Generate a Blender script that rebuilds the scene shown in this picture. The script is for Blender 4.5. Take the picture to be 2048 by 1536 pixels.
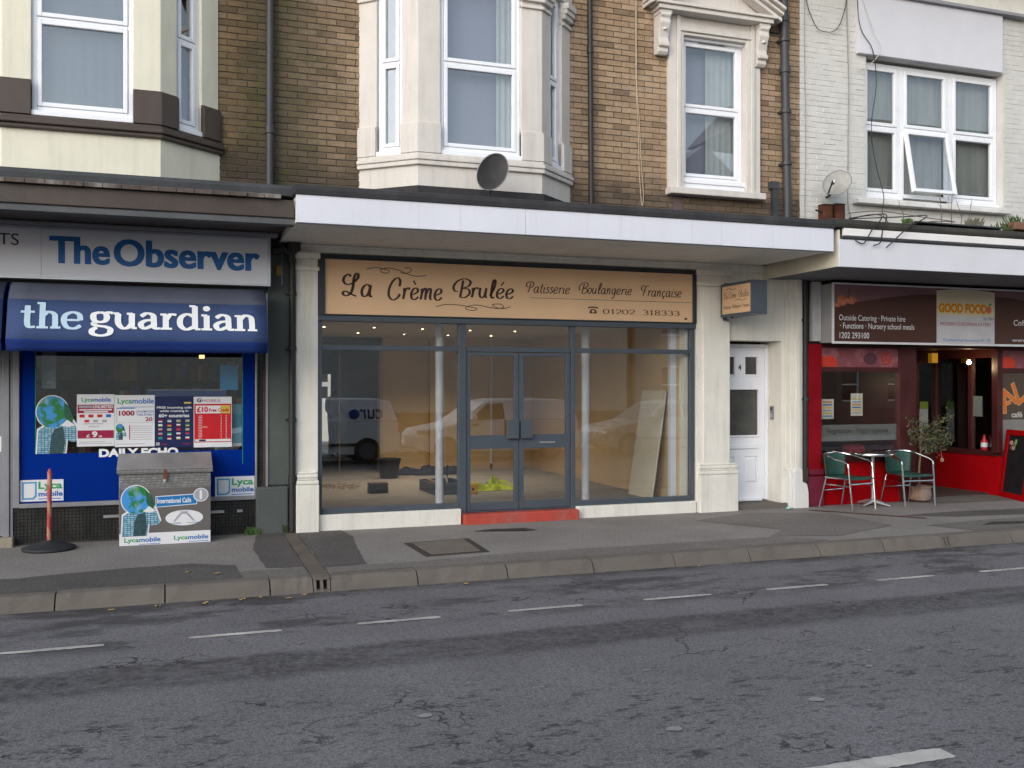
import bpy, bmesh, math, random
from mathutils import Vector, Matrix
R = math.radians
random.seed(7)
for o in list(bpy.data.objects): bpy.data.objects.remove(o, do_unlink=True)
S = bpy.context.scene
COL = S.collection

# ------------------------------------------------------------ camera, sky, sun, exposure
cam_d = bpy.data.cameras.new('camera'); cam = bpy.data.objects.new('camera', cam_d); COL.objects.link(cam)
cam_d.sensor_width = 36.0; cam_d.lens = 1950.0 / 2048.0 * 36.0
cam_d.clip_start = 0.05; cam_d.clip_end = 2000.0
CAM = Vector((0.0, -11.47, 1.71))
cam.location = CAM
cam.rotation_euler = (R(90.0), 0.0, -R(19.64))
S.camera = cam

SUN_EL, SUN_ROT = R(23), R(226)
w = bpy.data.worlds.new('World'); S.world = w; w.use_nodes = True
nt = w.node_tree; nt.nodes.clear()
sky = nt.nodes.new('ShaderNodeTexSky'); sky.sky_type = 'NISHITA'; sky.sun_disc = False
sky.sun_elevation = SUN_EL; sky.sun_rotation = SUN_ROT
sky.air_density = 1.2; sky.dust_density = 1.2; sky.ozone_density = 1.0
hs = nt.nodes.new('ShaderNodeHueSaturation'); hs.inputs['Saturation'].default_value = 0.60
bg = nt.nodes.new('ShaderNodeBackground'); bg.inputs['Strength'].default_value = 0.15
wo = nt.nodes.new('ShaderNodeOutputWorld')
nt.links.new(sky.outputs[0], hs.inputs['Color']); nt.links.new(hs.outputs[0], bg.inputs['Color']); nt.links.new(bg.outputs[0], wo.inputs['Surface'])

sun_d = bpy.data.lights.new('sun', 'SUN'); sun = bpy.data.objects.new('sun', sun_d); COL.objects.link(sun)
sun_d.energy = 1.05; sun_d.angle = R(60); sun_d.color = (0.97, 0.98, 1.0)
sdir = Vector((math.sin(SUN_ROT) * math.cos(SUN_EL), math.cos(SUN_ROT) * math.cos(SUN_EL), math.sin(SUN_EL)))
sun.rotation_euler = sdir.to_track_quat('Z', 'Y').to_euler(); sun.location = (0, -6, 30)

vs = S.view_settings
vs.view_transform = 'Standard'; vs.look = 'None'; vs.exposure = 0.74; vs.gamma = 1.0; vs.use_curve_mapping = False
try:
    S.cycles.max_bounces = 8; S.cycles.transparent_max_bounces = 24
    S.cycles.sample_clamp_indirect = 4.0; S.cycles.use_denoising = True
except Exception: pass

# ------------------------------------------------------------ scene helpers
WM = {}
def link(o, parent=None, local=False):
    COL.objects.link(o)
    if parent is not None:
        o.parent = parent
        if not local: o.matrix_parent_inverse = WM.get(parent.name, Matrix.Identity(4)).inverted()
        WM[o.name] = Matrix.Identity(4) if not local else WM.get(parent.name, Matrix.Identity(4))
    else: WM[o.name] = Matrix.Identity(4)
    return o
def tag(o, label=None, cat=None, group=None, kind=None):
    if label: o['label'] = label
    if cat: o['category'] = cat
    if group: o['group'] = group
    if kind: o['kind'] = kind
    return o
def thing(name, label, cat, loc=(0, 0, 0), rz=0.0, group=None):
    o = bpy.data.objects.new(name, None); COL.objects.link(o); o.empty_display_size = 0.1
    o.location = loc; o.rotation_euler = (0, 0, rz)
    WM[o.name] = Matrix.Translation(Vector(loc)) @ Matrix.Rotation(rz, 4, 'Z')
    return tag(o, label, cat, group)
def copy_tree(o, parent=None):
    c = o.copy(); COL.objects.link(c); c.parent = parent
    if parent is not None: c.matrix_parent_inverse = o.matrix_parent_inverse.copy()
    for ch in list(o.children): copy_tree(ch, c)
    return c

class MB:
    """collects shapes in world (or local) coordinates and links them as one mesh object"""
    def __init__(s, xf=None): s.v = []; s.f = []; s.mi = []; s.cur = 0; s.xf = xf
    def add(s, vs_, fs):
        b = len(s.v)
        s.v += [tuple(s.xf(*p)) if s.xf else tuple(p) for p in vs_]
        for f in fs: s.f.append([b + i for i in f]); s.mi.append(s.cur)
        return s
    def box(s, x0, x1, y0, y1, z0, z1):
        if x0 > x1: x0, x1 = x1, x0
        if y0 > y1: y0, y1 = y1, y0
        if z0 > z1: z0, z1 = z1, z0
        return s.add([(x0,y0,z0),(x1,y0,z0),(x1,y1,z0),(x0,y1,z0),(x0,y0,z1),(x1,y0,z1),(x1,y1,z1),(x0,y1,z1)],
                     [(0,3,2,1),(4,5,6,7),(0,1,5,4),(1,2,6,5),(2,3,7,6),(3,0,4,7)])
    def prism(s, poly, z0, z1):
        n = len(poly)
        return s.add([(x,y,z0) for x,y in poly] + [(x,y,z1) for x,y in poly],
                     [tuple(range(n))[::-1], tuple(range(n, 2*n))] + [(i,(i+1)%n,n+(i+1)%n,n+i) for i in range(n)])
    def slab(s, poly, y0, y1):
        n = len(poly)
        return s.add([(x,y0,z) for x,z in poly] + [(x,y1,z) for x,z in poly],
                     [tuple(range(n)), tuple(range(n, 2*n))[::-1]] + [(i,n+i,n+(i+1)%n,(i+1)%n) for i in range(n)])
    def side(s, poly, x0, x1):      # profile in (y, z) swept along x
        n = len(poly)
        return s.add([(x0,y,z) for y,z in poly] + [(x1,y,z) for y,z in poly],
                     [tuple(range(n)), tuple(range(n, 2*n))[::-1]] + [(i,n+i,n+(i+1)%n,(i+1)%n) for i in range(n)])
    def tube(s, pts, r, n=8, cap=True):
        pts = [Vector(p) for p in pts]; m = len(pts)
        rs = r if isinstance(r, (list, tuple)) else [r]*m
        vv = []; ref = None
        for i, p in enumerate(pts):
            t = (pts[min(i+1, m-1)] - pts[max(i-1, 0)]).normalized()
            if ref is None:
                ref = Vector((0,0,1)) if abs(t.z) < 0.9 else Vector((1,0,0))
            a = (ref - t*ref.dot(t)).normalized(); b = t.cross(a); ref = a
            for k in range(n):
                an = 2*math.pi*k/n
                vv.append(tuple(p + (a*math.cos(an) + b*math.sin(an))*rs[i]))
        ff = [(i*n+k, i*n+(k+1)%n, (i+1)*n+(k+1)%n, (i+1)*n+k) for i in range(m-1) for k in range(n)]
        if cap: ff += [tuple(range(n))[::-1], tuple((m-1)*n+k for k in range(n))]
        return s.add(vv, ff)
    def lathe(s, prof, c=(0,0,0), n=16):
        m = len(prof)
        vv = [(c[0]+r*math.cos(2*math.pi*k/n), c[1]+r*math.sin(2*math.pi*k/n), c[2]+z) for r, z in prof for k in range(n)]
        ff = [(i*n+k, i*n+(k+1)%n, (i+1)*n+(k+1)%n, (i+1)*n+k) for i in range(m-1) for k in range(n)]
        ff += [tuple(range(n))[::-1], tuple((m-1)*n+k for k in range(n))]
        return s.add(vv, ff)
    def disc(s, x, z, rx, rz, y0, y1, n=24):
        return s.slab([(x+rx*math.cos(2*math.pi*k/n), z+rz*math.sin(2*math.pi*k/n)) for k in range(n)], y0, y1)
    def mesh(s, name, mats, smooth=False, fix=True):
        me = bpy.data.meshes.new(name); me.from_pydata(s.v, [], s.f)
        if not isinstance(mats, (list, tuple)): mats = [mats]
        for m_ in mats: me.materials.append(m_)
        for p, i in zip(me.polygons, s.mi): p.material_index = i; p.use_smooth = smooth
        if fix:
            bm = bmesh.new(); bm.from_mesh(me); bmesh.ops.recalc_face_normals(bm, faces=bm.faces); bm.to_mesh(me); bm.free()
        me.update(); return me
    def build(s, name, mats, parent=None, smooth=False, bevel=0.0, local=False, fix=True):
        o = bpy.data.objects.new(name, s.mesh(name, mats, smooth, fix)); link(o, parent, local)
        if bevel:
            b = o.modifiers.new('bevel', 'BEVEL'); b.width = bevel; b.segments = 2; b.limit_method = 'ANGLE'; b.angle_limit = R(35)
            b.harden_normals = False
        if smooth:
            try:
                o.data.set_sharp_from_angle(angle=R(38))
            except Exception: pass
        return o

def catmull(pts, k=6):
    if len(pts) < 3: return list(pts)
    P = [pts[0]] + list(pts) + [pts[-1]]; out = []
    for i in range(1, len(P)-2):
        p0, p1, p2, p3 = [Vector(q) for q in P[i-1:i+3]]
        for j in range(k):
            t = j/k
            out.append(tuple(0.5*((2*p1) + (p2-p0)*t + (2*p0-5*p1+4*p2-p3)*t*t + (3*p1-p0-3*p2+p3)*t**3)))
    out.append(tuple(pts[-1])); return out

def wall_open(mb, x0, x1, y0, y1, z0, z1, opens):
    xs = sorted({x0, x1} | {min(max(v, x0), x1) for o in opens for v in o[:2]})
    for a, b in zip(xs[:-1], xs[1:]):
        m = (a+b)/2; cuts = sorted([(o[2], o[3]) for o in opens if o[0] < m < o[1]]); z = z0
        for c0, c1 in cuts:
            if c0 > z: mb.box(a, b, y0, y1, z, min(c0, z1))
            z = max(z, c1)
        if z < z1: mb.box(a, b, y0, y1, z, z1)

def offset(path, d):
    ns = []
    for a, b in zip(path[:-1], path[1:]):
        dx, dy = b[0]-a[0], b[1]-a[1]; l = math.hypot(dx, dy); ns.append((dy/l, -dx/l))
    out = []
    for i, p in enumerate(path):
        if i == 0: n = ns[0]; k = 1
        elif i == len(path)-1: n = ns[-1]; k = 1
        else:
            a, b = ns[i-1], ns[i]; n = (a[0]+b[0], a[1]+b[1]); k = 2/(n[0]**2+n[1]**2)
        out.append((p[0]+n[0]*d*k, p[1]+n[1]*d*k))
    return out
def subpath(path, s0, s1):
    out = []; s = 0
    def pt(a, b, t): return (a[0]+(b[0]-a[0])*t, a[1]+(b[1]-a[1])*t)
    for a, b in zip(path[:-1], path[1:]):
        l = math.hypot(b[0]-a[0], b[1]-a[1])
        if not out and s0 < s+l-1e-6: out.append(pt(a, b, (s0-s)/l))
        if out:
            if s1 <= s+l+1e-6: out.append(pt(a, b, (s1-s)/l)); return out
            out.append(b)
        s += l
    return out
def strip(mb, path, o1, o0, z0, z1):
    mb.prism(offset(path, o1) + offset(path, o0)[::-1], z0, z1)

# ------------------------------------------------------------ materials
def srgb(r, g, b):
    f = lambda c: (c/255/12.92 if c <= 10 else ((c/255+0.055)/1.055)**2.4)
    return (f(r), f(g), f(b))
class NT:
    def __init__(s, name):
        s.m = bpy.data.materials.new(name); s.m.use_nodes = True; s.t = s.m.node_tree; s.t.nodes.clear()
        s.out = s.n('ShaderNodeOutputMaterial')
    def n(s, kind, **kw):
        nd = s.t.nodes.new(kind)
        for k, v in kw.items(): setattr(nd, k, v)
        return nd
    def l(s, a, b): s.t.links.new(a, b)
    def pos(s):
        if not hasattr(s, '_pos'): s._pos = s.n('ShaderNodeNewGeometry')
        return s._pos.outputs['Position']
    def noise(s, scale, detail=4, rough=0.55, vec=None, stretch=None):
        nd = s.n('ShaderNodeTexNoise'); nd.inputs['Scale'].default_value = scale; nd.inputs['Detail'].default_value = detail
        nd.inputs['Roughness'].default_value = rough
        v = vec or s.pos()
        if stretch:
            mp = s.n('ShaderNodeMapping'); mp.inputs['Scale'].default_value = stretch; s.l(v, mp.inputs['Vector']); v = mp.outputs[0]
        s.l(v, nd.inputs['Vector']); return nd.outputs[0]
    def ramp(s, fac, stops):
        nd = s.n('ShaderNodeValToRGB'); e = nd.color_ramp.elements
        while len(e) < len(stops): e.new(0.5)
        for el, (p, c) in zip(e, stops):
            el.position = p; el.color = (c, c, c, 1) if isinstance(c, (int, float)) else (*c, 1)
        s.l(fac, nd.inputs[0]); return nd.outputs[0]
    def mix(s, fac, a, b, mode='MIX'):
        nd = s.n('ShaderNodeMix', data_type='RGBA', blend_type=mode)
        for sock, v in ((nd.inputs[0], fac), (nd.inputs[6], a), (nd.inputs[7], b)):
            if isinstance(v, (int, float)): sock.default_value = v
            elif isinstance(v, tuple): sock.default_value = (*v, 1)
            else: s.l(v, sock)
        return nd.outputs[2]
    def math(s, op, a, b=None, clamp=False):
        nd = s.n('ShaderNodeMath', operation=op, use_clamp=clamp)
        for i, v in enumerate((a, b)):
            if v is None: continue
            if isinstance(v, (int, float)): nd.inputs[i].default_value = v
            else: s.l(v, nd.inputs[i])
        return nd.outputs[0]
    def xyz(s):
        sp = s.n('ShaderNodeSeparateXYZ'); s.l(s.pos(), sp.inputs[0]); return sp.outputs
    def bsdf(s, color, rough=0.6, metal=0.0, spec=0.5, bump=None, bstr=0.3, bdist=0.01, **kw):
        p = s.n('ShaderNodeBsdfPrincipled')
        for sock, v in ((p.inputs['Base Color'], color), (p.inputs['Roughness'], rough), (p.inputs['Metallic'], metal)):
            if isinstance(v, (int, float)): sock.default_value = v
            elif isinstance(v, tuple): sock.default_value = (*v, 1)
            else: s.l(v, sock)
        p.inputs['Specular IOR Level'].default_value = spec
        if bump is not None:
            b = s.n('ShaderNodeBump'); b.inputs['Strength'].default_value = bstr; b.inputs['Distance'].default_value = bdist
            s.l(bump, b.inputs['Height']); s.l(b.outputs[0], p.inputs['Normal'])
        for k, v in kw.items(): p.inputs[k].default_value = v
        s.l(p.outputs[0], s.out.inputs['Surface']); return p
MATS = {}
def mat(name, col, rough=0.6, metal=0.0, var=0.10, scale=3.0, fine=45.0, bump=0.15, bdist=0.004, spec=0.4, dirt=0.0, dirtcol=(0.10, 0.09, 0.075), stretch=None, streak=0.0):
    """plain surface with uneven tone, optional grime with a shape of its own"""
    if name in MATS: return MATS[name]
    k = NT(name)
    a = tuple(c*(1-var) for c in col); b = tuple(min(c*(1+var), 1.0) for c in col)
    n1 = k.noise(scale, 5, 0.6, stretch=stretch)
    c = k.mix(k.ramp(n1, [(0.3, 0.0), (0.7, 1.0)]), a, b)
    nf = k.noise(fine, 3, 0.6)
    c = k.mix(k.ramp(nf, [(0.35, 0.0), (0.75, var*1.2)]), c, tuple(x*0.55 for x in col))
    if dirt:
        d = k.ramp(k.noise(1.7, 6, 0.7, stretch=(1.6, 1.6, 0.45)), [(0.48, 0.0), (0.78, dirt)])
        c = k.mix(d, c, dirtcol)
    if streak:
        c = k.mix(k.ramp(k.noise(3.0, 5, 0.75, stretch=(3.5, 3.5, 0.22)), [(0.50, 0.0), (0.72, streak)]), c, tuple(x*0.42 for x in col))
        c = k.mix(k.ramp(k.noise(38, 4, 0.8), [(0.64, 0.0), (0.70, streak*1.2)]), c, tuple(x*0.35 for x in col))
    k.bsdf(c, k.ramp(n1, [(0.2, max(rough-0.08, 0.02)), (0.8, min(rough+0.08, 1.0))]), metal, spec, nf, bump, bdist)
    MATS[name] = k.m; return k.m
def emis(name, col, strength):
    if name in MATS: return MATS[name]
    k = NT(name); p = k.bsdf(col, 0.5); p.inputs['Emission Color'].default_value = (*col, 1); p.inputs['Emission Strength'].default_value = strength
    MATS[name] = k.m; return k.m
def glassmat(name, f0=0.05, tint=(0.93, 0.96, 0.95), rough=0.0, wave=0.0):
    k = NT(name); lw = k.n('ShaderNodeLayerWeight'); lw.inputs[0].default_value = 0.5
    f5 = k.math('POWER', lw.outputs['Facing'], 5.0); fr = k.math('ADD', f0, k.math('MULTIPLY', f5, 1.0-f0))
    tr = k.n('ShaderNodeBsdfTransparent'); tr.inputs[0].default_value = (*tint, 1)
    gl = k.n('ShaderNodeBsdfGlossy'); gl.inputs['Roughness'].default_value = rough; gl.inputs['Color'].default_value = (0.95, 0.97, 1, 1)
    if wave:
        b = k.n('ShaderNodeBump'); b.inputs['Strength'].default_value = wave; b.inputs['Distance'].default_value = 0.004
        k.l(k.noise(1.3, 1, 0.4), b.inputs['Height']); k.l(b.outputs[0], gl.inputs['Normal'])
    mx = k.n('ShaderNodeMixShader'); k.l(fr, mx.inputs[0]); k.l(tr.outputs[0], mx.inputs[1]); k.l(gl.outputs[0], mx.inputs[2])
    k.l(mx.outputs[0], k.out.inputs['Surface']); MATS[name] = k.m; return k.m

def brick_mat(name, stops, stain=True):
    k = NT(name); x, y, z = k.xyz()
    row = k.math('FLOOR', k.math('DIVIDE', z, 0.075))
    par = k.math('MULTIPLY', k.math('MODULO', row, 2.0), 0.5)
    colm = k.math('FLOOR', k.math('ADD', k.math('DIVIDE', x, 0.225), par))
    cv = k.n('ShaderNodeCombineXYZ'); k.l(colm, cv.inputs[0]); k.l(row, cv.inputs[1])
    wn = k.n('ShaderNodeTexWhiteNoise', noise_dimensions='2D'); k.l(cv.outputs[0], wn.inputs['Vector'])
    c = k.ramp(wn.outputs['Value'], stops)
    n1 = k.noise(28, 5, 0.7)
    c = k.mix(k.ramp(n1, [(0.3, 0.0), (0.75, 0.45)]), c, (0.10, 0.065, 0.04))
    nl = k.noise(1.1, 6, 0.7)
    c = k.mix(k.ramp(nl, [(0.42, 0.0), (0.72, 0.55)]), c, (0.12, 0.085, 0.060))
    c = k.mix(k.ramp(k.noise(70, 3, 0.7), [(0.55, 0.0), (0.75, 0.55)]), c, (0.46, 0.36, 0.25))
    c = k.mix(k.ramp(k.noise(9, 4, 0.7), [(0.55, 0.0), (0.7, 0.4)]), c, (0.15, 0.10, 0.07))
    if stain:
        # soot and moss around the leaking downpipe and along the roof joint
        dx = k.math('ABSOLUTE', k.math('SUBTRACT', x, 1.18))
        f1 = k.math('SUBTRACT', 1.15, k.math('ADD', dx, k.math('MULTIPLY', k.math('SUBTRACT', k.noise(2.2, 5, 0.7), 0.5), 1.5)), clamp=True)
        c = k.mix(k.math('MULTIPLY', f1, 0.82), c, (0.052, 0.048, 0.030))
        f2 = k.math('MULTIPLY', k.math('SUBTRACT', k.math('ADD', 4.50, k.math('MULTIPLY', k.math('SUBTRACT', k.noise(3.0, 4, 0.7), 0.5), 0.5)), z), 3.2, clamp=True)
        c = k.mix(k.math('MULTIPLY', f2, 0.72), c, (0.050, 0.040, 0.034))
        fm = k.math('MULTIPLY', f1, k.ramp(k.noise(3.4, 5, 0.7), [(0.5, 0.0), (0.68, 0.8)]))
        c = k.mix(fm, c, (0.055, 0.062, 0.018))
    k.bsdf(c, 0.9, 0, 0.2, n1, 0.5, 0.006); MATS[name] = k.m; return k.m

def asphalt(name, base, dark, light, crack=0.0, patch=0.0, scale=1.0):
    k = NT(name)
    n1 = k.noise(0.9*scale, 6, 0.65); n2 = k.noise(40, 4, 0.75); n3 = k.noise(110, 2, 0.6)
    c = k.mix(k.ramp(n1, [(0.34, 0.0), (0.68, 1.0)]), dark, light)
    c = k.mix(k.ramp(n2, [(0.44, 0.0), (0.60, 0.62)]), c, tuple(v*0.42 for v in base))
    c = k.mix(k.ramp(n3, [(0.52, 0.0), (0.70, 0.6)]), c, tuple(min(v*2.4, 1) for v in base))
    bm = n2
    if patch:
        x, y, z = k.xyz()
        wob = k.math('MULTIPLY', k.math('SUBTRACT', k.noise(2.2, 4, 0.7), 0.5), 0.22)
        yy = k.math('ADD', y, wob)
        inb = k.math('MULTIPLY', k.math('MULTIPLY', k.math('ADD', yy, 5.30), 7.0, clamp=True), k.math('MULTIPLY', k.math('SUBTRACT', -4.64, yy), 12.0, clamp=True))
        st = k.ramp(k.noise(3.2, 5, 0.75, stretch=(0.5, 1.6, 1)), [(0.34, 0.35), (0.52, 1.0)])
        st = k.math('MULTIPLY', st, k.ramp(k.noise(15, 5, 0.8), [(0.36, 0.25), (0.58, 1.0)]))
        c = k.mix(k.math('MULTIPLY', k.math('MULTIPLY', inb, st), 0.95), c, tuple(v*0.34 for v in base))
        # oil-dark blotches in the parking strip
        par = k.math('MULTIPLY', k.math('MULTIPLY', k.math('ADD', y, 4.35), 4.0, clamp=True), k.ramp(k.noise(1.5, 5, 0.72, stretch=(0.55, 1.3, 1)), [(0.50, 0.0), (0.60, 0.85)]))
        c = k.mix(par, c, tuple(v*0.38 for v in base))
        gut = k.math('MULTIPLY', k.math('MULTIPLY', k.math('ADD', y, 3.12), 4.0, clamp=True), k.ramp(k.noise(3.5, 5, 0.7), [(0.35, 0.1), (0.6, 0.85)]))
        c = k.mix(gut, c, (0.040, 0.035, 0.030))
        spot = k.ramp(k.noise(6.5, 4, 0.7), [(0.64, 0.0), (0.70, 0.55)])
        c = k.mix(spot, c, tuple(v*0.45 for v in base))
        wear = k.math('MULTIPLY', k.math('MULTIPLY', k.math('SUBTRACT', -5.4, y), 1.5, clamp=True), k.ramp(k.noise(0.8, 3, 0.6), [(0.30, 0.35), (0.55, 1.0)]))
        pit = k.ramp(k.noise(13, 5, 0.8, stretch=(0.5, 1.0, 1)), [(0.54, 0.0), (0.61, 1.0)])
        c = k.mix(k.math('MULTIPLY', wear, pit), c, tuple(v*0.30 for v in base))
    if crack:
        vo = k.n('ShaderNodeTexVoronoi', feature='DISTANCE_TO_EDGE'); vo.inputs['Scale'].default_value = 1.15
        va = k.n('ShaderNodeVectorMath', operation='ADD'); nv = k.n('ShaderNodeTexNoise'); nv.inputs['Scale'].default_value = 2.5; nv.inputs['Detail'].default_value = 6
        k.l(k.pos(), nv.inputs['Vector']); k.l(k.pos(), va.inputs[0]); k.l(nv.outputs['Color'], va.inputs[1]); k.l(va.outputs[0], vo.inputs['Vector'])
        line = k.ramp(vo.outputs['Distance'], [(0.0, 1.0), (0.006, 1.0), (0.014, 0.0)])
        msk = k.ramp(k.noise(0.7, 3, 0.6), [(0.52, 0.0), (0.58, 1.0)])
        cf = k.math('MULTIPLY', k.math('MULTIPLY', line, msk), crack)
        c = k.mix(cf, c, tuple(v*0.22 for v in base))
    k.bsdf(c, 0.88, 0, 0.3, bm, 0.55, 0.008); MATS[name] = k.m; return k.m

CREAM = mat('cream_masonry_paint', (0.74, 0.71, 0.64), 0.75, var=0.05, dirt=0.16, streak=0.30, bump=0.2)
CREAM_BAY = mat('cream_bay_paint', (0.62, 0.58, 0.54), 0.7, var=0.05, dirt=0.14, streak=0.30, bump=0.2)
YELLOWCREAM = mat('pale_yellow_render', (0.70, 0.67, 0.55), 0.75, var=0.04, dirt=0.10, streak=0.22, bump=0.2)
BROWN = mat('dark_brown_gloss_paint', (0.060, 0.042, 0.034), 0.45, var=0.15, dirt=0.3)
WHITE = mat('white_board', (0.66, 0.665, 0.73), 0.45, var=0.03, dirt=0.10, dirtcol=(0.42, 0.41, 0.38), bump=0.05)
UPVC = mat('white_plastic_frame', (0.80, 0.81, 0.85), 0.3, var=0.02, dirt=0.05, dirtcol=(0.4, 0.4, 0.38), bump=0.03)
FELT = mat('black_roof_felt', (0.030, 0.029, 0.032), 0.8, var=0.3, dirt=0.4, dirtcol=(0.09, 0.085, 0.08), bump=0.5, bdist=0.01)
LEAD = mat('grey_lead', (0.045, 0.050, 0.055), 0.6, var=0.25, dirt=0.4, dirtcol=(0.085, 0.085, 0.08), bump=0.3)
SLATE = mat('slate_blue_frame_paint', (0.064, 0.078, 0.098), 0.42, var=0.08, dirt=0.1, bump=0.05)
BLACKPIPE = mat('black_pipe_paint', (0.022, 0.023, 0.026), 0.5, var=0.3, dirt=0.3, dirtcol=(0.08, 0.05, 0.03))
GREYPIPE = mat('dark_grey_pipe_paint', (0.045, 0.047, 0.056), 0.5, var=0.25, dirt=0.2)
ALU = mat('brushed_aluminium', (0.50, 0.51, 0.53), 0.38, 0.85, var=0.08, bump=0.05)
ALUFRAME = mat('grey_aluminium_frame', (0.27, 0.27, 0.29), 0.5, 0.3, var=0.1, dirt=0.2, bump=0.05)
CHROME = mat('polished_aluminium_tube', (0.72, 0.73, 0.75), 0.16, 1.0, var=0.04, bump=0.02)
REDP = mat('red_gloss_paint', (0.34, 0.003, 0.006), 0.6, spec=0.03, var=0.12, dirt=0.18, dirtcol=(0.12, 0.01, 0.01))
MAROON = mat('maroon_wood', (0.060, 0.013, 0.014), 0.4, var=0.25)
REDSTEP = mat('worn_red_step_paint', (0.42, 0.060, 0.040), 0.7, var=0.2, dirt=0.5, dirtcol=(0.30, 0.25, 0.22))
GREENGREY = mat('dark_green_grey_render', (0.085, 0.098, 0.092), 0.8, var=0.15, dirt=0.4, dirtcol=(0.05, 0.05, 0.04))
STONE = mat('kerb_concrete', (0.140, 0.120, 0.102), 0.9, var=0.16, scale=2.0, fine=70, dirt=0.45, dirtcol=(0.11, 0.10, 0.085), bump=0.5, bdist=0.006)
MORTAR = mat('grey_mortar', (0.135, 0.110, 0.084), 0.95, var=0.2, bump=0.5)
WMORTAR = mat('painted_mortar', (0.56, 0.55, 0.52), 0.85, var=0.06, dirt=0.12, dirtcol=(0.35, 0.33, 0.28), bump=0.4)
WBRICK = mat('painted_white_brick', (0.58, 0.57, 0.545), 0.75, var=0.07, scale=5, dirt=0.16, dirtcol=(0.42, 0.40, 0.34), bump=0.5, bdist=0.008)
BRICK = brick_mat('yellow_stock_brick', [(0.0, (0.20, 0.140, 0.092)), (0.15, (0.34, 0.235, 0.150)), (0.5, (0.41, 0.282, 0.180)), (0.8, (0.47, 0.335, 0.220)), (1.0, (0.41, 0.310, 0.215))])
BRICKL = brick_mat('yellow_stock_brick_weathered', [(0.0, (0.15, 0.085, 0.042)), (0.3, (0.30, 0.18, 0.085)), (0.7, (0.36, 0.22, 0.11)), (1.0, (0.30, 0.22, 0.13))])
REDBRICK = mat('rubbed_red_brick', (0.26, 0.075, 0.045), 0.9, var=0.25, bump=0.5)
ROADM = asphalt('worn_road_asphalt', (0.142, 0.135, 0.140), (0.124, 0.117, 0.121), (0.172, 0.164, 0.170), crack=1.0, patch=1.0)
PAVM = asphalt('grey_pavement_asphalt', (0.225, 0.203, 0.187), (0.188, 0.170, 0.157), (0.270, 0.246, 0.227))
PAVD = asphalt('dark_pavement_asphalt', (0.095, 0.086, 0.080), (0.075, 0.068, 0.063), (0.118, 0.108, 0.100))
PAVB = asphalt('brown_pavement_asphalt', (0.165, 0.146, 0.133), (0.132, 0.117, 0.107), (0.196, 0.174, 0.158))
PAVL = asphalt('pale_concrete_paving', (0.15, 0.138, 0.122), (0.125, 0.115, 0.102), (0.175, 0.162, 0.145))
PAINT = mat('worn_road_paint', (0.46, 0.44, 0.40), 0.8, var=0.28, fine=70, dirt=0.8, dirtcol=(0.17, 0.165, 0.165), bump=0.5)
GLASS = glassmat('shop_glass', 0.11, (0.96, 0.97, 0.96), 0.0, 0.10)
GLASSU = glassmat('double_glazing', 0.11, (0.90, 0.92, 0.92), 0.01, 0.15)
CURTAIN = mat('white_net_curtain', (0.46, 0.47, 0.48), 0.9, var=0.1)
NETGREY = mat('grey_net_curtain', (0.13, 0.155, 0.19), 0.9, var=0.08)
CAFENET = mat('dull_grey_net', (0.31, 0.315, 0.30), 0.9, var=0.25, scale=4, stretch=(3,1,.25))
LILACNET = mat('lilac_net_curtain', (0.27, 0.26, 0.34), 0.9, var=0.05)
BEIGE = mat('beige_curtain', (0.42, 0.35, 0.25), 0.9, var=0.1)
DARKROOM = mat('dim_room_plaster', (0.20, 0.185, 0.17), 0.9)
PLASTER = mat('bare_beige_plaster', (0.56, 0.40, 0.225), 0.9, var=0.08, scale=1.2)
CEILM = mat('ceiling_paint', (0.46, 0.39, 0.30), 0.9, var=0.04)
SCREED = mat('dusty_floor_screed', (0.25, 0.23, 0.215), 0.9, var=0.14, scale=1.4, dirt=0.3)
DARKWALL = mat('dark_back_room_paint', (0.055, 0.036, 0.022), 0.9)
BLACK = mat('black_plastic', (0.018, 0.018, 0.019), 0.5, var=0.2)
INK = mat('dark_brown_sign_ink', (0.050, 0.022, 0.016), 0.5, var=0.1)
TAN = mat('tan_sign_board', (0.72, 0.475, 0.285), 0.5, var=0.05, scale=1.0, dirt=0.12, dirtcol=(0.42, 0.30, 0.19), bump=0.03)
SIGNGREY = mat('pale_grey_sign_face', (0.58, 0.59, 0.65), 0.4, var=0.02, dirt=0.06, dirtcol=(0.4, 0.4, 0.4), bump=0.02)
OBSBLUE = mat('deep_blue_lettering', (0.003, 0.090, 0.30), 0.4, var=0.05)
NAVYCLOTH = mat('faded_navy_awning_cloth', (0.052, 0.080, 0.180), 0.95, spec=0.05, var=0.12, fine=120, dirt=0.15, dirtcol=(0.10, 0.11, 0.16))
NAVYDEEP = mat('navy_valance_cloth', (0.014, 0.032, 0.140), 0.95, spec=0.05, var=0.12, fine=120)
FADECLOTH = mat('sun_bleached_awning_cloth', (0.095, 0.105, 0.145), 0.95, spec=0.05, var=0.12, fine=120, dirt=0.3, dirtcol=(0.10, 0.10, 0.12))
TXTWHITE = mat('white_lettering', (0.78, 0.79, 0.80), 0.5, var=0.03)
TXTPALE = mat('pale_blue_lettering', (0.46, 0.62, 0.74), 0.5, var=0.03)
VINYL = mat('royal_blue_vinyl', (0.001, 0.022, 0.21), 0.6, var=0.06, spec=0.03)
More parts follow.
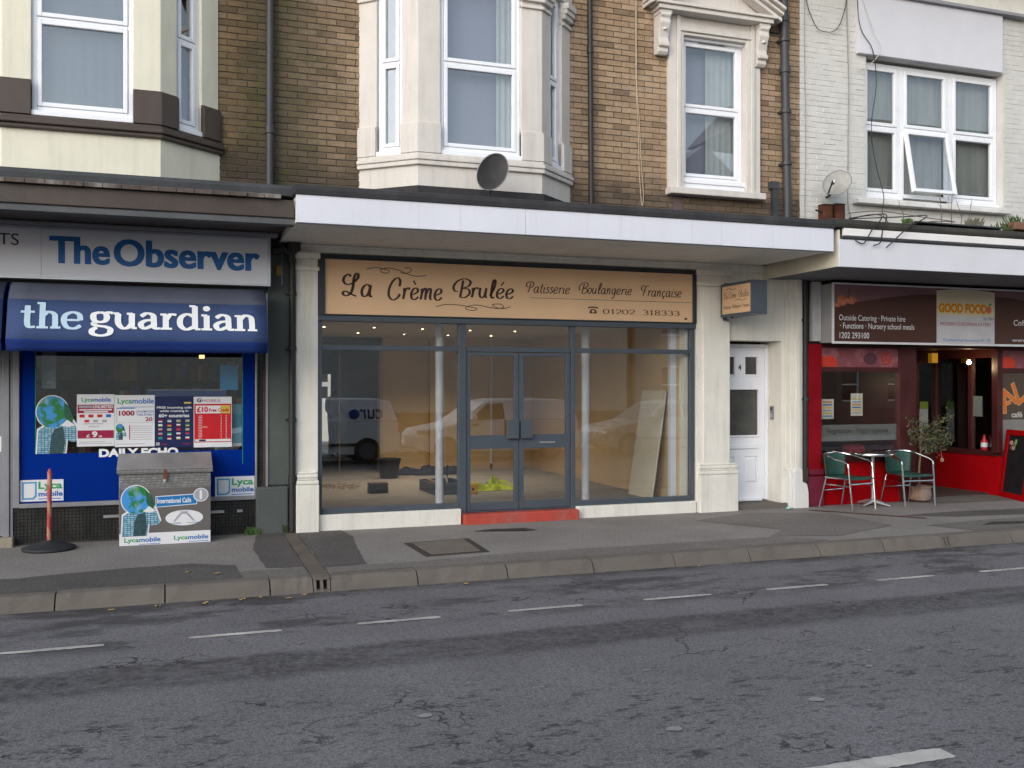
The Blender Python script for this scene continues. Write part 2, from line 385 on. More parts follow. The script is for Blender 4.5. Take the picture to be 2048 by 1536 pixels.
# ------------------------------------------------------------ lettering
def fit(vv, x0, x1, z0, z1):
    xs = [v[0] for v in vv]; zs = [v[1] for v in vv]
    a, b, c, d = min(xs), max(xs), min(zs), max(zs)
    return lambda p: (x0+(p[0]-a)/(b-a)*(x1-x0), z0+(p[1]-c)/(d-c)*(z1-z0))
def put(name, verts2, faces, x0, x1, z0, z1, place, m, parent, local=False, th=0.0015):
    """flat lettering solid fitted to a box; place(x, z, depth) -> point"""
    g = fit(verts2, x0, x1, z0, z1); n = len(verts2)
    vv = [place(*g(p), th + (p[2] if len(p) > 2 else 0)) for p in verts2]
    me = bpy.data.meshes.new(name); me.from_pydata(vv, [], faces); me.materials.append(m); me.update()
    o = bpy.data.objects.new(name, me); return link(o, parent, local)
def wallplace(Y): return lambda x, z, d: (x, Y-d, z)
_tc = {}
def text_geo(s, bold=0.0, spacing=1.0, shear=0.0):
    key = (s, bold, spacing, shear)
    if key not in _tc:
        cu = bpy.data.curves.new('t', 'FONT'); cu.body = s; cu.size = 1; cu.offset = bold; cu.space_character = spacing; cu.shear = shear
        cu.resolution_u = 4
        ob = bpy.data.objects.new('t', cu); COL.objects.link(ob)
        dg = bpy.context.evaluated_depsgraph_get(); me = bpy.data.meshes.new_from_object(ob.evaluated_get(dg))
        _tc[key] = ([(v.co.x, v.co.y) for v in me.vertices], [tuple(p.vertices) for p in me.polygons])
        bpy.data.objects.remove(ob); bpy.data.curves.remove(cu); bpy.data.meshes.remove(me)
    return _tc[key]
def text(s, x0, x1, z0, z1, place, m, parent, bold=0.0, spacing=1.0, shear=0.0, name='lettering', th=0.0015, local=False):
    v, f = text_geo(s, bold, spacing, shear)
    return put(name, v, f, x0, x1, z0, z1, place, m, parent, local, th)

A_ = {  # cursive glyphs drawn as pen strokes: (advance, strokes); x-height 1, capital 1.85
 'a': (1.0, [[(.70,.82),(.5,1.0),(.2,.85),(.05,.45),(.15,.08),(.38,.02),(.62,.3),(.74,.95)], [(.75,.98),(.70,.35),(.78,.02),(.95,.06)]]),
 'e': (.88, [[(.1,.42),(.45,.52),(.70,.75),(.55,1.0),(.26,.9),(.08,.5),(.18,.08),(.48,0),(.78,.25)]]),
 'r': (.72, [[(.14,.98),(.2,.5),(.12,0)], [(.17,.5),(.35,.9),(.58,1.0),(.64,.84)]]),
 'm': (1.28, [[(.1,.98),(.16,.6),(.08,0)], [(.13,.5),(.36,.97),(.54,.9),(.52,0)], [(.56,.5),(.8,.97),(1.0,.9),(.97,.2),(1.14,.02)]]),
 'n': (.95, [[(.1,.98),(.16,.6),(.1,0)], [(.15,.5),(.4,.98),(.62,.86),(.6,.2),(.76,.0)]]),
 'u': (.98, [[(.12,1.0),(.08,.35),(.28,0),(.56,.22),(.7,1.0)], [(.7,1.0),(.66,.25),(.82,0)]]),
 'l': (.62, [[(.08,.2),(.42,1.0),(.52,1.65),(.38,1.85),(.25,1.45),(.18,.4),(.3,0),(.52,.12)]]),
 't': (.58, [[(.36,1.55),(.2,.4),(.32,0),(.5,.1)], [(.02,1.05),(.58,1.12)]]),
 'i': (.42, [[(.18,1.0),(.13,.22),(.24,0),(.38,.08)], [(.26,1.32),(.30,1.46)]]),
 's': (.66, [[(.58,.86),(.38,1.0),(.16,.8),(.4,.52),(.54,.25),(.3,0),(.05,.14)]]),
 'o': (.82, [[(.42,1.0),(.12,.78),(.08,.3),(.34,0),(.64,.25),(.66,.75),(.42,1.0)]]),
 'g': (.86, [[(.66,.84),(.42,1.0),(.1,.7),(.12,.2),(.38,.05),(.62,.4),(.72,.95)], [(.72,.98),(.62,-.3),(.4,-.68),(.12,-.52)]]),
 'c': (.74, [[(.62,.8),(.42,1.0),(.12,.75),(.08,.25),(.32,0),(.64,.2)]]),
 'ç': (.74, [[(.62,.8),(.42,1.0),(.12,.75),(.08,.25),(.32,0),(.64,.2)], [(.34,0),(.42,-.2),(.2,-.4)]]),
 'L': (1.5, [[(.62,1.62),(.42,1.8),(.12,1.6),(.05,1.25),(.3,.98),(.75,1.05),(1.18,1.5),(1.2,1.84),(1.02,1.86),(.88,1.45),(.86,.8),(.72,.25),(.35,.02),(.08,.2),(.25,.4),(.7,.2),(1.2,.0)]]),
 'C': (1.3, [[(1.05,1.1),(1.08,1.6),(.82,1.85),(.4,1.55),(.1,.85),(.15,.2),(.55,-.1),(.95,.12),(1.15,.45)]]),
 'B': (1.7, [[(.92,1.68),(.84,.8),(.74,0)], [(.52,.55),(.18,.62),(.05,1.05),(.4,1.6),(1.05,1.85),(1.62,1.6),(1.5,1.15),(.9,.88)], [(.92,.88),(1.5,.8),(1.62,.35),(1.15,-.05),(.7,.04)]]),
 'P': (1.45, [[(.75,1.7),(.66,.8),(.5,0)], [(.42,.95),(.1,1.05),(.02,1.45),(.4,1.8),(1.0,1.8),(1.3,1.45),(1.1,.98),(.66,.85)]]),
 'F': (1.35, [[(.82,1.7),(.7,.8),(.55,0)], [(.42,1.0),(.12,1.1),(.05,1.5),(.4,1.8),(.85,1.72),(1.45,1.82)], [(.45,.88),(1.1,.95)]]),
 ' ': (.9, []),
}
A_['é'] = (A_['e'][0], A_['e'][1] + [[(.42,1.3),(.68,1.66)]]); A_['è'] = (A_['e'][0], A_['e'][1] + [[(.2,1.66),(.45,1.3)]])
S_ = {  # slab serif glyphs
 't': (.72, [[(.3,1.35),(.3,.9),(.3,.3),(.40,.07),(.66,.08)], 'L', [(.0,.97),(.62,.97)]]),
 'h': (1.12, ['L', [(.25,1.55),(.25,.05)], [(.0,1.5),(.3,1.5)], [(.0,.05),(.52,.05)], 'C', [(.25,.72),(.5,.98),(.78,.86),(.83,.5),(.83,.05)], 'L', [(.62,.05),(1.08,.05)]]),
 'e': (.98, ['L', [(.12,.52),(.82,.52)], 'C', [(.86,.50),(.8,.85),(.5,.99),(.18,.82),(.1,.45),(.26,.09),(.6,.02),(.88,.2)]]),
 'g': (1.0, ['C', [(.42,.98),(.17,.88),(.12,.66),(.2,.46),(.42,.38),(.64,.46),(.72,.68),(.64,.9),(.42,.98)], [(.62,.86),(.8,.98),(.98,.94)],
             [(.26,.42),(.14,.27),(.3,.16),(.66,.10),(.88,-.06),(.8,-.33),(.45,-.44),(.12,-.34),(.08,-.12),(.28,.06)]]),
 'u': (1.1, ['C', [(.22,.93),(.22,.35),(.42,.04),(.66,.08),(.82,.3)], 'L', [(.83,.95),(.83,.05)], [(.0,.93),(.26,.93)], [(.6,.93),(.87,.93)], [(.83,.05),(1.06,.05)]]),
 'a': (1.02, ['C', [(.14,.78),(.4,.98),(.68,.86),(.72,.5),(.74,.16),(.84,.05),(1.0,.07)], [(.70,.58),(.34,.52),(.13,.3),(.3,.04),(.70,.26)]]),
 'r': (.8, ['L', [(.25,.93),(.25,.05)], [(.0,.93),(.28,.93)], [(.0,.05),(.54,.05)], 'C', [(.25,.6),(.46,.93),(.74,.92)]]),
 'd': (1.1, ['C', [(.74,.84),(.42,.98),(.13,.72),(.13,.26),(.4,.02),(.74,.2)], 'L', [(.8,1.5),(.8,.05)], [(.54,1.5),(.84,1.5)], [(.8,.05),(1.06,.05)]]),
 'i': (.56, ['L', [(.25,.93),(.25,.05)], [(.0,.93),(.28,.93)], [(.0,.05),(.5,.05)], 'D', [(.25,1.36)]]),
 'n': (1.12, ['L', [(.25,.93),(.25,.05)], [(.0,.93),(.3,.93)], [(.0,.05),(.5,.05)], 'C', [(.25,.70),(.5,.97),(.78,.86),(.83,.5),(.83,.05)], 'L', [(.62,.05),(1.08,.05)]]),
}
D_ = {  # wide serif figures
 '0': (1.25, ['C', [(.55,1.0),(.15,.8),(.08,.5),(.15,.2),(.55,0),(.95,.2),(1.02,.5),(.95,.8),(.55,1.0)]]),
 '1': (1.0, ['L', [(.2,.86),(.5,.98)], [(.5,1.0),(.5,.04)], [(.2,.03),(.8,.03)]]),
 '2': (1.2, ['C', [(.12,.72),(.3,.97),(.75,.97),(.95,.72),(.7,.42),(.12,.05)], 'L', [(.1,.05),(1.05,.05)]]),
 '3': (1.2, ['C', [(.12,.85),(.5,1.0),(.9,.8),(.75,.56),(.42,.52)], [(.45,.52),(.9,.45),(.98,.2),(.6,.0),(.1,.12)]]),
 '8': (1.2, ['C', [(.55,1.0),(.18,.86),(.2,.64),(.55,.52),(.92,.34),(.88,.1),(.55,0),(.2,.1),(.18,.34),(.55,.52),(.88,.66),(.9,.86),(.55,1.0)]]),
 ' ': (1.3, []),
}
def pen_geo(s, font, wthin, wthick, slant=0.0, space=0.0):
    V, F = [], []; x = 0.0; lift = 0
    for ch in s:
        adv, strokes = font[ch]; mode = 'C'
        for st in strokes:
            if isinstance(st, str): mode = st; continue
            lift += 1; dz = 0.00012*(lift % 9)
            if mode == 'D':
                cx, cz = st[0]; b = len(V); r = wthick*0.62
                V += [(x+cx+r*math.cos(2*math.pi*k/14), cz+r*math.sin(2*math.pi*k/14), dz) for k in range(14)]; F.append(tuple(range(b, b+14))); continue
            p = catmull(st, 6) if (mode == 'C' and len(st) > 2) else list(st)
            n = len(p); b = len(V)
            for i in range(n):
                a, c = p[max(i-1, 0)], p[min(i+1, n-1)]
                tx, tz = c[0]-a[0], c[1]-a[1]; l = math.hypot(tx, tz) or 1; tx, tz = tx/l, tz/l
                wd = (wthin + (wthick-wthin)*abs(tz)**1.4)/2
                if mode == 'C' and i in (0, n-1): wd *= 0.7
                q = p[i]
                for sg in (1, -1):
                    px_, pz_ = q[0]-tz*wd*sg, q[1]+tx*wd*sg
                    V.append((x+px_+pz_*slant, pz_, dz))
            F += [(b+2*i, b+2*i+1, b+2*i+3, b+2*i+2) for i in range(n-1)]
        x += adv + space
    return V, F
def pen(s, font, x0, x1, z0, z1, place, m, parent, thin=.07, thick=.15, slant=0.0, space=0.0, name='lettering', th=0.0015, local=False):
    v, f = pen_geo(s, font, thin, thick, slant, space)
    return put(name, v, f, x0, x1, z0, z1, place, m, parent, local, th)
def pen_path(pts, wd, place, m, parent, name='flourish', th=0.0015, local=False):
    p = catmull(pts, 8); V = []; n = len(p)
    for i in range(n):
        a, c = p[max(i-1, 0)], p[min(i+1, n-1)]; tx, tz = c[0]-a[0], c[1]-a[1]; l = math.hypot(tx, tz) or 1
        for sg in (1, -1): V.append(place(p[i][0]-tz/l*wd*sg, p[i][1]+tx/l*wd*sg, th))
    me = bpy.data.meshes.new(name); me.from_pydata(V, [], [(2*i, 2*i+1, 2*i+3, 2*i+2) for i in range(n-1)]); me.materials.append(m)
    return link(bpy.data.objects.new(name, me), parent, local)

# ------------------------------------------------------------ ground, road, pavement
def sheet(name, poly, z, m, kind='structure', parent=None):
    me = bpy.data.meshes.new(name); me.from_pydata([(x, y, z) for x, y in poly], [], [tuple(range(len(poly)))]); me.materials.append(m); me.update()
    o = bpy.data.objects.new(name, me); link(o, parent)
    if kind: o['kind'] = kind
    return o
GROUNDM = mat('bare_ground', (0.10, 0.095, 0.085), 0.95)
tag(sheet('ground', [(-300,-300),(300,-300),(300,300),(-300,300)], -0.30, GROUNDM), 'dark bare ground running under the whole street', 'ground', kind='structure')
tag(MB().box(-60, 80, -12.45, -2.80, -0.29, -0.12).build('road', ROADM), 'grey worn asphalt road with a dark repair strip', 'road', kind='structure')
pv = tag(MB().box(-60, 80, -2.625, 1.6, -0.28, 0.0).build('pavement', PAVM), 'grey asphalt pavement along the shop fronts', 'pavement', kind='structure')
pf = tag(MB().box(-60, 80, -15.3, -12.47, -0.28, 0.0).build('pavement', PAVM), 'asphalt pavement on the far side of the road', 'pavement', kind='structure')

DAMP = asphalt('damp_dark_asphalt', (0.045, 0.040, 0.038), (0.036, 0.032, 0.030), (0.056, 0.050, 0.047))
def patch(poly, m, z=0.004, label=None):
    pts = []
    rr = random.Random(int(poly[0][0]*97))
    for i, a in enumerate(poly):
        b = poly[(i+1) % len(poly)]; n = max(2, int(math.hypot(b[0]-a[0], b[1]-a[1])/0.12))
        for j in range(n):
            t = j/n; jx = rr.uniform(-.009, .009) if j else rr.uniform(-.02, .02)
            pts.append((a[0]+(b[0]-a[0])*t+jx, a[1]+(b[1]-a[1])*t+jx))
    return sheet('asphalt_patch', pts, z, m, None, pv)
patch([(-4.0,-2.62),(-4.0,-1.95),(-1.2,-1.95),(-0.6,-1.80),(0.25,-1.70),(0.62,-1.95),(0.66,-2.62)], PAVD)
patch([(1.0,-0.02),(1.26,-0.02),(1.245,-2.25),(0.90,-2.18),(0.86,-1.1)], PAVD)
patch([(1.42,-0.06),(1.95,-0.06),(1.98,-0.6),(1.80,-2.30),(1.42,-2.30)], PAVD)
patch([(1.42,-2.32),(2.3,-2.34),(3.1,-2.22),(3.9,-2.2),(6.3,-2.2),(6.6,-2.3),(6.9,-2.62),(1.42,-2.62)], PAVB, 0.0045)
patch([(6.25,-0.75),(7.3,-0.35),(8.3,-0.75),(8.3,-1.9),(7.2,-2.35),(6.4,-2.15),(6.85,-1.75)], PAVB)
patch([(0.66,-2.62),(0.64,-2.28),(1.22,-2.28),(1.22,-2.62)], PAVL, 0.0048)
patch([(9.0,-1.25),(9.6,-1.55),(11.5,-1.75),(13.5,-1.75),(13.5,-1.2),(11.5,-1.25),(9.8,-1.15)], PAVD)
patch([(8.9,-2.6),(8.7,-2.05),(9.9,-1.9),(14,-1.95),(14,-2.6)], PAVL, 0.0046)
patch([(9.35,-2.25),(9.65,-2.12),(10.1,-2.2),(10.6,-2.06),(11.4,-2.05),(11.6,-2.2),(10.7,-2.28),(10.0,-2.34)], DAMP, 0.009)
patch([(3.35,-0.72),(3.6,-0.62),(4.0,-0.66),(4.12,-0.82),(3.95,-0.86),(3.6,-0.76)], DAMP, 0.0085)
patch([(8.20,-0.42),(8.24,-0.36),(9.15,-1.55),(9.10,-1.60)], mat('red_brown_strip', (0.14, 0.062, 0.045), 0.9), 0.009)
patch([(10.38,1.45),(11.95,1.45),(11.95,-0.4),(10.38,-0.4)], PAVL, 0.0052)

# kerb: separate stones with open joints, two pieces with drain mouths
kerb = tag(MB().box(-60, 80, -2.62, -2.74, -0.285, -0.135).build('kerb', STONE), 'row of worn concrete kerb stones along the road', 'kerb', kind='structure')
joints = [-1.70-0.9*i for i in range(6, 0, -1)] + [-1.70, -0.833, 0.007, 0.866, 1.237, 1.386, 2.18, 3.048, 3.934, 4.822, 5.70, 6.567, 7.40, 8.215, 8.335, 9.22, 10.12, 11.02, 11.92, 12.82, 13.72, 14.62, 15.5]
for a, b in zip(joints[:-1], joints[1:]):
    j = random.uniform(-.004, .004); dz = random.uniform(-.003, .004)
    if b - a < 0.2:
        pr_ = [(-2.70, -0.13), (-2.835, -0.13), (-2.79, -0.03), (-2.765, -0.008), (-2.745, 0.004), (-2.70, 0.005)]
        m = MB(); m.box(a+.002, b-.002, -2.72, -2.625, -.12, .006); wd = b-a-.004; t = wd/6
        for k in range(3): m.side(pr_, a+.002+k*(wd-t)/2, a+.002+k*(wd-t)/2+t)
        m.box(a+.004, b-.004, -2.826, -2.71, -.128, -.103); m.box(a+.004, b-.004, -2.785, -2.71, -.022, -.001)
        o = m.build('drain_outlet', STONE, kerb)
        MB().box(a+.004, b-.004, -2.732, -2.715, -0.104, -0.021).build('drain_mouth', BLACK, o)
        continue
    km = MB(); ns = 9; vv = []; prof = [(-2.625, -0.13), (-2.835, -0.13), (-2.79, -0.03), (-2.765, -0.008), (-2.745, 0.004), (-2.625, 0.005)]
    for i in range(ns):
        x = a+.006+(b-a-.012)*i/(ns-1); ch = random.choice((0, 0, 0, .006, .012)) if 0 < i < ns-1 else random.uniform(.004, .014)
        for q, (y, z) in enumerate(prof):
            e = ch if q in (2, 3, 4) else 0
            vv.append((x, y+j+(e*.8+random.uniform(-.003, .003) if q in (2, 3, 4) else 0), z+(dz if q > 1 else 0)-e*(.8 if q > 2 else .2)))
    km.add(vv, [tuple(range(6)), tuple(range((ns-1)*6, ns*6))[::-1]] + [(i*6+q, (i+1)*6+q, (i+1)*6+(q+1)%6, i*6+(q+1)%6) for i in range(ns-1) for q in range(6)])
    km.build('kerb_stone', STONE, kerb)

# drain channel plates across the pavement
dc = tag(MB().prism([(1.272,-0.10),(1.425,-0.10),(1.402,-2.61),(1.228,-2.61)], -0.05, 0.002).build('drain_channel', mat('dark_channel_bed', (0.05,0.046,0.04), 0.95)), 'narrow drain channel crossing the pavement to the kerb', 'drain channel', kind='structure')
IRON = mat('rusty_channel_cover', (0.135, 0.108, 0.085), 0.85, 0.1, var=0.2, dirt=0.5)
for y0, y1 in ((-0.12, -1.1), (-1.115, -2.1), (-2.115, -2.6)):
    xa = lambda y, l: (1.285 - (-.1-y)*0.0175) if l else (1.412 - (-.1-y)*0.009)
    MB().prism([(xa(y0,1),y0),(xa(y0,0),y0),(xa(y1,0),y1),(xa(y1,1),y1)], 0.001, 0.009).build('cover_plate', IRON, dc)

mh = thing('manhole_cover', 'rectangular rusty manhole cover in a sunk frame on the pavement', 'manhole cover', (2.78, -1.64, 0))
MB().prism([(2.42,-1.24),(3.17,-1.15),(3.12,-2.05),(2.44,-2.10)], -0.02, 0.006).build('frame', mat('dark_iron', (0.06,0.05,0.043), 0.8, 0.2, dirt=0.3), mh)
MB().prism([(2.50,-1.31),(3.09,-1.24),(3.04,-1.98),(2.52,-2.02)], 0.0, 0.013).build('plate', mat('filled_cover', (0.165,0.138,0.112), 0.9, var=0.15, dirt=0.3), mh)

# painted road lines, worn
def dash(x0, x1, yc, wd, name, label, group):
    rr = random.Random(int(x0*100)); up, lo = [], []
    n = max(6, int((x1-x0)/0.03))
    for i in range(n+1):
        x = x0+(x1-x0)*i/n; e = 0.012 if i in (0, n) else 0
        up.append((x, yc+wd/2-e+rr.uniform(-.006, .006))); lo.append((x, yc-wd/2+e+rr.uniform(-.006, .006)))
    MBp = sheet(name, up+lo[::-1], -0.1155, PAINT, 'structure'); tag(MBp, label, 'road marking', group)
for i in range(-3, 12):
    x0 = -1.05 + 1.218*i
    dash(x0, x0+0.655, -4.085+0.003*i, 0.062, 'bay_line', 'short white dash of the broken parking bay line', 'dashes of the parking bay line')
dash(1.6, 3.66, -7.64, 0.13, 'centre_line', 'wide worn white dash of the road centre line', None)
dash(6.0, 8.0, -7.64, 0.13, 'centre_line', 'wide worn white dash further along the road centre line', None)
SPECK = mat('pale_chewing_gum', (0.24, 0.235, 0.23), 0.8)
for i, (x, y, r) in enumerate([(1.35,-6.25,.045),(3.55,-6.75,.06),(2.9,-5.9,.03),(4.3,-6.3,.03),(4.55,-6.0,.025),(2.15,-6.0,.02),(2.55,-6.9,.05),(4.9,-5.7,.022),(0.9,-4.5,.025)]):
    pl = [(x+r*random.uniform(.6,1.2)*math.cos(k*.7), y+r*random.uniform(.4,.9)*math.sin(k*.7)) for k in range(9)]
    tag(sheet('gum_spot', pl, -0.1135, SPECK, None), 'flattened pale spot on the dark asphalt road', 'spot', 'pale spots on the road')
LEAF = mat('dry_yellow_leaf', (0.36, 0.24, 0.10), 0.7, var=0.3)
for i, (x, y) in enumerate([(-0.05,-2.95),(0.32,-2.97),(0.62,-2.93),(0.78,-2.9),(1.0,-3.02),(1.15,-2.92),(-0.4,-2.98),(5.05,-2.9),(2.6,-2.95),(9.7,-2.95),(0.2,-2.2),(0.45,-2.35)]):
    z = -0.112 if y < -2.83 else 0.012; a = random.uniform(0, 6); l = random.uniform(.022, .036)
    pts = [(x+l*math.cos(a+t)*(1 if abs(math.cos(t)) > .5 else .45), y+l*math.sin(a+t)*(1 if abs(math.cos(t)) > .5 else .45)) for t in [k*math.pi/4 for k in range(8)]]
    m = MB(); m.add([(p[0], p[1], z+(.008 if k % 3 == 0 else 0.001)) for k, p in enumerate(pts)], [tuple(range(8))])
    tag(m.build('fallen_leaf', LEAF, fix=False), 'dry fallen leaf lying by the kerb', 'leaf', 'fallen leaves by the kerb')

# ------------------------------------------------------------ shared building pieces
def project(x, y, z):
    c, s = math.cos(R(19.64)), math.sin(R(19.64)); dx, dy = x-CAM.x, y-CAM.y
    d = dx*s+dy*c
    return 1024+1950*(dx*c-dy*s)/d, 767-1950*(z-CAM.z)/d, d
def lay_bricks(wall, x0, x1, z0, z1, y, opens, m, proud=0.012, keep=300, zmin=4.02, jit=0.003, rough=0.0, seed=1, depth=0.03):
    rr = random.Random(seed); bl = []
    rows = int((z1-z0)/0.075)
    base = math.ceil(z0/0.075)
    for r in range(base, base+rows):
        zb = r*0.075+0.005; blocked = sorted([(o[0], o[1]) for o in opens if o[2] < zb+0.06 and o[3] > zb+0.005])
        spans = []; x = x0
        for a, b in blocked:
            if a > x: spans.append((x, min(a, x1)))
            x = max(x, b)
        if x < x1: spans.append((x, x1))
        off = -0.1125 if r % 2 else 0.0
        for a, b in spans:
            k = math.floor((a-off)/0.225)
            while True:
                l = off+k*0.225+0.005; h = l+0.215; k += 1
                if l > b: break
                l, h = max(l, a), min(h, b)
                if h-l > 0.03: bl.append((l, h, zb))
    vis = []
    for q, (l, h, zb) in enumerate(bl):
        px, py, d = project((l+h)/2, y, zb+.03)
        if -10 < px < 2058 and -8 < py and zb > zmin-0.05: vis.append((d, q))
    vis.sort(); single = {q for d, q in vis[:keep]}
    cache = {}; rest = MB()
    for q, (l, h, zb) in enumerate(bl):
        dy = rr.uniform(-jit, jit); wd = round((h-l)/0.0075)*0.0075
        if q in single:
            v = rr.randrange(4) if wd > .2 else 0
            if (wd, v) not in cache:
                mb = MB(); r2 = random.Random(v*31+int(wd*1000)); e = [r2.uniform(-.003, .003) for _ in range(8)]
                c = 0.004
                mb.add([(-wd/2+c+e[0]*.5,-depth,-.0325+c),(wd/2-c,-depth+e[1]*.3,-.0325+c+e[2]*.6),(wd/2-c+e[3]*.5,-depth,.0325-c),(-wd/2+c,-depth+e[4]*.3,.0325-c+e[5]*.6),
                        (-wd/2,-depth+c,-.0325),(wd/2,-depth+c,-.0325),(wd/2,-depth+c,.0325),(-wd/2,-depth+c,.0325),
                        (-wd/2,0,-.0325),(wd/2,0,-.0325),(wd/2,0,.0325),(-wd/2,0,.0325)],
                       [(0,1,2,3),(4,5,1,0),(5,6,2,1),(6,7,3,2),(7,4,0,3),(8,9,5,4),(9,10,6,5),(10,11,7,6),(11,8,4,7)])
                cache[(wd, v)] = mb.mesh('brick', m)
            o = bpy.data.objects.new('brick', cache[(wd, v)]); o.location = ((l+h)/2, y+depth-proud+dy, zb+.0325)
            o.rotation_euler = (rr.uniform(-.02, .02)*rough, rr.uniform(-.008, .008), rr.uniform(-.012, .012)*rough)
            COL.objects.link(o); o.parent = wall; o.matrix_parent_inverse = WM[wall.name].inverted()
        else:
            rest.box(l, h, y-proud+dy, y+depth-proud+dy, zb, zb+.065)
    if rest.v:
        o = rest.build('brickwork', m, wall, fix=False); o['kind'] = 'stuff'

def frame_xf(ox, oy, ux, uy):
    nx, ny = uy, -ux      # outward (towards the street) for u running left to right
    return lambda s, t, z: (ox+ux*s+nx*t, oy+uy*s+ny*t, z)
def plastic_window(parent, ox, oy, ux, uy, wd, z0, z1, bars, name='window', m=None, glass=None, fw=0.05, sw=0.045, sill=0.06, vent=False):
    """white plastic window: outer frame, one sash with its own pane per light"""
    m = m or UPVC; glass = glass or GLASSU
    xf = frame_xf(ox, oy, ux, uy)
    f = MB(xf)
    f.box(0, fw, -.03, .03, z0, z1); f.box(wd-fw, wd, -.03, .03, z0, z1)
    f.box(fw, wd-fw, -.03, .03, z0, z0+fw); f.box(fw, wd-fw, -.03, .03, z1-fw, z1)
    for b in bars: f.box(fw, wd-fw, -.03, .028, b-fw*.3, b+fw*.3)
    o = f.build(name, m, parent, bevel=0.006)
    if sill: MB(xf).box(-.01, wd+.01, -.03, sill+.03, z0-.055, z0-.002).build('sill', m, o, bevel=0.006)
    zz = [z0+fw] + [v for b in bars for v in (b-fw*.3, b+fw*.3)] + [z1-fw]
    for a, b in zip(zz[0::2], zz[1::2]):
        s = MB(xf); i0, i1 = fw+.002, wd-fw-.002; a2, b2 = a+.002, b-.002
        s.box(i0, i0+sw, -.02, .042, a2, b2); s.box(i1-sw, i1, -.02, .042, a2, b2)
        s.box(i0+sw, i1-sw, -.02, .042, a2, a2+sw); s.box(i0+sw, i1-sw, -.02, .042, b2-sw, b2)
        s.build('sash', m, o, bevel=0.008)
        MB(xf).box(i0+sw-.004, i1-sw+.004, 0.004, 0.012, a2+sw-.004, b2-sw+.004).build('pane', glass, o)
    if vent: MB(xf).box(wd*.3, wd*.72, .03, .045, z1-.04, z1-.015).build('vent', ALUFRAME, o)
    return o
def curtain(parent, ox, oy, ux, uy, s0, s1, z0, z1, m, amp=0.03, waves=9, name='curtain'):
    xf = frame_xf(ox, oy, ux, uy); n = waves*6; mb = MB(xf)
    vv = []
    for i in range(n+1):
        s = s0+(s1-s0)*i/n; t = amp*math.sin(i*math.pi/3)+amp*.4*math.sin(i*.61)
        vv += [(s, t, z0), (s, t*.6, z1)]
    mb.add(vv, [(2*i, 2*i+2, 2*i+3, 2*i+1) for i in range(n)])
    return mb.build(name, m, parent, smooth=True, fix=False)

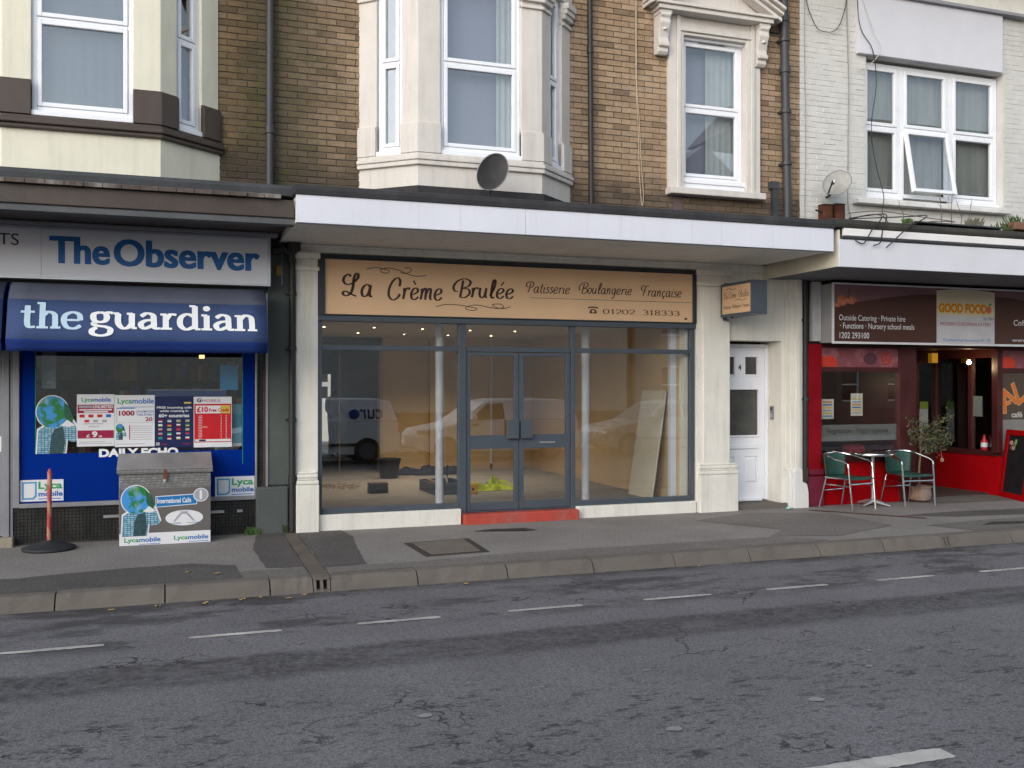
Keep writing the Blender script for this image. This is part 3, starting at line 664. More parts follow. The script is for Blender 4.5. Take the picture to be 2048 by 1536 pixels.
def canted_bay(parent, xs, yb, style, z_top=8.0):
    yw = 0.045
    path = [(xs[0], yw), (xs[1], yb), (xs[2], yb), (xs[3], yw)]
    L1 = math.hypot(xs[1]-xs[0], yb-yw); L2 = xs[2]-xs[1]; T = 2*L1+L2
    cream = CREAM_BAY if style == 'cream' else YELLOWCREAM
    ap = MB(); strip(ap, path, 0.0, -0.2, 3.62, 4.30)
    bay = ap.build('bay_window', cream, parent)
    bay['label'] = 'canted bay window painted cream' if style == 'cream' else 'canted bay window with dark brown sill and blocks'
    pr = [(0, .25), (L1-.215, L1+.27), (L1+L2-.27, L1+L2+.215), (T-.25, T)]
    if style == 'cream':
        s = MB(); strip(s, path, 0.055, -0.2, 4.30, 4.345); strip(s, path, 0.04, -0.2, 4.245, 4.299)
        s.build('sill', cream, bay, bevel=0.01)
        s = MB(); strip(s, path, 0.03, -0.2, 4.346, 4.385); s.build('sill_step', cream, bay, bevel=0.01)
        fl = MB(); strip(fl, path, 0.035, 0.001, 3.70, 4.0); fl.build('flashing', FELT, bay)
    else:
        s = MB(); strip(s, path, 0.05, -0.2, 4.30, 4.345); strip(s, path, 0.075, -0.2, 4.346, 4.40); s.build('sill', BROWN, bay, bevel=0.012)
        s = MB(); strip(s, path, 0.03, -0.2, 4.401, 4.44); s.build('sill_step', BROWN, bay, bevel=0.008)
    z_s = 4.385 if style == 'cream' else 4.44
    for k, (a, b) in enumerate(pr):
        sp = subpath(path, a, b)
        p = MB(); strip(p, sp, 0.0, -0.2, z_s, z_top); p.build('pier', cream, bay, bevel=0.008)
        zp = 4.72 if style == 'cream' else 4.78
        q = MB(); strip(q, sp, 0.035 if style == 'cream' else 0.045, -0.19, z_s+.002, zp); strip(q, sp, 0.022, -0.19, zp+.0005, zp+.022)
        q.build('plinth', cream if style == 'cream' else BROWN, bay, bevel=0.006)
        if style == 'cream':
            q = MB()
            for o_, z0, z1 in ((.03,6.22,6.26),(.05,6.30,6.36),(.075,6.361,6.42),(.095,6.421,6.50)): strip(q, sp, o_, -0.19, z0, z1)
            q.build('capital', cream, bay, bevel=0.008)
    e = MB(); strip(e, path, 0.02, -0.2, 6.52, z_top+.02); e.build('entablature', cream, bay)
    def seg(i):
        a, b = path[i], path[i+1]; l = math.hypot(b[0]-a[0], b[1]-a[1]); return a, ((b[0]-a[0])/l, (b[1]-a[1])/l)
    zb = 4.44 if style == 'cream' else 4.50
    ztr = 5.475 if style == 'cream' else 5.455
    for i, (s0, s1) in enumerate(((.25, L1-.215), (.27, L2-.27), (.215, L1-.25))):
        a, u = seg(i); n = (u[1], -u[0])
        ox, oy = a[0]+u[0]*s0-n[0]*.075, a[1]+u[1]*s0-n[1]*.075
        plastic_window(bay, ox, oy, u[0], u[1], s1-s0, zb, 6.52, [ztr])
        ox2, oy2 = ox-n[0]*.09, oy-n[1]*.09
        if style == 'cream':
            if i == 1:
                curtain(bay, ox2, oy2, u[0], u[1], .74, .98, 4.3, 6.6, CURTAIN, .010, 3)
                curtain(bay, ox2-n[0]*.06, oy2-n[1]*.06, u[0], u[1], .0, .98, 4.3, 6.6, LILACNET, .0012, 5, 'net_curtain')
            if i == 0: curtain(bay, ox2, oy2, u[0], u[1], .16, .38, 4.3, 6.6, BEIGE, .03, 4)
        else:
            if i == 1: curtain(bay, ox2, oy2, u[0], u[1], .02, .95, 4.3, 6.6, NETGREY, .0025, 9)
            if i == 2: curtain(bay, ox2, oy2, u[0], u[1], .05, .30, 4.3, 5.1, NETGREY, .02, 5)
    return bay
def rooms(parent, x0, x1, z0=3.64, z1=8.0, y0=0.28, y1=4.0):
    r = MB(); r.box(x0, x1, y0, y1, z0, z0+.02); r.box(x0, x1, y1, y1+.1, z0, z1); r.box(x0, x0+.05, y0, y1, z0, z1); r.box(x1-.05, x1, y0, y1, z0, z1)
    r.box(x0, x1, -1.0, y1+.1, z1, z1+.1)
    return r.build('interior_wall', DARKROOM, parent)
# ------------------------------------------------------------ patisserie building
pat = thing('patisserie_building', 'brick terraced building with cream bay window above an empty shop with dark grey frames', 'building', (4.9, 0.3, 0))
UP0 = 1.15
op_bay = (2.42, 4.66, 4.36, 6.5); op_sash = (6.50, 7.50, 4.36, 6.36)
m = MB(); wall_open(m, UP0, 8.385, 0.05, 0.27, 3.40, 8.4, [op_bay, op_sash])
wall = m.build('wall', MORTAR, pat)
lay_bricks(wall, UP0+.01, 8.385, 3.90, 8.2, 0.05, [(2.20, 4.88, 3, 9), (6.30, 7.69, 4.2, 6.75), (7.90, 8.04, 6.58, 6.70)], BRICK, rough=1.0, seed=3)
# darker cut bricks and a patched red brick near the roof joint
m = MB(); m.box(6.38, 6.52, 0.026, 0.08, 4.03, 4.215); m.build('air_brick', mat('dull_mauve_brick', (0.12,0.085,0.085), 0.9), wall)
m = MB()
m.box(7.895, 8.045, 0.018, 0.07, 6.575, 6.70); m.build('air_vent', mat('brown_vent', (0.11,0.075,0.05), 0.8), pat, bevel=0.006)
canted_bay(pat, (2.175, 2.762, 4.300, 4.905), -0.5, 'cream')
rooms(pat, UP0+.05, 8.36)
bw = MB(); bw.box(UP0, 1.33, 0.27, 12.0, 3.3, 8.4); bw.box(8.2, 8.385, 0.27, 7.2, 0.0, 8.4); bw.box(1.33, 8.2, 7.2, 7.4, 2.9, 8.4)
bw.build('party_wall', MORTAR, pat)
MB().box(UP0, 8.385, -0.1, 7.4, 8.42, 8.6).build('roof', LEAD, pat)

# tall sash window with moulded surround, brackets and pediment
sw = plastic_window(pat, 6.515, 0.14, 1, 0, 0.965, 4.455, 6.355, [5.425], vent=True, sill=0.10)
sw['label'] = 'tall white window under a pediment'
MB().box(6.517, 7.479, .03, .16, 4.314, 4.399).build('sill_board', UPVC, sw); MB().box(6.517, 7.479, .05, .20, 6.330, 6.372).build('head_board', UPVC, sw)
curtain(sw, 6.5, 0.25, 1, 0, .50, .97, 4.3, 6.5, CURTAIN, .006, 5)
curtain(sw, 6.5, 0.32, 1, 0, .0, .60, 4.3, 6.5, LILACNET, .0015, 5, 'net_curtain')
s = MB()
for a, b, y in ((6.29, 6.40, -.02), (6.401, 6.46, -.05), (6.461, 6.514, -.025)): s.box(a, b, y, .2, 4.315, 6.62)
for a, b, y in ((7.60, 7.705, -.02), (7.54, 7.599, -.05), (7.481, 7.539, -.025)): s.box(a, b, y, .2, 4.315, 6.62)
for a, b, y in ((6.36, 6.40, -.022), (6.401, 6.45, -.052), (6.451, 6.52, -.03), (6.521, 6.60, -.015)): s.box(6.402, 7.598, y, .2, a, b)
s.build('surround', CREAM_BAY, pat, bevel=0.008)
MB().box(6.27, 7.735, -.12, .2, 4.222, 4.312).build('stone_sill', CREAM_BAY, pat, bevel=0.012)
def bracket(x):
    prof = [(.06,6.59),(-.16,6.59),(-.17,6.53),(-.14,6.50),(-.155,6.44),(-.12,6.36),(-.09,6.26),(-.10,6.20),(-.13,6.19),(-.125,6.14),(-.08,6.13),(-.085,6.08),(-.05,6.04),(.06,6.06)]
    b = MB().side(prof, x-.075, x+.075).build('bracket', CREAM_BAY, pat, bevel=0.012)
    q = MB(); q.lathe([(.001,-.02),(.03,-.012),(.034,0),(.03,.012),(.001,.02)], (x, -.125, 6.36), 10); q.build('carving', CREAM_BAY, b, smooth=True)
    q = MB(); q.lathe([(.001,-.03),(.05,-.02),(.055,0),(.05,.02),(.001,.03)], (x, -.07, 6.16), 10); q.build('carving', CREAM_BAY, b, smooth=True)
    MB().box(x-.085, x+.085, -.165, .05, 6.555, 6.60).build('cap', CREAM_BAY, b)
bracket(6.175); bracket(7.685)
s = MB(); s.box(6.06, 7.80, -.20, .06, 6.602, 6.66); s.box(6.02, 7.84, -.235, .06, 6.661, 6.70); s.build('cornice', CREAM_BAY, pat, bevel=0.008)
s = MB()
for o_, y, t0 in ((0.0, -.30, .05), (0.052, -.25, .05), (.104, -.20, .06)):
    # raking mouldings as inverted V bands
    ax, az = 6.93, 7.33-o_*1.02
    s.slab([(5.93, 6.79-o_*1.1+.02), (ax, az), (7.93, 6.79-o_*1.1+.02), (7.93, 6.79-o_*1.1-t0+.03), (ax, az-t0*1.05), (5.93, 6.79-o_*1.1-t0+.03)], y, .06)
s.build('pediment', CREAM_BAY, pat, bevel=0.006)
MB().slab([(6.1, 6.701), (6.93, 7.20), (7.76, 6.701)], -.04, .05).build('tympanum', CREAM_BAY, pat)

# canopy: white fascia, felt roof, cream soffit
k_ = NT('streaked_white_board'); cc_ = k_.mix(k_.ramp(k_.noise(1.2, 5, .6), [(.3, 0.), (.7, 1.)]), (.63,.635,.70), (.69,.695,.76))
cc_ = k_.mix(k_.ramp(k_.noise(5.0, 4, .7, stretch=(2.6, 1, .12)), [(.56, 0.), (.72, .38)]), cc_, (.40,.39,.38)); cc_ = k_.mix(k_.ramp(k_.noise(30, 3, .7), [(.62, 0.), (.72, .3)]), cc_, (.36,.34,.32))
k_.bsdf(cc_, .5, 0, .35, k_.noise(20, 3), .1, .004); FASC = k_.m
for a_, b_ in ((1.243, 3.678), (3.681, 6.118), (6.121, 7.685)): MB().box(a_, b_, -1.60+random.uniform(0,.003), -1.565, 3.322+random.uniform(0,.002), 3.607).build('fascia_board', FASC, pat, bevel=0.004)
m = MB(); m.box(1.243, 7.685, -1.566, 0.02, 3.33, 3.355); m.box(1.250, 1.28, -1.565, 0.05, 3.356, 3.60); m.box(7.655, 7.683, -1.565, 0.05, 3.356, 3.60)
m.build('soffit', CREAM, pat)
MB().box(1.255, 7.68, -1.592, -1.57, 3.314, 3.3215).build('drip_edge', SLATE, pat)
m = MB(); m.side([(-1.615,3.600),(-1.62,3.655),(-1.60,3.70),(-1.55,3.715),(-1.40,3.69),(0.045,3.70),(0.045,3.608),(-1.56,3.608)], 1.22, 7.70)
m.build('roof_felt', FELT, pat, bevel=0.01)

# ground floor masonry
m = MB(); m.box(1.43, 8.42, 0.0, 0.25, 3.215, 3.42); m.box(1.43, 1.685, 0.0, .25, 0, 3.214); m.box(6.68, 7.20, 0.0, .25, 0, 3.214)
m.box(7.20, 8.05, 0.0, .34, 2.305, 3.214); m.box(8.05, 8.42, 0.0, .5, 0, 3.214); m.box(7.15, 7.20, 0.0, .5, 0, 2.305)
m.build('front_wall', CREAM, pat)
m = MB(); m.box(1.43, 8.42, -.045, -.001, 3.235, 3.329); m.box(1.43, 8.42, -.075, -.001, 3.295, 3.328); m.build('cornice', CREAM, pat, bevel=0.008)
def pilaster(x0, x1, px0, px1, zp=0.55, yp=-.05, zcap=3.19):
    p = MB(); p.box(x0, x1, yp, -.001, 0.0, 3.234)
    o = p.build('pilaster', CREAM, pat, bevel=0.008)
    b = MB(); b.box(px0, px1, yp-.075, -.001, -.01, zp); b.build('plinth', CREAM, o, bevel=0.01)
    b = MB()
    n = 7
    for (a, c, e) in ((zp+.001, zp+.05, .085), (zp+.051, zp+.075, .05), (zp+.076, zp+.12, .06), (zp+.121, zp+.15, .03)):
        b.box(px0+.03-e*.3, px1-.03+e*.3, yp-e, -.001, a, c)
    b.build('base_moulding', CREAM, o, bevel=0.014)
    c = MB(); c.box(x0-.012, x1+.012, yp-.03, -.001, 3.02, 3.07); c.box(x0-.02, x1+.02, yp-.05, -.001, 3.16, 3.233); c.build('capital', CREAM, o, bevel=0.01)
pilaster(1.43, 1.685, 1.425, 1.688)
pilaster(6.69, 7.195, 6.70, 7.29, 0.50)
m = MB(); m.box(6.775, 7.19, -.075, -.0505, .62, 3.01); m.build('pilaster_face', CREAM, pat, bevel=0.01)
m = MB()
for a, b, y in ((8.10, 8.16, -.04), (8.161, 8.22, -.07), (8.221, 8.30, -.10), (8.301, 8.345, -.07), (8.346, 8.385, -.04)): m.box(a, b, y, -.001, 0.52, 3.20)
m.build('moulded_pier', CREAM, pat, bevel=0.008)
m = MB(); m.slab([(8.16,-.01),(8.16,.50),(8.20,.56),(8.30,.54),(8.305,.36),(8.375,.33),(8.40,.22),(8.405,-.01)], -.15, -.101)
m.box(8.12, 8.39, -.10, -.001, -.01, .53); m.build('broken_plinth', mat('chipped_white_paint', (0.72,0.71,0.68), 0.8, var=0.06, dirt=0.25, dirtcol=(.4,.37,.32)), pat, bevel=0.012)
MB().box(8.302, 8.40, -.145, -.101, .355, .545).build('exposed_brick', mat('exposed_brown_brick', (0.055,0.036,0.03), 0.9, var=0.3, bump=0.6), pat, bevel=0.012)

# shop frame in dark slate grey
m = MB()
m.box(1.686, 1.735, -.02, .07, .19, 2.445); m.box(6.62, 6.678, -.02, .07, .16, 2.445)
m.box(1.686, 6.678, -.055, .07, 2.446, 2.51)
m.box(1.735, 3.395, -.005, .06, 2.108, 2.168); m.box(3.49, 4.885, -.005, .06, 2.108, 2.168); m.box(4.945, 6.62, -.005, .06, 2.108, 2.168)
m.box(3.395, 3.49, -.02, .07, .03, 2.445); m.box(4.885, 4.945, -.02, .07, .03, 2.445)
m.box(1.735, 3.395, -.03, .065, .19, .252); m.box(4.945, 6.62, -.03, .065, .155, .218)
m.box(3.49, 4.885, -.01, .06, .128, .142)
fr = m.build('shop_frame', SLATE, pat, bevel=0.005)
for a, b, z0, z1 in ((1.735,3.395,2.168,2.446),(3.49,4.885,2.168,2.446),(4.945,6.62,2.168,2.446),(1.735,3.395,.252,2.108),(4.945,6.62,.218,2.108)):
    MB().box(a-.006, b+.006, .022, .030, z0-.006, z1+.006).build('pane', GLASS, fr)
m = MB(); m.box(1.690, 3.41, -.075, .24, -.01, .188); m.build('stall_riser', CREAM, pat, bevel=0.008)
m = MB(); m.box(4.95, 6.672, -.075, .24, -.01, .152); m.build('stall_riser', CREAM, pat, bevel=0.008)
MB().box(3.432, 4.945, -.16, .24, -.01, .124).build('door_step', REDSTEP, pat, bevel=0.012)
def leaf(x0, x1, mirror):
    st = .058; d = MB()
    d.box(x0, x0+st, 0.0, .045, .148, 2.102); d.box(x1-st, x1, 0.0, .045, .148, 2.102)
    for a, b in ((.148, .243), (.905, 1.075), (2.058, 2.102)): d.box(x0+st, x1-st, 0.002, .043, a, b)
    o = d.build('shop_door', SLATE, pat, bevel=0.004)
    for a, b in ((.243, .905), (1.075, 2.058)): MB().box(x0+st-.005, x1-st+.005, .018, .026, a-.005, b+.005).build('pane', GLASS, o)
    px = (x1-.165, x1-.012) if not mirror else (x0+.012, x0+.165)
    MB().box(px[0], px[1], -.05, -.018, 1.03, 1.258).build('pull_plate', SLATE, o, bevel=0.006)
    MB().box((px[0]+px[1])/2-.015, (px[0]+px[1])/2+.015, -.02, .001, 1.10, 1.19).build('pull_bracket', SLATE, o)
    if mirror: MB().box(x0+.27, x0+.48, -.012, .0, .962, .984).build('letter_slot', ALUFRAME, o, bevel=0.004)
leaf(3.494, 4.183, False); leaf(4.191, 4.881, True)

# front door number 4
def panel_door():
    y0 = .335; d = MB()
    d.box(7.20, 7.245, .30, .40, .075, 2.27); d.box(8.005, 8.05, .30, .40, .075, 2.27); d.box(7.245, 8.005, .30, .40, 2.225, 2.27)
    o = d.build('front_door', UPVC, pat, bevel=0.006)
    lf = MB(); wall_open(lf, 7.248, 8.002, y0, y0+.05, .085, 2.222, [(7.32,7.515,1.845,2.088),(7.69,7.885,1.845,2.088),(7.305,7.90,.99,1.63),(7.32,7.515,.32,.69),(7.69,7.885,.32,.69)])
    lf.build('door_leaf', UPVC, o)
    for a, b, c, e in ((7.32,7.515,1.845,2.088),(7.69,7.885,1.845,2.088),(7.305,7.90,.99,1.63)):
        MB().box(a-.003, b+.003, y0+.02, y0+.03, c-.003, e+.003).build('pane', mat('obscured_door_glass', (.075,.075,.068), .22, var=.3, scale=5, bump=.05, spec=.7), o)
        f = MB(); t = .028
        f.box(a-t, a, y0-.014, y0+.001, c-t, e+t); f.box(b, b+t, y0-.014, y0+.001, c-t, e+t); f.box(a, b, y0-.014, y0+.001, e, e+t); f.box(a, b, y0-.014, y0+.001, c-t, c)
        f.build('beading', UPVC, o, bevel=0.008)
    for a, b in ((7.32,7.515),(7.69,7.885)):
        f = MB(); f.box(a-.002, b+.002, y0+.02, y0+.03, .318, .692); f.add([(a+.03,y0-.0,.35),(b-.03,y0-.0,.35),(b-.03,y0-.0,.66),(a+.03,y0-.0,.66),(a,y0+.02,.32),(b,y0+.02,.32),(b,y0+.02,.69),(a,y0+.02,.69)],[(0,1,2,3),(4,5,1,0),(5,6,2,1),(6,7,3,2),(7,4,0,3)])
        f.build('panel', UPVC, o)
    MB().box(7.30, 7.91, y0-.02, y0+.001, .80, .865).build('drip_rail', UPVC, o, bevel=0.008)
    MB().box(7.30, 7.91, .24, .34, .075, .10).build('weather_bar', UPVC, o, bevel=0.006)
    text('4', 7.575, 7.63, 1.90, 1.985, wallplace(y0), BLACK, o, bold=.02, name='door_number')
panel_door()
MB().box(7.10, 8.15, -.06, .5, -.01, .065).build('threshold', STONE, pat, bevel=0.01)

# empty shop interior
room = thing('shop_room', 'empty beige shop room with bare floor behind the glass front', 'room', (4.2, 3.0, 0.1))
room['kind'] = 'structure'
FZ = .13
MB().box(1.45, 6.75, .245, 12.0, -.05, FZ).build('room_floor', SCREED, room)
m = MB(); m.box(1.50, 1.58, .25, 5.8, FZ, 2.58); m.build('room_wall', PLASTER, room)
m = MB(); m.box(6.56, 6.74, .25, 5.9, FZ, 2.58); m.build('room_wall', PLASTER, room)
m = MB(); m.box(3.70, 6.56, 5.8, 5.95, FZ, 2.58); m.build('room_wall', PLASTER, room)
m = MB(); m.box(4.55, 4.85, 5.70, 5.799, FZ, 2.55); m.build('chimney_breast', PLASTER, room); m = MB(); m.box(5.72, 5.76, 5.76, 5.799, FZ, 2.55); m.build('conduit', WHITE, room)
MB().box(3.64, 3.70, 5.78, 5.97, FZ, 2.4).build('door_lining', mat('pale_timber', (.42,.31,.17), .7), room)
MB().box(1.50, 6.74, .10, 5.95, 2.55, 2.58).build('room_ceiling', CEILM, room)
m = MB(); m.box(1.5, 1.6, 5.8, 11.1, FZ, 2.58); m.box(3.71, 3.85, 5.95, 11.1, FZ, 2.58); m.box(1.5, 3.85, 5.96, 11.1, 2.45, 2.58)
wall_open(m, 1.5, 3.85, 11.0, 11.1, FZ, 2.58, [(2.55, 3.615, FZ, 1.935)]); m.build('back_passage_wall', DARKWALL, room)
MB().box(6.60, 6.74, .10, .25, FZ, 2.5).build('window_reveal', CREAM, room)
MB().box(6.46, 6.555, .245, .33, FZ, 2.55).build('white_post', WHITE, room, bevel=.01)
m = MB(); m.box(3.72, 6.55, 5.76, 5.799, FZ, FZ+.1); m.box(6.53, 6.559, .4, 5.76, FZ, FZ+.1); m.build('skirting', PLASTER, room)
for i, (x, lb) in enumerate(((3.32, 'slim white steel column behind the fixed pane beside the double doors'), (5.36, 'slim white steel column by the leaning plasterboard side of the shop'))):
    c = thing('steel_column', lb, 'column', (x, .6, FZ), group='white columns inside the shop')
    q = MB(); q.tube([(x,.6,FZ),(x,.6,2.55)], .053, 16); q.build('shaft', WHITE, c, smooth=True)
    MB().box(x-.08, x+.08, .52, .68, FZ, FZ+.012).build('foot_plate', WHITE, c)
k84 = .8936
for i, (x, y) in enumerate([(2.463,4.575),(3.261,4.438),(4.123,4.592),(3.334,6.236),(4.249,6.476),(5.13,6.559),(5.016,4.761),(5.862,4.798),(5.968,6.464)]):
    x, y = x*k84, CAM.y+(y-CAM.y)*k84
    t = thing('ceiling_downlight', 'small lit downlight in the shop ceiling', 'downlight', (x, y, 2.55), group='downlights in the shop ceiling')
    q = MB(); q.lathe([(.045,-.008),(.05,0),(.05,.004),(.045,.004)], (x, y, 2.55), 14); q.build('trim_ring', CHROME, t)
    q = MB(); q.lathe([(.018,-.008),(.022,-.003),(.018,.0)], (x, y, 2.5495), 12); q.build('bulb', emis('warm_bulb', (1.0,.72,.36), 22.0), t)
    L = bpy.data.lights.new('downlight_beam', 'SPOT'); L.energy = 34.0; L.color = (1,.82,.58); L.spot_size = R(110); L.spot_blend = 1.0; L.shadow_soft_size = .04
    lo = bpy.data.objects.new('downlight_beam', L); COL.objects.link(lo); lo.parent = t; lo.location = (0, 0, -.03)

# things left on the shop floor
b = thing('builders_bucket', 'black plastic builder\'s bucket standing by the back opening of the shop', 'bucket', (3.56, 4.66, FZ))
q = MB(); q.lathe([(.15,0),(.19,.30),(.205,.30),(.205,.33),(.19,.33),(.145,.02)], (3.56,4.66,FZ), 18); q.build('tub', BLACK, b, smooth=True)
q = MB(); q.tube([(3.56+.2*math.cos(t), 4.66-.06*math.sin(t), FZ+.31-.12*math.sin(t)) for t in [k*math.pi/8 for k in range(9)]], .006, 5); q.build('handle', ALUFRAME, b)
def lump(name, label, cat, pts, m, n=10, seed=1, amp=.25):
    rr = random.Random(seed); mb = MB(); rings = []
    for (x, y, z, rx, ry, rz_) in pts:
        vv = []; k1 = 6
        for i in range(k1+1):
            th = math.pi/2*i/k1
            for j in range(n):
                a = 2*math.pi*j/n; f = 1+rr.uniform(-amp, amp)*math.sin(th+.3)
                vv.append((x+rx*math.cos(th)*math.cos(a)*f, y+ry*math.cos(th)*math.sin(a)*f, z+rz_*math.sin(th)*f))
        mb.add(vv, [(i*n+j, i*n+(j+1)%n, (i+1)*n+(j+1)%n, (i+1)*n+j) for i in range(k1) for j in range(n)])
    o = mb.build(name, m, None, smooth=True, fix=False); tag(o, label, cat); return o
lump('dust_sheet', 'rolled dark blue dust sheet lying behind the tool tray', 'dust sheet', [(4.0,5.1,FZ,.28,.12,.12),(4.35,5.0,FZ,.3,.13,.15),(4.7,5.0,FZ,.26,.12,.13)], mat('dark_blue_cloth', (.030,.034,.060), .9, var=.3), seed=4)
LIME = mat('lime_fluorescent_cloth', (.46,.55,.015), .85, var=.3, scale=14); SILV = mat('reflective_grey_tape', (.34,.34,.33), .4)
jr = random.Random(4); jk = MB(); NX, NY = 34, 22; vv = []
rid = [(jr.uniform(0, 6.28), jr.uniform(9, 26), jr.uniform(0, 6.28), jr.uniform(.3, 1.0)) for _ in range(9)]
for i in range(NX+1):
    for j_ in range(NY+1):
        u_, v_ = i/NX*2-1, j_/NY*2-1; r_ = max(0.0, 1-(abs(u_)**2.4+abs(v_)**2.4)); h = 0.0
        for (an, fq, ph, am) in rid: h += am*(1-abs(math.sin((u_*math.cos(an)+v_*math.sin(an))*fq*.5+ph)))
        h = h/5.2*(.55+.45*math.sin(u_*3.4+1.0)**2)
        vv.append((4.62+u_*.40+.05*math.sin(v_*4+u_*2), 2.42+v_*.24+.04*math.sin(u_*5), FZ+.006+.32*h*r_**.7))
for i in range(NX):
    for j_ in range(NY):
        jk.cur = 1 if (j_ in (8, 9) or (i in (9, 10) and j_ > 9)) else 0
        jk.add([vv[i*(NY+1)+j_], vv[(i+1)*(NY+1)+j_], vv[(i+1)*(NY+1)+j_+1], vv[i*(NY+1)+j_+1]], [(0,1,2,3)])
tag(jk.build('high_visibility_jacket', [LIME, SILV], None, fix=False), 'crumpled lime yellow high visibility jacket on the shop floor', 'jacket')
t = thing('tool_case', 'small dark toolbox alone on the bare shop floor', 'toolbox', (2.9, 2.5, FZ))
MB().box(2.78, 3.06, 2.42, 2.58, FZ, FZ+.10).build('case', BLACK, t, bevel=.012); MB().box(2.78, 3.06, 2.42, 2.58, FZ+.105, FZ+.15).build('lid', mat('dark_red_plastic', (.06,.02,.02), .5), t, bevel=.012)
t = thing('tool_tray', 'open grey tool tray full of trowels beside the yellow level', 'tool tray', (3.85, 2.35, FZ))
q = MB(); q.box(3.60,4.12,1.95,2.75,FZ,FZ+.02)
for a in ((3.60,3.62,1.95,2.75),(4.10,4.12,1.95,2.75),(3.62,4.10,1.95,1.97),(3.62,4.10,2.73,2.75)): q.box(*a, FZ+.02, FZ+.16)
q.build('tray', mat('grey_blue_plastic', (.07,.08,.095), .6), t, bevel=.006)
q = MB(); q.box(3.68,3.72,2.0,2.6,FZ+.10,FZ+.17); q.build('tool', mat('wood_handle', (.30,.20,.10), .7), t); q = MB(); q.tube([(3.85,2.1,FZ+.15),(3.98,2.62,FZ+.19)], .018, 8); q.build('tool', ALUFRAME, t); q = MB(); q.tube([(4.0,2.65,FZ+.02),(4.01,2.66,FZ+.36)], .012, 6); q.build('tool', BLACK, t)
t = thing('spirit_level', 'yellow spirit level box lying in front of the lime jacket', 'spirit level', (4.24, 2.05, FZ))
q = MB(); q.box(4.06, 4.28, 1.98, 2.04, FZ, FZ+.14); q.build('body', mat('yellow_paint', (.62,.32,.015), .5), t, bevel=.006)
q = MB(); q.disc(4.20, FZ+.06, .02, .02, 1.975, 1.981, 14); q.build('vial', BLACK, t)
rr = random.Random(5); q = MB()
for i in range(60):
    x, y = 2.25+rr.random()*.55, 3.0+rr.random()*.6; a = rr.random()*3.1; l = rr.uniform(.03, .12)
    q.tube([(x,y,FZ+rr.uniform(.005,.05)),(x+l*math.cos(a),y+l*math.sin(a),FZ+rr.uniform(.005,.06))], .006, 4)
tag(q.build('wood_shavings', mat('pale_shaving', (.30,.20,.09), .9, var=.3)), 'loose heap of wood shavings on the shop floor', 'shavings', kind='stuff')
t = thing('plasterboard_sheet', 'pale plasterboard sheet leaning against the shop side wall', 'plasterboard', (6.45, .85, FZ))
q = MB(); q.slab([(6.30,FZ),(6.325,FZ),(6.552,1.62),(6.527,1.62)], .50, 1.20); q.build('board', mat('plasterboard_face', (.60,.53,.42), .9, var=.04), t)
q = MB(); q.slab([(6.2995,FZ+.001),(6.3105,FZ+.001),(6.5365,1.619),(6.5265,1.619)], .494, .501); q.build('paper_edge', CREAM, t)
t = thing('timber_batten', 'thin pale timber batten propped upright in the dark back opening', 'batten', (3.05, 6.2, FZ))
q = MB(); q.box(2.985, 3.0, 6.2, 6.225, FZ, 2.25); q.build('batten', mat('pale_timber', (.42,.31,.17), .7), t)

# figure in the back doorway
def figure(name, label, joints, radii, edges, zones, mats, loc, rz):
    me = bpy.data.meshes.new(name); me.from_pydata(joints, edges, [])
    ob = bpy.data.objects.new(name+'_s', me); COL.objects.link(ob)
    sk = ob.modifiers.new('s', 'SKIN'); ss = ob.modifiers.new('u', 'SUBSURF'); ss.levels = 2
    for v, r in zip(me.skin_vertices[0].data, radii): v.radius = r if isinstance(r, tuple) else (r, r)
    me.skin_vertices[0].data[0].use_root = True
    dg = bpy.context.evaluated_depsgraph_get(); fm = bpy.data.meshes.new_from_object(ob.evaluated_get(dg)); fm.name = name
    bpy.data.objects.remove(ob); bpy.data.meshes.remove(me)
    for m_ in mats: fm.materials.append(m_)
    for p in fm.polygons: p.material_index = zones(p.center); p.use_smooth = True
    o = bpy.data.objects.new(name, fm); COL.objects.link(o); o.location = loc; o.rotation_euler = (0,0,rz); o.scale = (.9,.9,.9); WM[o.name] = Matrix.Identity(4)
    tag(o, label, 'person'); return o
J = [(0,0,.92),(0,.02,1.12),(0,.03,1.34),(0,.0,1.47),(0,-.03,1.56),(0,-.05,1.66),
     (-.17,.03,1.38),(-.24,-.02,1.12),(-.20,-.22,.98),(-.19,-.30,.95),(.17,.03,1.38),(.25,.0,1.12),(.20,-.22,.98),(.19,-.30,.95),
     (-.10,0,.86),(-.12,-.04,.48),(-.13,.0,.08),(-.13,-.14,.035),(.10,0,.86),(.12,-.06,.48),(.13,.04,.08),(.14,-.10,.035)]
Rr = [(.15,.11),(.145,.105),(.16,.10),(.06,.06),(.085,.095),(.07,.08),.065,.05,.038,.035,.065,.05,.038,.035,.09,.065,.048,.035,.09,.065,.048,.035]
Ed = [(0,1),(1,2),(2,3),(3,4),(4,5),(2,6),(6,7),(7,8),(8,9),(2,10),(10,11),(11,12),(12,13),(0,14),(14,15),(15,16),(16,17),(0,18),(18,19),(19,20),(20,21)]
def zone(c):
    if c.z < .10: return 4
    if c.z < .93 and abs(c.y) < .15 or c.z < .80: return 1
    if c.z > 1.63 or (c.z > 1.56 and c.y > .0): return 3
    if c.z > 1.47: return 2
    if c.y < -.25: return 2
    if c.z > 1.36 and abs(c.x) < .12: return 5
    return 0
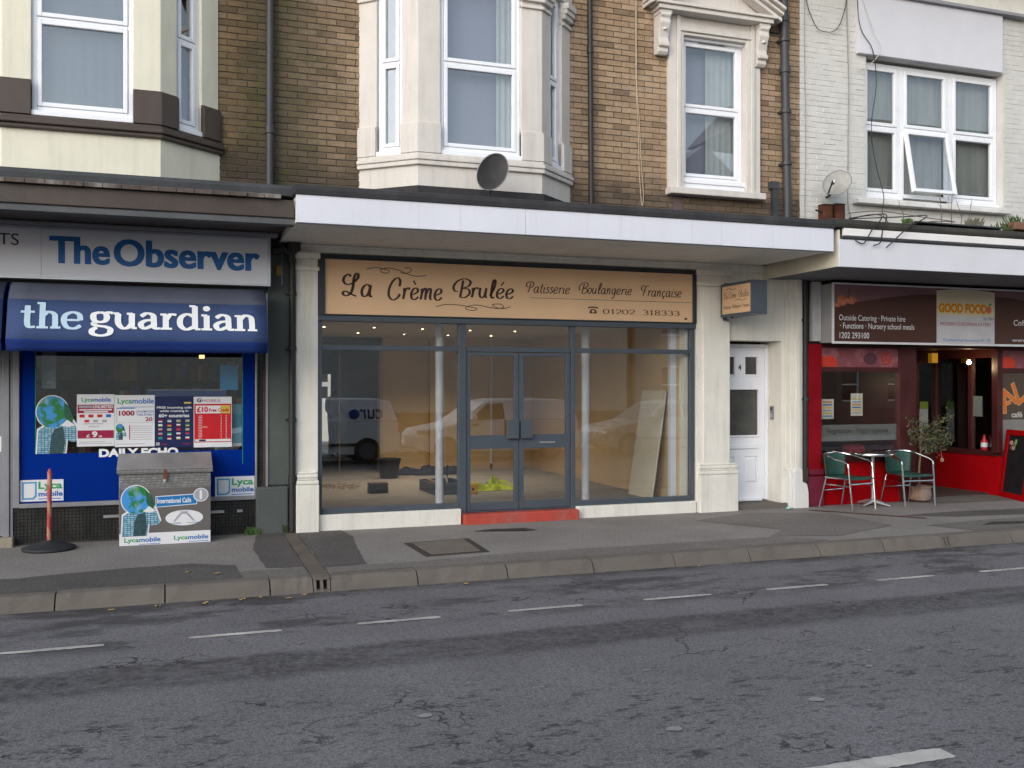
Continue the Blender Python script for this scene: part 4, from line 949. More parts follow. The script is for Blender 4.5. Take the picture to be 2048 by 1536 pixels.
pers = figure('person', 'person in dark jacket and pale trousers standing in the back doorway of the shop', J, Rr, Ed, zone,
       [mat('dark_jacket', (.012,.012,.018), .8), mat('pale_work_trousers', (.34,.31,.25), .9, var=.2), mat('skin', (.30,.16,.10), .6), mat('dark_hair', (.02,.015,.012), .7), BLACK, mat('pink_shirt', (.62,.10,.22), .8)], (3.46, 9.7, FZ), R(35))
# yard behind the shop
MB().box(0, 9, 11.1, 17.0, -.05, .08).build('yard', PAVL); tag(bpy.data.objects['yard'], 'pale concrete yard behind the shop', 'yard', kind='structure')
yb = thing('yard_building', 'white rendered outbuilding seen through the open back door', 'building', (3.8, 16.5, 0))
m = MB(); wall_open(m, 1.0, 8.0, 16.4, 16.6, 0.08, 4.2, [(4.12, 4.50, 1.2, 2.4)]); m.build('wall', mat('white_yard_render', (.80,.78,.72), .8), yb)  # outbuilding wall in its own plain white render colour
plastic_window(yb, 4.12, 16.5, 1, 0, .38, 1.2, 2.4, [1.7], sill=.03)
MB().box(1.0, 8.0, 16.7, 16.8, .08, 4.2).build('inner_wall', DARKROOM, yb)

# main fascia sign
sg = thing('shop_sign', 'long tan patisserie sign in a dark frame with brown script lettering', 'sign', (4.2, -.02, 2.5))
m = MB(); m.box(1.688, 1.762, -.07, .0, 2.512, 3.225); m.box(6.630, 6.682, -.07, .0, 2.512, 3.225); m.box(1.762, 6.630, -.07, .0, 3.190, 3.225); m.box(1.762, 6.630, -.07, .0, 2.512, 2.528)
m.box(1.762, 6.630, -.05, .0, 3.170, 3.190); m.build('frame', mat('dark_sign_frame', (.030,.034,.042), .5, var=.15), sg, bevel=.004)
MB().box(1.762, 6.630, -.042, -.005, 2.528, 3.170).build('board', TAN, sg)
wp = wallplace(-.042)
pen('La', A_, 1.956, 2.325, 2.735, 3.02, wp, INK, sg, .10, .24, .08, .05)
pen('Crème', A_, 2.503, 3.185, 2.705, 2.985, wp, INK, sg, .10, .24, .08, .05)
pen('Brulée', A_, 3.305, 4.105, 2.757, 3.005, wp, INK, sg, .10, .24, .08, .05)
pen('Patisserie', A_, 4.262, 4.860, 2.850, 2.998, wp, INK, sg, .12, .20, .18, .04)
pen('Boulangerie', A_, 4.978, 5.735, 2.812, 3.010, wp, INK, sg, .12, .20, .18, .04)
pen('Française', A_, 5.865, 6.465, 2.825, 3.000, wp, INK, sg, .12, .20, .18, .04)
pen('01202', D_, 5.320, 5.778, 2.612, 2.677, wp, INK, sg, .07, .24)
pen('318333', D_, 5.895, 6.440, 2.610, 2.680, wp, INK, sg, .07, .24)
MB().box(4.32, 6.628, -.0436, -.0425, 2.788, 2.7935).build('rule', INK, sg)
pen_path([(2.25,3.065),(2.33,3.085),(2.42,3.085),(2.52,3.06),(2.50,3.03),(2.44,3.035),(2.42,3.06),(2.50,3.09),(2.64,3.07),(2.74,3.03),(2.86,3.005),(2.98,3.02)], .0045, wp, INK, sg)
pen_path([(2.66,3.045),(2.72,3.035),(2.79,3.06),(2.78,3.10),(2.71,3.10)], .0045, wp, INK, sg, th=.0022)
pen_path([(3.10,2.645),(3.22,2.675),(3.38,2.675),(3.52,2.655),(3.62,2.635),(3.58,2.612),(3.48,2.625),(3.50,2.66),(3.62,2.68),(3.78,2.655),(3.90,2.645),(3.97,2.665),(3.92,2.70),(3.82,2.69),(3.86,2.66),(3.96,2.645),(4.06,2.67)], .0045, wp, INK, sg)
# telephone pictogram
m = MB(); m.slab([(5.13,2.615),(5.235,2.615),(5.228,2.65),(5.205,2.672),(5.160,2.672),(5.137,2.65)], -.0440, -.0425)
m.slab([(5.108,2.680),(5.112,2.695),(5.15,2.703),(5.215,2.703),(5.252,2.695),(5.256,2.680),(5.238,2.676),(5.226,2.686),(5.140,2.686),(5.126,2.676)], -.0440, -.0425)
m.build('telephone_mark', INK, sg); m = MB(); m.disc(5.1825, 2.643, .02, .017, -.0450, -.0442, 12); m.build('dial', TAN, sg)
m = MB(); m.disc(6.53, 2.575, .024, .014, -.0450, -.0425, 12); m.build('knot_hole', INK, sg)

# projecting sign
ps = thing('projecting_sign', 'small slate framed box sign projecting from the pilaster with tan face', 'sign', (7.0, -.3, 2.8))
PX, PY0, PY1 = 7.02, -.13, -.86
m = MB(); m.box(PX-.012, PX+.22, PY1, PY0, 2.60, 2.635); m.box(PX-.012, PX+.22, PY1, PY0, 3.0, 3.035); m.box(PX-.012, PX+.22, PY1, PY1+.03, 2.635, 3.0); m.box(PX-.012, PX+.22, PY0-.03, PY0, 2.635, 3.0); m.box(PX+.19, PX+.2, PY1+.03, PY0-.03, 2.635, 3.0)
m.build('case', SLATE, ps, bevel=.004)
MB().box(PX-.004, PX+.005, PY1+.03, PY0-.03, 2.635, 3.0).build('face', TAN, ps)
pl = lambda s, z, d: (PX-.004-d, PY0-s, z)
pen('La Crème', A_, .07, .37, 2.83, 2.925, pl, INK, ps, .09, .17, .08); pen('Brulée', A_, .42, .66, 2.83, 2.93, pl, INK, ps, .09, .17, .08)
pen('Patisserie', A_, .06, .24, 2.70, 2.755, pl, INK, ps, .1, .16, .15); pen('Boulangerie', A_, .27, .48, 2.685, 2.755, pl, INK, ps, .1, .16, .15); pen('Française', A_, .51, .67, 2.69, 2.755, pl, INK, ps, .1, .16, .15)
pen_path([(.12,2.955),(.2,2.965),(.28,2.945),(.36,2.955)], .003, pl, INK, ps); pen_path([(.34,2.80),(.42,2.81),(.5,2.79),(.6,2.805)], .003, pl, INK, ps)
m = MB(); m.box(PX+.06, PX+.12, PY0+.0, -.05, 2.56, 3.06); m.build('bracket', SLATE, ps); m = MB(); m.box(PX+.05,PX+.1,PY0-.14,PY0-.06,2.575,2.599); m.build('lamp', ALUFRAME, ps)
# intercom
t = thing('intercom', 'small grey steel door intercom on the reveal beside the white front door', 'intercom', (8.045, .2, 1.21))
MB().box(8.033, 8.049, .16, .24, 1.21, 1.40).build('plate', ALUFRAME, t, bevel=.003); MB().box(8.029, 8.034, .18, .225, 1.34, 1.385).build('speaker_grille', BLACK, t); MB().box(8.030, 8.034, .18, .225, 1.24, 1.30).build('button_row', ALU, t)

# downpipes and loose cables on the brick front
def pipe(name, label, pts, r, m, brackets, cat='downpipe', collars=()):
    t = thing(name, label, cat, (pts[-1][0], pts[-1][1], pts[-1][2]))
    q = MB(); q.tube(pts, r, 12); q.build('pipe', m, t, smooth=True)
    for z in brackets:
        x = pts[0][0]+(pts[-1][0]-pts[0][0])*(pts[0][2]-z)/(pts[0][2]-pts[-1][2]); y = pts[0][1]
        q = MB(); q.lathe([(r*1.02,-.025),(r*1.35,-.02),(r*1.35,.02),(r*1.02,.025)], (x, y, z), 12); q.box(x-.07, x+.02, y, .05, z-.012, z+.012); q.build('bracket', m, t)
    for z in collars:
        x = pts[0][0]+(pts[-1][0]-pts[0][0])*(pts[0][2]-z)/(pts[0][2]-pts[-1][2])
        q = MB(); q.lathe([(r*1.02,-.05),(r*1.28,-.045),(r*1.28,.045),(r*1.02,.05)], (x, pts[0][1], z), 12); q.build('collar', m, t, smooth=True)
    return t
pipe('downpipe', 'slim black downpipe running up the brick between bay and pedimented window', [(5.125,-.04,8.2),(5.16,-.04,3.7)], .034, BLACKPIPE, (7.2,), collars=(5.99,))
pipe('soil_pipe', 'thick dark grey soil pipe at the corner beside the white painted brickwork', [(8.03,-.06,8.2),(8.12,-.06,3.7)], .058, GREYPIPE, (6.45, 5.47, 4.75), collars=(6.05, 6.75))
pipe('downpipe', 'dark grey downpipe on the mossy joint between the two brick houses', [(1.145,-.04,8.2),(1.135,-.04,3.65)], .042, GREYPIPE, (7.0,), collars=(4.62,))
t = thing('pipe_stub', 'short square grey pipe box standing on the roof beside the soil pipe', 'pipe', (7.92, -.02, 3.7))
MB().box(7.90, 7.985, -.04, .03, 3.7, 4.47).build('casing', LEAD, t); MB().box(7.86, 7.99, -.05, .03, 4.40, 4.50).build('cap', LEAD, t)
def cable(label, pts, r=.006, m=None, k=6, group=None):
    q = MB(); q.tube(catmull(pts, k), r, 5); o = q.build('cable', m or BLACK, None, smooth=True); tag(o, label, 'cable', group); return o
PALEC = mat('pale_rope', (.45,.36,.26), .9)
cable('pale slack cord hanging down the yellow brick front', [(5.80,.02,8.2),(5.817,.02,6.74),(5.825,.02,5.9),(5.83,.018,5.56),(5.86,.02,5.0),(5.875,.02,4.5),(5.91,.02,4.06),(5.935,.02,4.2),(5.90,.015,4.6),(5.87,.015,5.2),(5.835,.015,5.6),(5.828,.012,6.4),(5.83,.012,8.2)], .006, PALEC)
# satellite dish on the canopy
def dish(label, c, az, el, w_, h_, m, mast_from, lnb=True, roll=0.0):
    t = thing('satellite_dish', label, 'satellite dish', mast_from)
    n = Vector((math.sin(az)*math.cos(el), -math.cos(az)*math.cos(el), math.sin(el))); u = Vector((math.cos(az), math.sin(az), 0)); v = n.cross(u) * -1
    v = u.cross(n)*-1 if v.z < 0 else v
    u, v = u*math.cos(roll)+v*math.sin(roll), v*math.cos(roll)-u*math.sin(roll)
    C = Vector(c); vv = []; K, N = 6, 28; f = []
    for side in (0, 1):
        for i in range(K+1):
            r = i/K
            for j in range(N):
                a = 2*math.pi*j/N; p = C + u*(w_*r*math.cos(a)) + v*(h_*r*math.sin(a)) + n*(0.04*(r*r-1) - side*.006)
                vv.append(tuple(p))
    for side in (0, 1):
        b = side*(K+1)*N
        for i in range(K):
            for j in range(N):
                q = (b+i*N+j, b+i*N+(j+1)%N, b+(i+1)*N+(j+1)%N, b+(i+1)*N+j); f.append(q if side == 0 else q[::-1])
    for j in range(N): a0 = K*N; b0 = (K+1)*N+K*N; f.append((a0+j, b0+j, b0+(j+1)%N, a0+(j+1)%N))
    q = MB(); q.add(vv, f); q.build('reflector', m, t, smooth=True, fix=False)
    q = MB(); q.tube([tuple(C+u*(w_*1.0*math.cos(2*math.pi*j/N))+v*(h_*math.sin(2*math.pi*j/N))) for j in range(N+1)], .006, 6); q.build('rim', ALUFRAME, t, smooth=True)
    q = MB(); bk = C - n*.10; q.tube([tuple(bk), tuple(C-n*.047)], .03, 8); q.tube(catmull([tuple(bk), tuple((bk+Vector(mast_from))/2-n*.05), mast_from], 5), .016, 8); q.build('mast', BLACKPIPE, t)
    if lnb:
        h = C - v*h_*.95; e = h + n*.24 + v*.02
        q = MB(); q.tube([tuple(h-n*.03), tuple(e)], .011, 6); q.build('arm', BLACKPIPE, t)
        q = MB(); q.tube([tuple(e-n*.03+v*.02), tuple(e+v*.035-n*.09)], [.022,.026], 8); q.build('receiver', ALU, t)
    return t
dish('dark smoked mesh satellite dish fixed in front of the cream bay', (3.52,-.95,4.125), R(-2), R(12), .165, .250, mat('smoked_dish', (.034,.030,.028), .6, var=.25, scale=9), (3.54,-.90,3.71), lnb=False, roll=R(-33))
# ------------------------------------------------------------ newsagent building
nws = thing('newsagent_building', 'terraced house with brown trimmed bay above a blue newsagent shop front', 'building', (-1.5, 0.3, 0))
m = MB(); wall_open(m, -5.0, UP0-.002, 0.05, 0.27, 3.40, 8.4, [(-1.88, .34, 4.36, 6.5)])
wl = m.build('wall', MORTAR, nws)
lay_bricks(wl, -5.0, UP0-.012, 3.90, 8.2, 0.05, [(-2.12, .575, 3, 9)], BRICKL, rough=1.0, seed=9)
canted_bay(nws, (-2.140, -1.541, -0.035, 0.600), -0.5, 'brown')
rooms(nws, -4.9, UP0-.06)
MB().box(-5.0, UP0, -0.1, 7.4, 8.42, 8.6).build('roof', LEAD, nws)
TILEEDGE = mat('lichen_spotted_tile', (0.10, 0.078, 0.068), 0.9, var=0.4, scale=9, fine=22, dirt=0.9, dirtcol=(0.46,0.43,0.40))
m = MB(); m.side([(-1.36,3.62),(-1.375,3.70),(-1.34,3.735),(0.045,3.80),(0.045,3.62)], -5.0, 1.235); m.build('lead_roof', LEAD, nws, bevel=.008)
m = MB()
for i in range(38):
    x = -5.0+i*.165; dy = random.uniform(-.008, .008)
    if x+.16 < 1.24: m.side([(-1.52+dy,3.565),(-1.525+dy,3.60),(-1.34,3.64),(-1.34,3.575)], x, x+.16)
o = m.build('tile_edge', TILEEDGE, nws); o['kind'] = 'stuff'
MB().box(-5.0, 1.238, -1.46, -1.43, 3.385, 3.564).build('fascia_board', BROWN, nws, bevel=.006)
m = MB(); m.side([(-1.43,3.384),(-1.455,3.36),(-1.45,3.32),(-1.40,3.30),(-1.34,3.31),(-1.33,3.384)], -5.0, 1.235); m.build('gutter', mat('grey_gutter', (.095,.10,.105), .5, var=.15), nws, smooth=True)
MB().box(-5.0, 1.24, -1.42, .05, 3.40, 3.43).build('soffit', BROWN, nws)
m = MB(); m.box(-5.0, 1.20, -.345, -.20, 3.352, 3.395); m.build('shutter_rail', ALUFRAME, nws, bevel=.008)
# ground floor
m = MB(); m.box(-5.0, 1.425, .02, .25, 2.16, 3.40); m.box(1.125, 1.425, .0, .25, 0, 3.40); m.box(-5.0, -3.2, .0, .25, 0, 2.16); m.build('front_wall', GREENGREY, nws)
m = MB(); m.box(1.11, 1.36, -.03, -.001, .55, 3.34); m.build('pier', GREENGREY, nws, bevel=.01)
m = MB(); m.box(.985, 1.345, -.07, -.001, -.01, .535); m.build('pier_base', GREENGREY, nws, bevel=.02)
MB().box(1.095, 1.118, -.045, .02, .54, 2.75).build('edge_trim', ALUFRAME, nws)
TILE = mat('small_black_mosaic_tile', (.030,.030,.030), .25, var=.35, scale=6, fine=12, dirt=.3, dirtcol=(.10,.09,.06))
GROUT = mat('dark_grout', (.055,.048,.040), .9)
m = MB(); m.box(-3.2, .985, .012, .2, -.01, .40); m.box(.985, 1.10, .012, .2, .0, 2.75); m.build('tile_bed', GROUT, nws)
def tiles(x0, x1, z0, z1, p=.036):
    q = MB(); nx, nz = int((x1-x0)/p), int((z1-z0)/p); rr = random.Random(2)
    for i in range(nx):
        for j in range(nz):
            x, z = x0+i*p, z0+j*p; d = rr.uniform(0, .002)
            q.add([(x+.003,.006-d,z+.003),(x+p-.003,.006-d,z+.003),(x+p-.003,.006-d,z+p-.003),(x+.003,.006-d,z+p-.003),(x,.013,z),(x+p,.013,z),(x+p,.013,z+p),(x,.013,z+p)],
                  [(0,1,2,3),(4,5,1,0),(5,6,2,1),(6,7,3,2),(7,4,0,3)])
    o = q.build('mosaic_tiles', TILE, nws, fix=False); o['kind'] = 'stuff'
tiles(-3.2, .98, .02, .40); tiles(.99, 1.095, .55, 2.7)
for x0, x1 in ((-.62, -.46), (.49, .64), (.78, .84)):
    MB().box(x0, x1, -.012, .008, .255, .285).build('fixing_strip', ALU, nws)
# window frame, panes, blue vinyl
m = MB()
m.box(-1.50, -1.44, -.03, .06, .40, 2.6); m.box(.978, 1.0, -.03, .06, .40, 2.6); m.box(-1.44, .978, -.035, .06, .395, .442); m.box(-1.44, .978, -.02, .06, 2.30, 2.36)
m.box(-1.60, -1.535, -.03, .06, .10, 2.3); m.box(-1.533, -1.502, -.012, .06, .10, 2.3)
wf = m.build('shop_frame', ALUFRAME, nws, bevel=.005)
MB().box(-1.445, .983, .022, .030, .44, 2.30).build('pane', GLASS, wf)
m = MB(); m.box(-1.438, -1.292, .006, .014, .443, 2.30); m.box(.845, .976, .006, .014, .443, 2.30); m.box(-1.292, .845, .006, .014, .443, .965)
m.build('vinyl_border', VINYL, wf)
GREENL = mat('green_edge_strip', (.02,.30,.12), .4)
MB().box(.838, .8445, .004, .013, .80, 2.28).build('edge_strip', GREENL, wf); MB().box(-1.2915, -1.286, .004, .013, .966, 2.28).build('edge_strip', GREENL, wf)
# glazed side door
dd = MB(); dd.box(-2.45,-2.39,-.01,.05,.11,2.25); dd.box(-1.66,-1.602,-.01,.05,.11,2.25); dd.box(-2.39,-1.66,-.01,.05,.11,.30); dd.box(-2.39,-1.66,-.01,.05,1.02,1.10); dd.box(-2.39,-1.66,-.01,.05,2.18,2.25)
dl = dd.build('shop_door', ALUFRAME, nws, bevel=.004)
MB().box(-2.395,-1.655,.018,.026,.295,1.025).build('pane', GLASS, dl); MB().box(-2.395,-1.655,.018,.026,1.095,2.185).build('pane', GLASS, dl)
MB().box(-1.655, -1.61, -.014, -.0105, 1.0, 1.16).build('notice', TXTWHITE, dl)
MB().box(-2.6, -1.49, -.12, .2, -.01, .10).build('door_step', mat('worn_cream_step', (.30,.26,.20), .9, dirt=.5), nws, bevel=.01)
m = MB(); m.box(-3.2, -2.45, .0, .2, .4, 2.3); m.build('front_wall', GREENGREY, nws)
# dim shop inside
ni = MB(); ni.box(-3.2, 1.3, .25, 4.0, .0, .06); ni.box(-3.2, 1.3, 3.2, 3.3, .06, 2.9); ni.box(-3.3, -3.2, .25, 3.3, .06, 2.9); ni.box(1.2, 1.3, .25, 3.3, .06, 2.9); ni.box(-3.2, 1.3, .25, 3.3, 2.85, 2.95)
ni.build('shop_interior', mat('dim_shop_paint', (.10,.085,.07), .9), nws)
sh = thing('magazine_shelves', 'dark shelves of magazines and packets seen deep inside the newsagent window', 'shelves', (-.2, 1.8, .06))
q = MB()
for z in (.7, 1.05, 1.40, 1.75, 2.1): q.box(-1.9, 1.1, 1.75, 2.0, z-.02, z)
q.box(-1.9, 1.1, 2.0, 2.03, .06, 2.4); q.build('shelf', mat('dark_shelf', (.05,.04,.035), .7), sh)
PK = [mat('packet_'+n, c, .5) for n, c in (('red',(.30,.05,.04)),('blue',(.05,.09,.25)),('green',(.05,.16,.05)),('cream',(.36,.33,.27)),('brown',(.13,.07,.04)),('yellow',(.38,.24,.05)),('grey',(.12,.12,.13)))]
q = MB(); rr = random.Random(12)
for z in (.7, 1.05, 1.40, 1.75, 2.1):
    x = -1.88
    while x < 1.05:
        wd = rr.uniform(.05, .16); q.cur = rr.randrange(len(PK)); q.box(x, x+wd*.92, 1.76, 1.9, z+.001, z+rr.uniform(.12, .29)); x += wd
o = q.build('packets', PK, sh); o['kind'] = 'stuff'

# fascia sign
ob = thing('shop_sign', 'long pale grey fascia sign with heavy blue lettering above the navy awning', 'sign', (-1.0, -.2, 2.8))
m = MB(); m.box(-4.9, 1.095, -.28, -.02, 2.815, 3.335); m.build('case', ALUFRAME, ob)
MB().box(-4.9, -1.204, -.290, -.281, 2.825, 3.325).build('face', SIGNGREY, ob); MB().box(-1.200, 1.09, -.290, -.281, 2.825, 3.325).build('face', SIGNGREY, ob)
m = MB(); m.box(-4.9, 1.121, -.300, -.26, 3.326, 3.347); m.box(-4.9, 1.121, -.300, -.26, 2.803, 2.824); m.box(1.091, 1.121, -.300, -.02, 2.8245, 3.3255); m.build('trim', ALU, ob)
wp = wallplace(-.290)
for q_, dx in enumerate((-.007, .007)):
    text('The', -1.120+dx, -.545+dx, 2.968, 3.256, wallplace(-.290-.0006*q_), OBSBLUE, ob, bold=.022, spacing=1.0)
    text('Observer', -.500+dx, 1.000+dx, 2.962, 3.256, wallplace(-.290-.0006*q_), OBSBLUE, ob, bold=.022, spacing=1.0)
text('TS', -1.60, -1.410, 3.140, 3.262, wp, mat('black_ink', (.015,.015,.02), .5), ob)

# awning
aw_p = [(-.29,2.76),(-.42,2.745),(-.56,2.69),(-.66,2.61),(-.705,2.555)]
def awning(x0, x1, label, lettering):
    t = thing('awning', label, 'awning', ((x0+x1)/2, -.4, 2.0))
    def skin(prof, m, name, par=t):
        q = MB(); n = 14; vv = []
        for i in range(n+1):
            x = x0+(x1-x0)*i/n; sag = math.sin(i/n*math.pi)*.012
            for (y, z) in prof: vv.append((x, y+sag*.5*((i*7) % 3 == 0), z-sag*.3))
        k = len(prof); q.add(vv, [(i*k+j, i*k+j+1, (i+1)*k+j+1, (i+1)*k+j) for i in range(n) for j in range(k-1)])
        o = q.build(name, m, par, smooth=True, fix=False); sdf = o.modifiers.new('s', 'SOLIDIFY'); sdf.thickness = .004; return o
    skin(aw_p, FADECLOTH, 'top_cloth'); skin([(-.705,2.555),(-.765,2.40),(-.815,2.27),(-.86,2.15)], NAVYCLOTH, 'front_cloth')
    skin([(-.862,2.15),(-.857,2.12),(-.842,2.08),(-.835,2.035)], NAVYDEEP, 'valance')
    for x in (x0, x1):
        q = MB(); q.side([(-.29,2.76),(-.42,2.745),(-.56,2.69),(-.66,2.61),(-.705,2.555),(-.86,2.15),(-.835,2.035),(-.30,2.06)], x-.003, x+.003); q.build('side_cloth', NAVYDEEP, t)
    q = MB(); q.tube([(x0,-.825,2.13),(x1,-.825,2.13)], .012, 8); q.build('front_bar', ALUFRAME, t)
    if lettering:
        pl = lambda x, z, d: (x, -.705-(2.555-z)/.405*.155-.006-d, z)
        pen('the', S_, -1.333, -.765, 2.254, 2.528, pl, TXTPALE, t, .13, .27)
        pen('guardian', S_, -.714, .932, 2.186, 2.536, pl, TXTWHITE, t, .13, .28)
awning(-1.455, 1.035, 'navy cloth awning with white lower-case newspaper lettering over the shop window', True)
awning(-4.2, -1.50, 'plain navy cloth awning over the newsagent door', False)

# posters and stickers on the window
BLU = mat('sticker_blue', (.01,.12,.42), .4); GRN = mat('sticker_green', (.03,.32,.10), .4); MAG = mat('poster_crimson', (.30,.010,.05), .4); RED = mat('poster_red', (.52,.012,.018), .4)
NAV = mat('poster_navy', (.008,.016,.075), .4); WHT = mat('poster_white', (.68,.68,.70), .5, var=.03); GRY = mat('print_grey', (.34,.34,.37), .5); YEL = mat('print_yellow', (.60,.45,.06), .5); CYAN = mat('sticker_cyan', (.08,.30,.55), .4)
def bars(parent, rects, m, Y, name='print'):
    if len(rects) <= 4:
        for (a, b, c, d) in rects: MB().box(a, b, Y-.0012, Y, c, d).build(name, m, parent)
        return
    q = MB()
    for (a, b, c, d) in rects: q.box(a, b, Y-.0012, Y, c, d)
    o = q.build('small_print', m, parent); o['kind'] = 'stuff'
def lyca(x0, x1, z0, z1, pl, par, th=.0015):
    xm = x0+(x1-x0)*.40; d = (z1-z0)
    text('Lyca', x0, xm, z0, z1, pl, GRN, par, bold=.022, th=th); text('mobile', xm+.003, x1, z0+d*.20, z1, pl, BLU, par, bold=.022, th=th)
GLOBE = NT('globe_print'); c_ = GLOBE.mix(GLOBE.ramp(GLOBE.noise(9, 4, .6), [(.47, 0.), (.53, 1.)]), (.05,.26,.60), (.015,.18,.035)); c_ = GLOBE.mix(GLOBE.ramp(GLOBE.noise(5, 2), [(.55, 0.), (.75, .6)]), c_, (.55,.65,.75)); GLOBE.bsdf(c_, .4); GLOBE = GLOBE.m
PLAID = NT('checked_shirt_print'); bt = PLAID.n('ShaderNodeTexBrick'); PLAID.l(PLAID.pos(), bt.inputs['Vector'])
mp = PLAID.n('ShaderNodeMapping'); mp.inputs['Rotation'].default_value = (R(90),0,0); PLAID.l(PLAID.pos(), mp.inputs['Vector']); PLAID.l(mp.outputs[0], bt.inputs['Vector'])
bt.inputs['Scale'].default_value = 12; bt.inputs['Color1'].default_value = (.10,.30,.42,1); bt.inputs['Color2'].default_value = (.32,.52,.62,1); bt.inputs['Mortar'].default_value = (.02,.05,.09,1); bt.inputs['Mortar Size'].default_value = .03; bt.offset = 0; bt.inputs['Brick Width'].default_value = .4; bt.inputs['Row Height'].default_value = .25
PLAID.bsdf(bt.outputs['Color'], .5); PLAID = PLAID.m
def globe_man(par, x0, z0, w_, h_, Y):
    g = lambda p: (x0+p[0]*w_, z0+p[1]*h_)
    torso = [(.02,0),(.05,.42),(.2,.49),(.45,.51),(.70,.52),(.82,.60),(.9,.5),(1.0,.28),(.93,.21),(.80,.21),(.70,.25),(.66,.0)]
    hand = [(.64,.92),(.76,.84),(.86,.62),(.82,.55),(.72,.56),(.64,.70)]
    cx, cz = g((.374,.743)); rx, rz_ = .365*w_, .284*h_*1.0
    e = .014
    q = MB(); q.slab([(x+(.0 if abs(x-x0-w_*.5) < .01 else e*(1 if x > x0+w_*.5 else -1)), z+(e if z > z0+.05 else 0)) for x, z in map(g, torso)], Y-.0008, Y-.0002)
    q.disc(cx, cz, rx+e*.7, rz_+e*.7, Y-.0012, Y-.0003, 28); q.build('sticker_edge', WHT, par)
    q = MB(); q.slab([g(p) for p in torso], Y-.0020, Y-.0014); q.build('shirt_print', PLAID, par)
    q = MB(); q.slab([g(p) for p in [(.30,.0),(.34,.30),(.42,.44),(.62,.48),(.66,.20),(.62,.0)]], Y-.0026, Y-.0022); q.build('shirt_shade_print', mat('dark_check_print', (.03,.075,.085), .5, var=.5, scale=30), par)
    q = MB(); q.disc(cx, cz, rx, rz_, Y-.0034, Y-.0028, 30); q.build('globe_print', GLOBE, par)
    q = MB(); q.slab([g(p) for p in hand], Y-.0042, Y-.0036); q.build('hand_print', mat('green_hand_print', (.02,.10,.05), .5, var=.4, scale=20), par)
    q = MB(); q.slab([g(p) for p in [(.55,.50),(.72,.60),(.90,.50),(.74,.47)]], Y-.0050, Y-.0044); q.build('cuff_print', WHT, par)
YW = .004
def poster(name, label, x0, x1, z0, z1, m, cat='poster'):
    t = thing(name, label, cat, ((x0+x1)/2, YW, z0)); MB().box(x0, x1, YW-.006, YW, z0, z1).build('sheet', m, t); return t, wallplace(YW-.006), YW-.006
t, pl, Y = poster('poster', 'white and crimson phone tariff poster with flags and a large price', -.885, -.510, 1.035, 1.598, WHT)
lyca(-.839, -.545, 1.505, 1.565, pl, t); bars(t, [(-.878,-.516,1.395,1.487),(-.878,-.516,1.122,1.208)], MAG, Y)
text('UNLIMITED', -.725, -.525, 1.447, 1.480, wallplace(Y-.0014), WHT, t, bold=.03); bars(t, [(-.865,-.73,1.452,1.476)], GRY, Y-.0013)
bars(t, [(-.86,-.535,1.424,1.438),(-.815,-.575,1.401,1.415)], WHT, Y-.0013)
for i in range(4): bars(t, [(-.858+i*.088,-.808+i*.088,1.348,1.380)], RED if i < 3 else BLU, Y)
for i in range(3): bars(t, [(-.81+i*.088,-.762+i*.088,1.295,1.322)], RED if i == 0 else GRY, Y)
bars(t, [(-.82,-.62,1.275,1.283),(-.77,-.66,1.245,1.253),(-.86,-.53,1.062,1.068),(-.86,-.60,1.080,1.086)], GRY, Y)
text('£', -.79, -.755, 1.132, 1.165, wallplace(Y-.0014), WHT, t, bold=.03); text('9', -.735, -.68, 1.130, 1.198, wallplace(Y-.0014), WHT, t, bold=.04); text('.90', -.672, -.635, 1.130, 1.152, wallplace(Y-.0014), WHT, t, bold=.03)
t, pl, Y = poster('poster', 'white phone poster with crimson number and a small tariff table', -.507, -.098, 1.022, 1.588, WHT)
lyca(-.478, -.105, 1.478, 1.553, pl, t); bars(t, [(-.45,-.105,1.455,1.460),(-.49,-.30,1.440,1.450)], BLU, Y)
text('1000', -.465, -.305, 1.362, 1.418, pl, MAG, t, bold=.04); text('UNLIMITED', -.288, -.112, 1.396, 1.418, pl, BLU, t, bold=.01); text('Texts & Data', -.285, -.120, 1.362, 1.388, pl, BLU, t, bold=.01)
text('20', -.195, -.120, 1.300, 1.345, pl, MAG, t, bold=.03); bars(t, [(-.49,-.484,1.29,1.43),(-.110,-.106,1.29,1.43),(-.49,-.108,1.285,1.288)], GRY, Y)
globe_man(t, -.497, 1.10, .11, .17, Y)
bars(t, [(-.345,-.12,1.10+i*.024,1.106+i*.024) for i in range(7)], GRY, Y); bars(t, [(-.36,-.35,1.10,1.26)], MAG, Y); bars(t, [(-.49,-.20,1.05,1.056)], GRY, Y)
t, pl, Y = poster('poster', 'navy roaming poster with rows of small country flags', -.092, .308, 1.008, 1.572, NAV)
text('FREE incoming calls', -.075, .290, 1.430, 1.462, pl, WHT, t, bold=.02); text('while roaming in', -.045, .255, 1.392, 1.424, pl, WHT, t, bold=.02); text('60+ countries', -.055, .265, 1.340, 1.380, pl, WHT, t, bold=.03)
rr = random.Random(3)
for i in range(4):
    for j in range(5):
        x = -.06+i*.095; z = 1.288-j*.048
        bars(t, [(x, x+.042, z, z+.026)], rr.choice([WHT, RED, WHT, GRN, GRY]), Y); bars(t, [(x, x+.042, z, z+.010)], rr.choice([RED, WHT, BLU, YEL]), Y-.0013)
bars(t, [(.21,.285,1.49,1.51)], YEL, Y); bars(t, [(-.085,-.045,1.03,1.065)], GRY, Y); bars(t, [(-.03,.03,1.035,1.045),(.20,.28,1.04,1.05)], MAG, Y)
t, pl, Y = poster('poster', 'red phone poster with a white price banner across the top', .312, .722, 1.000, 1.566, WHT)
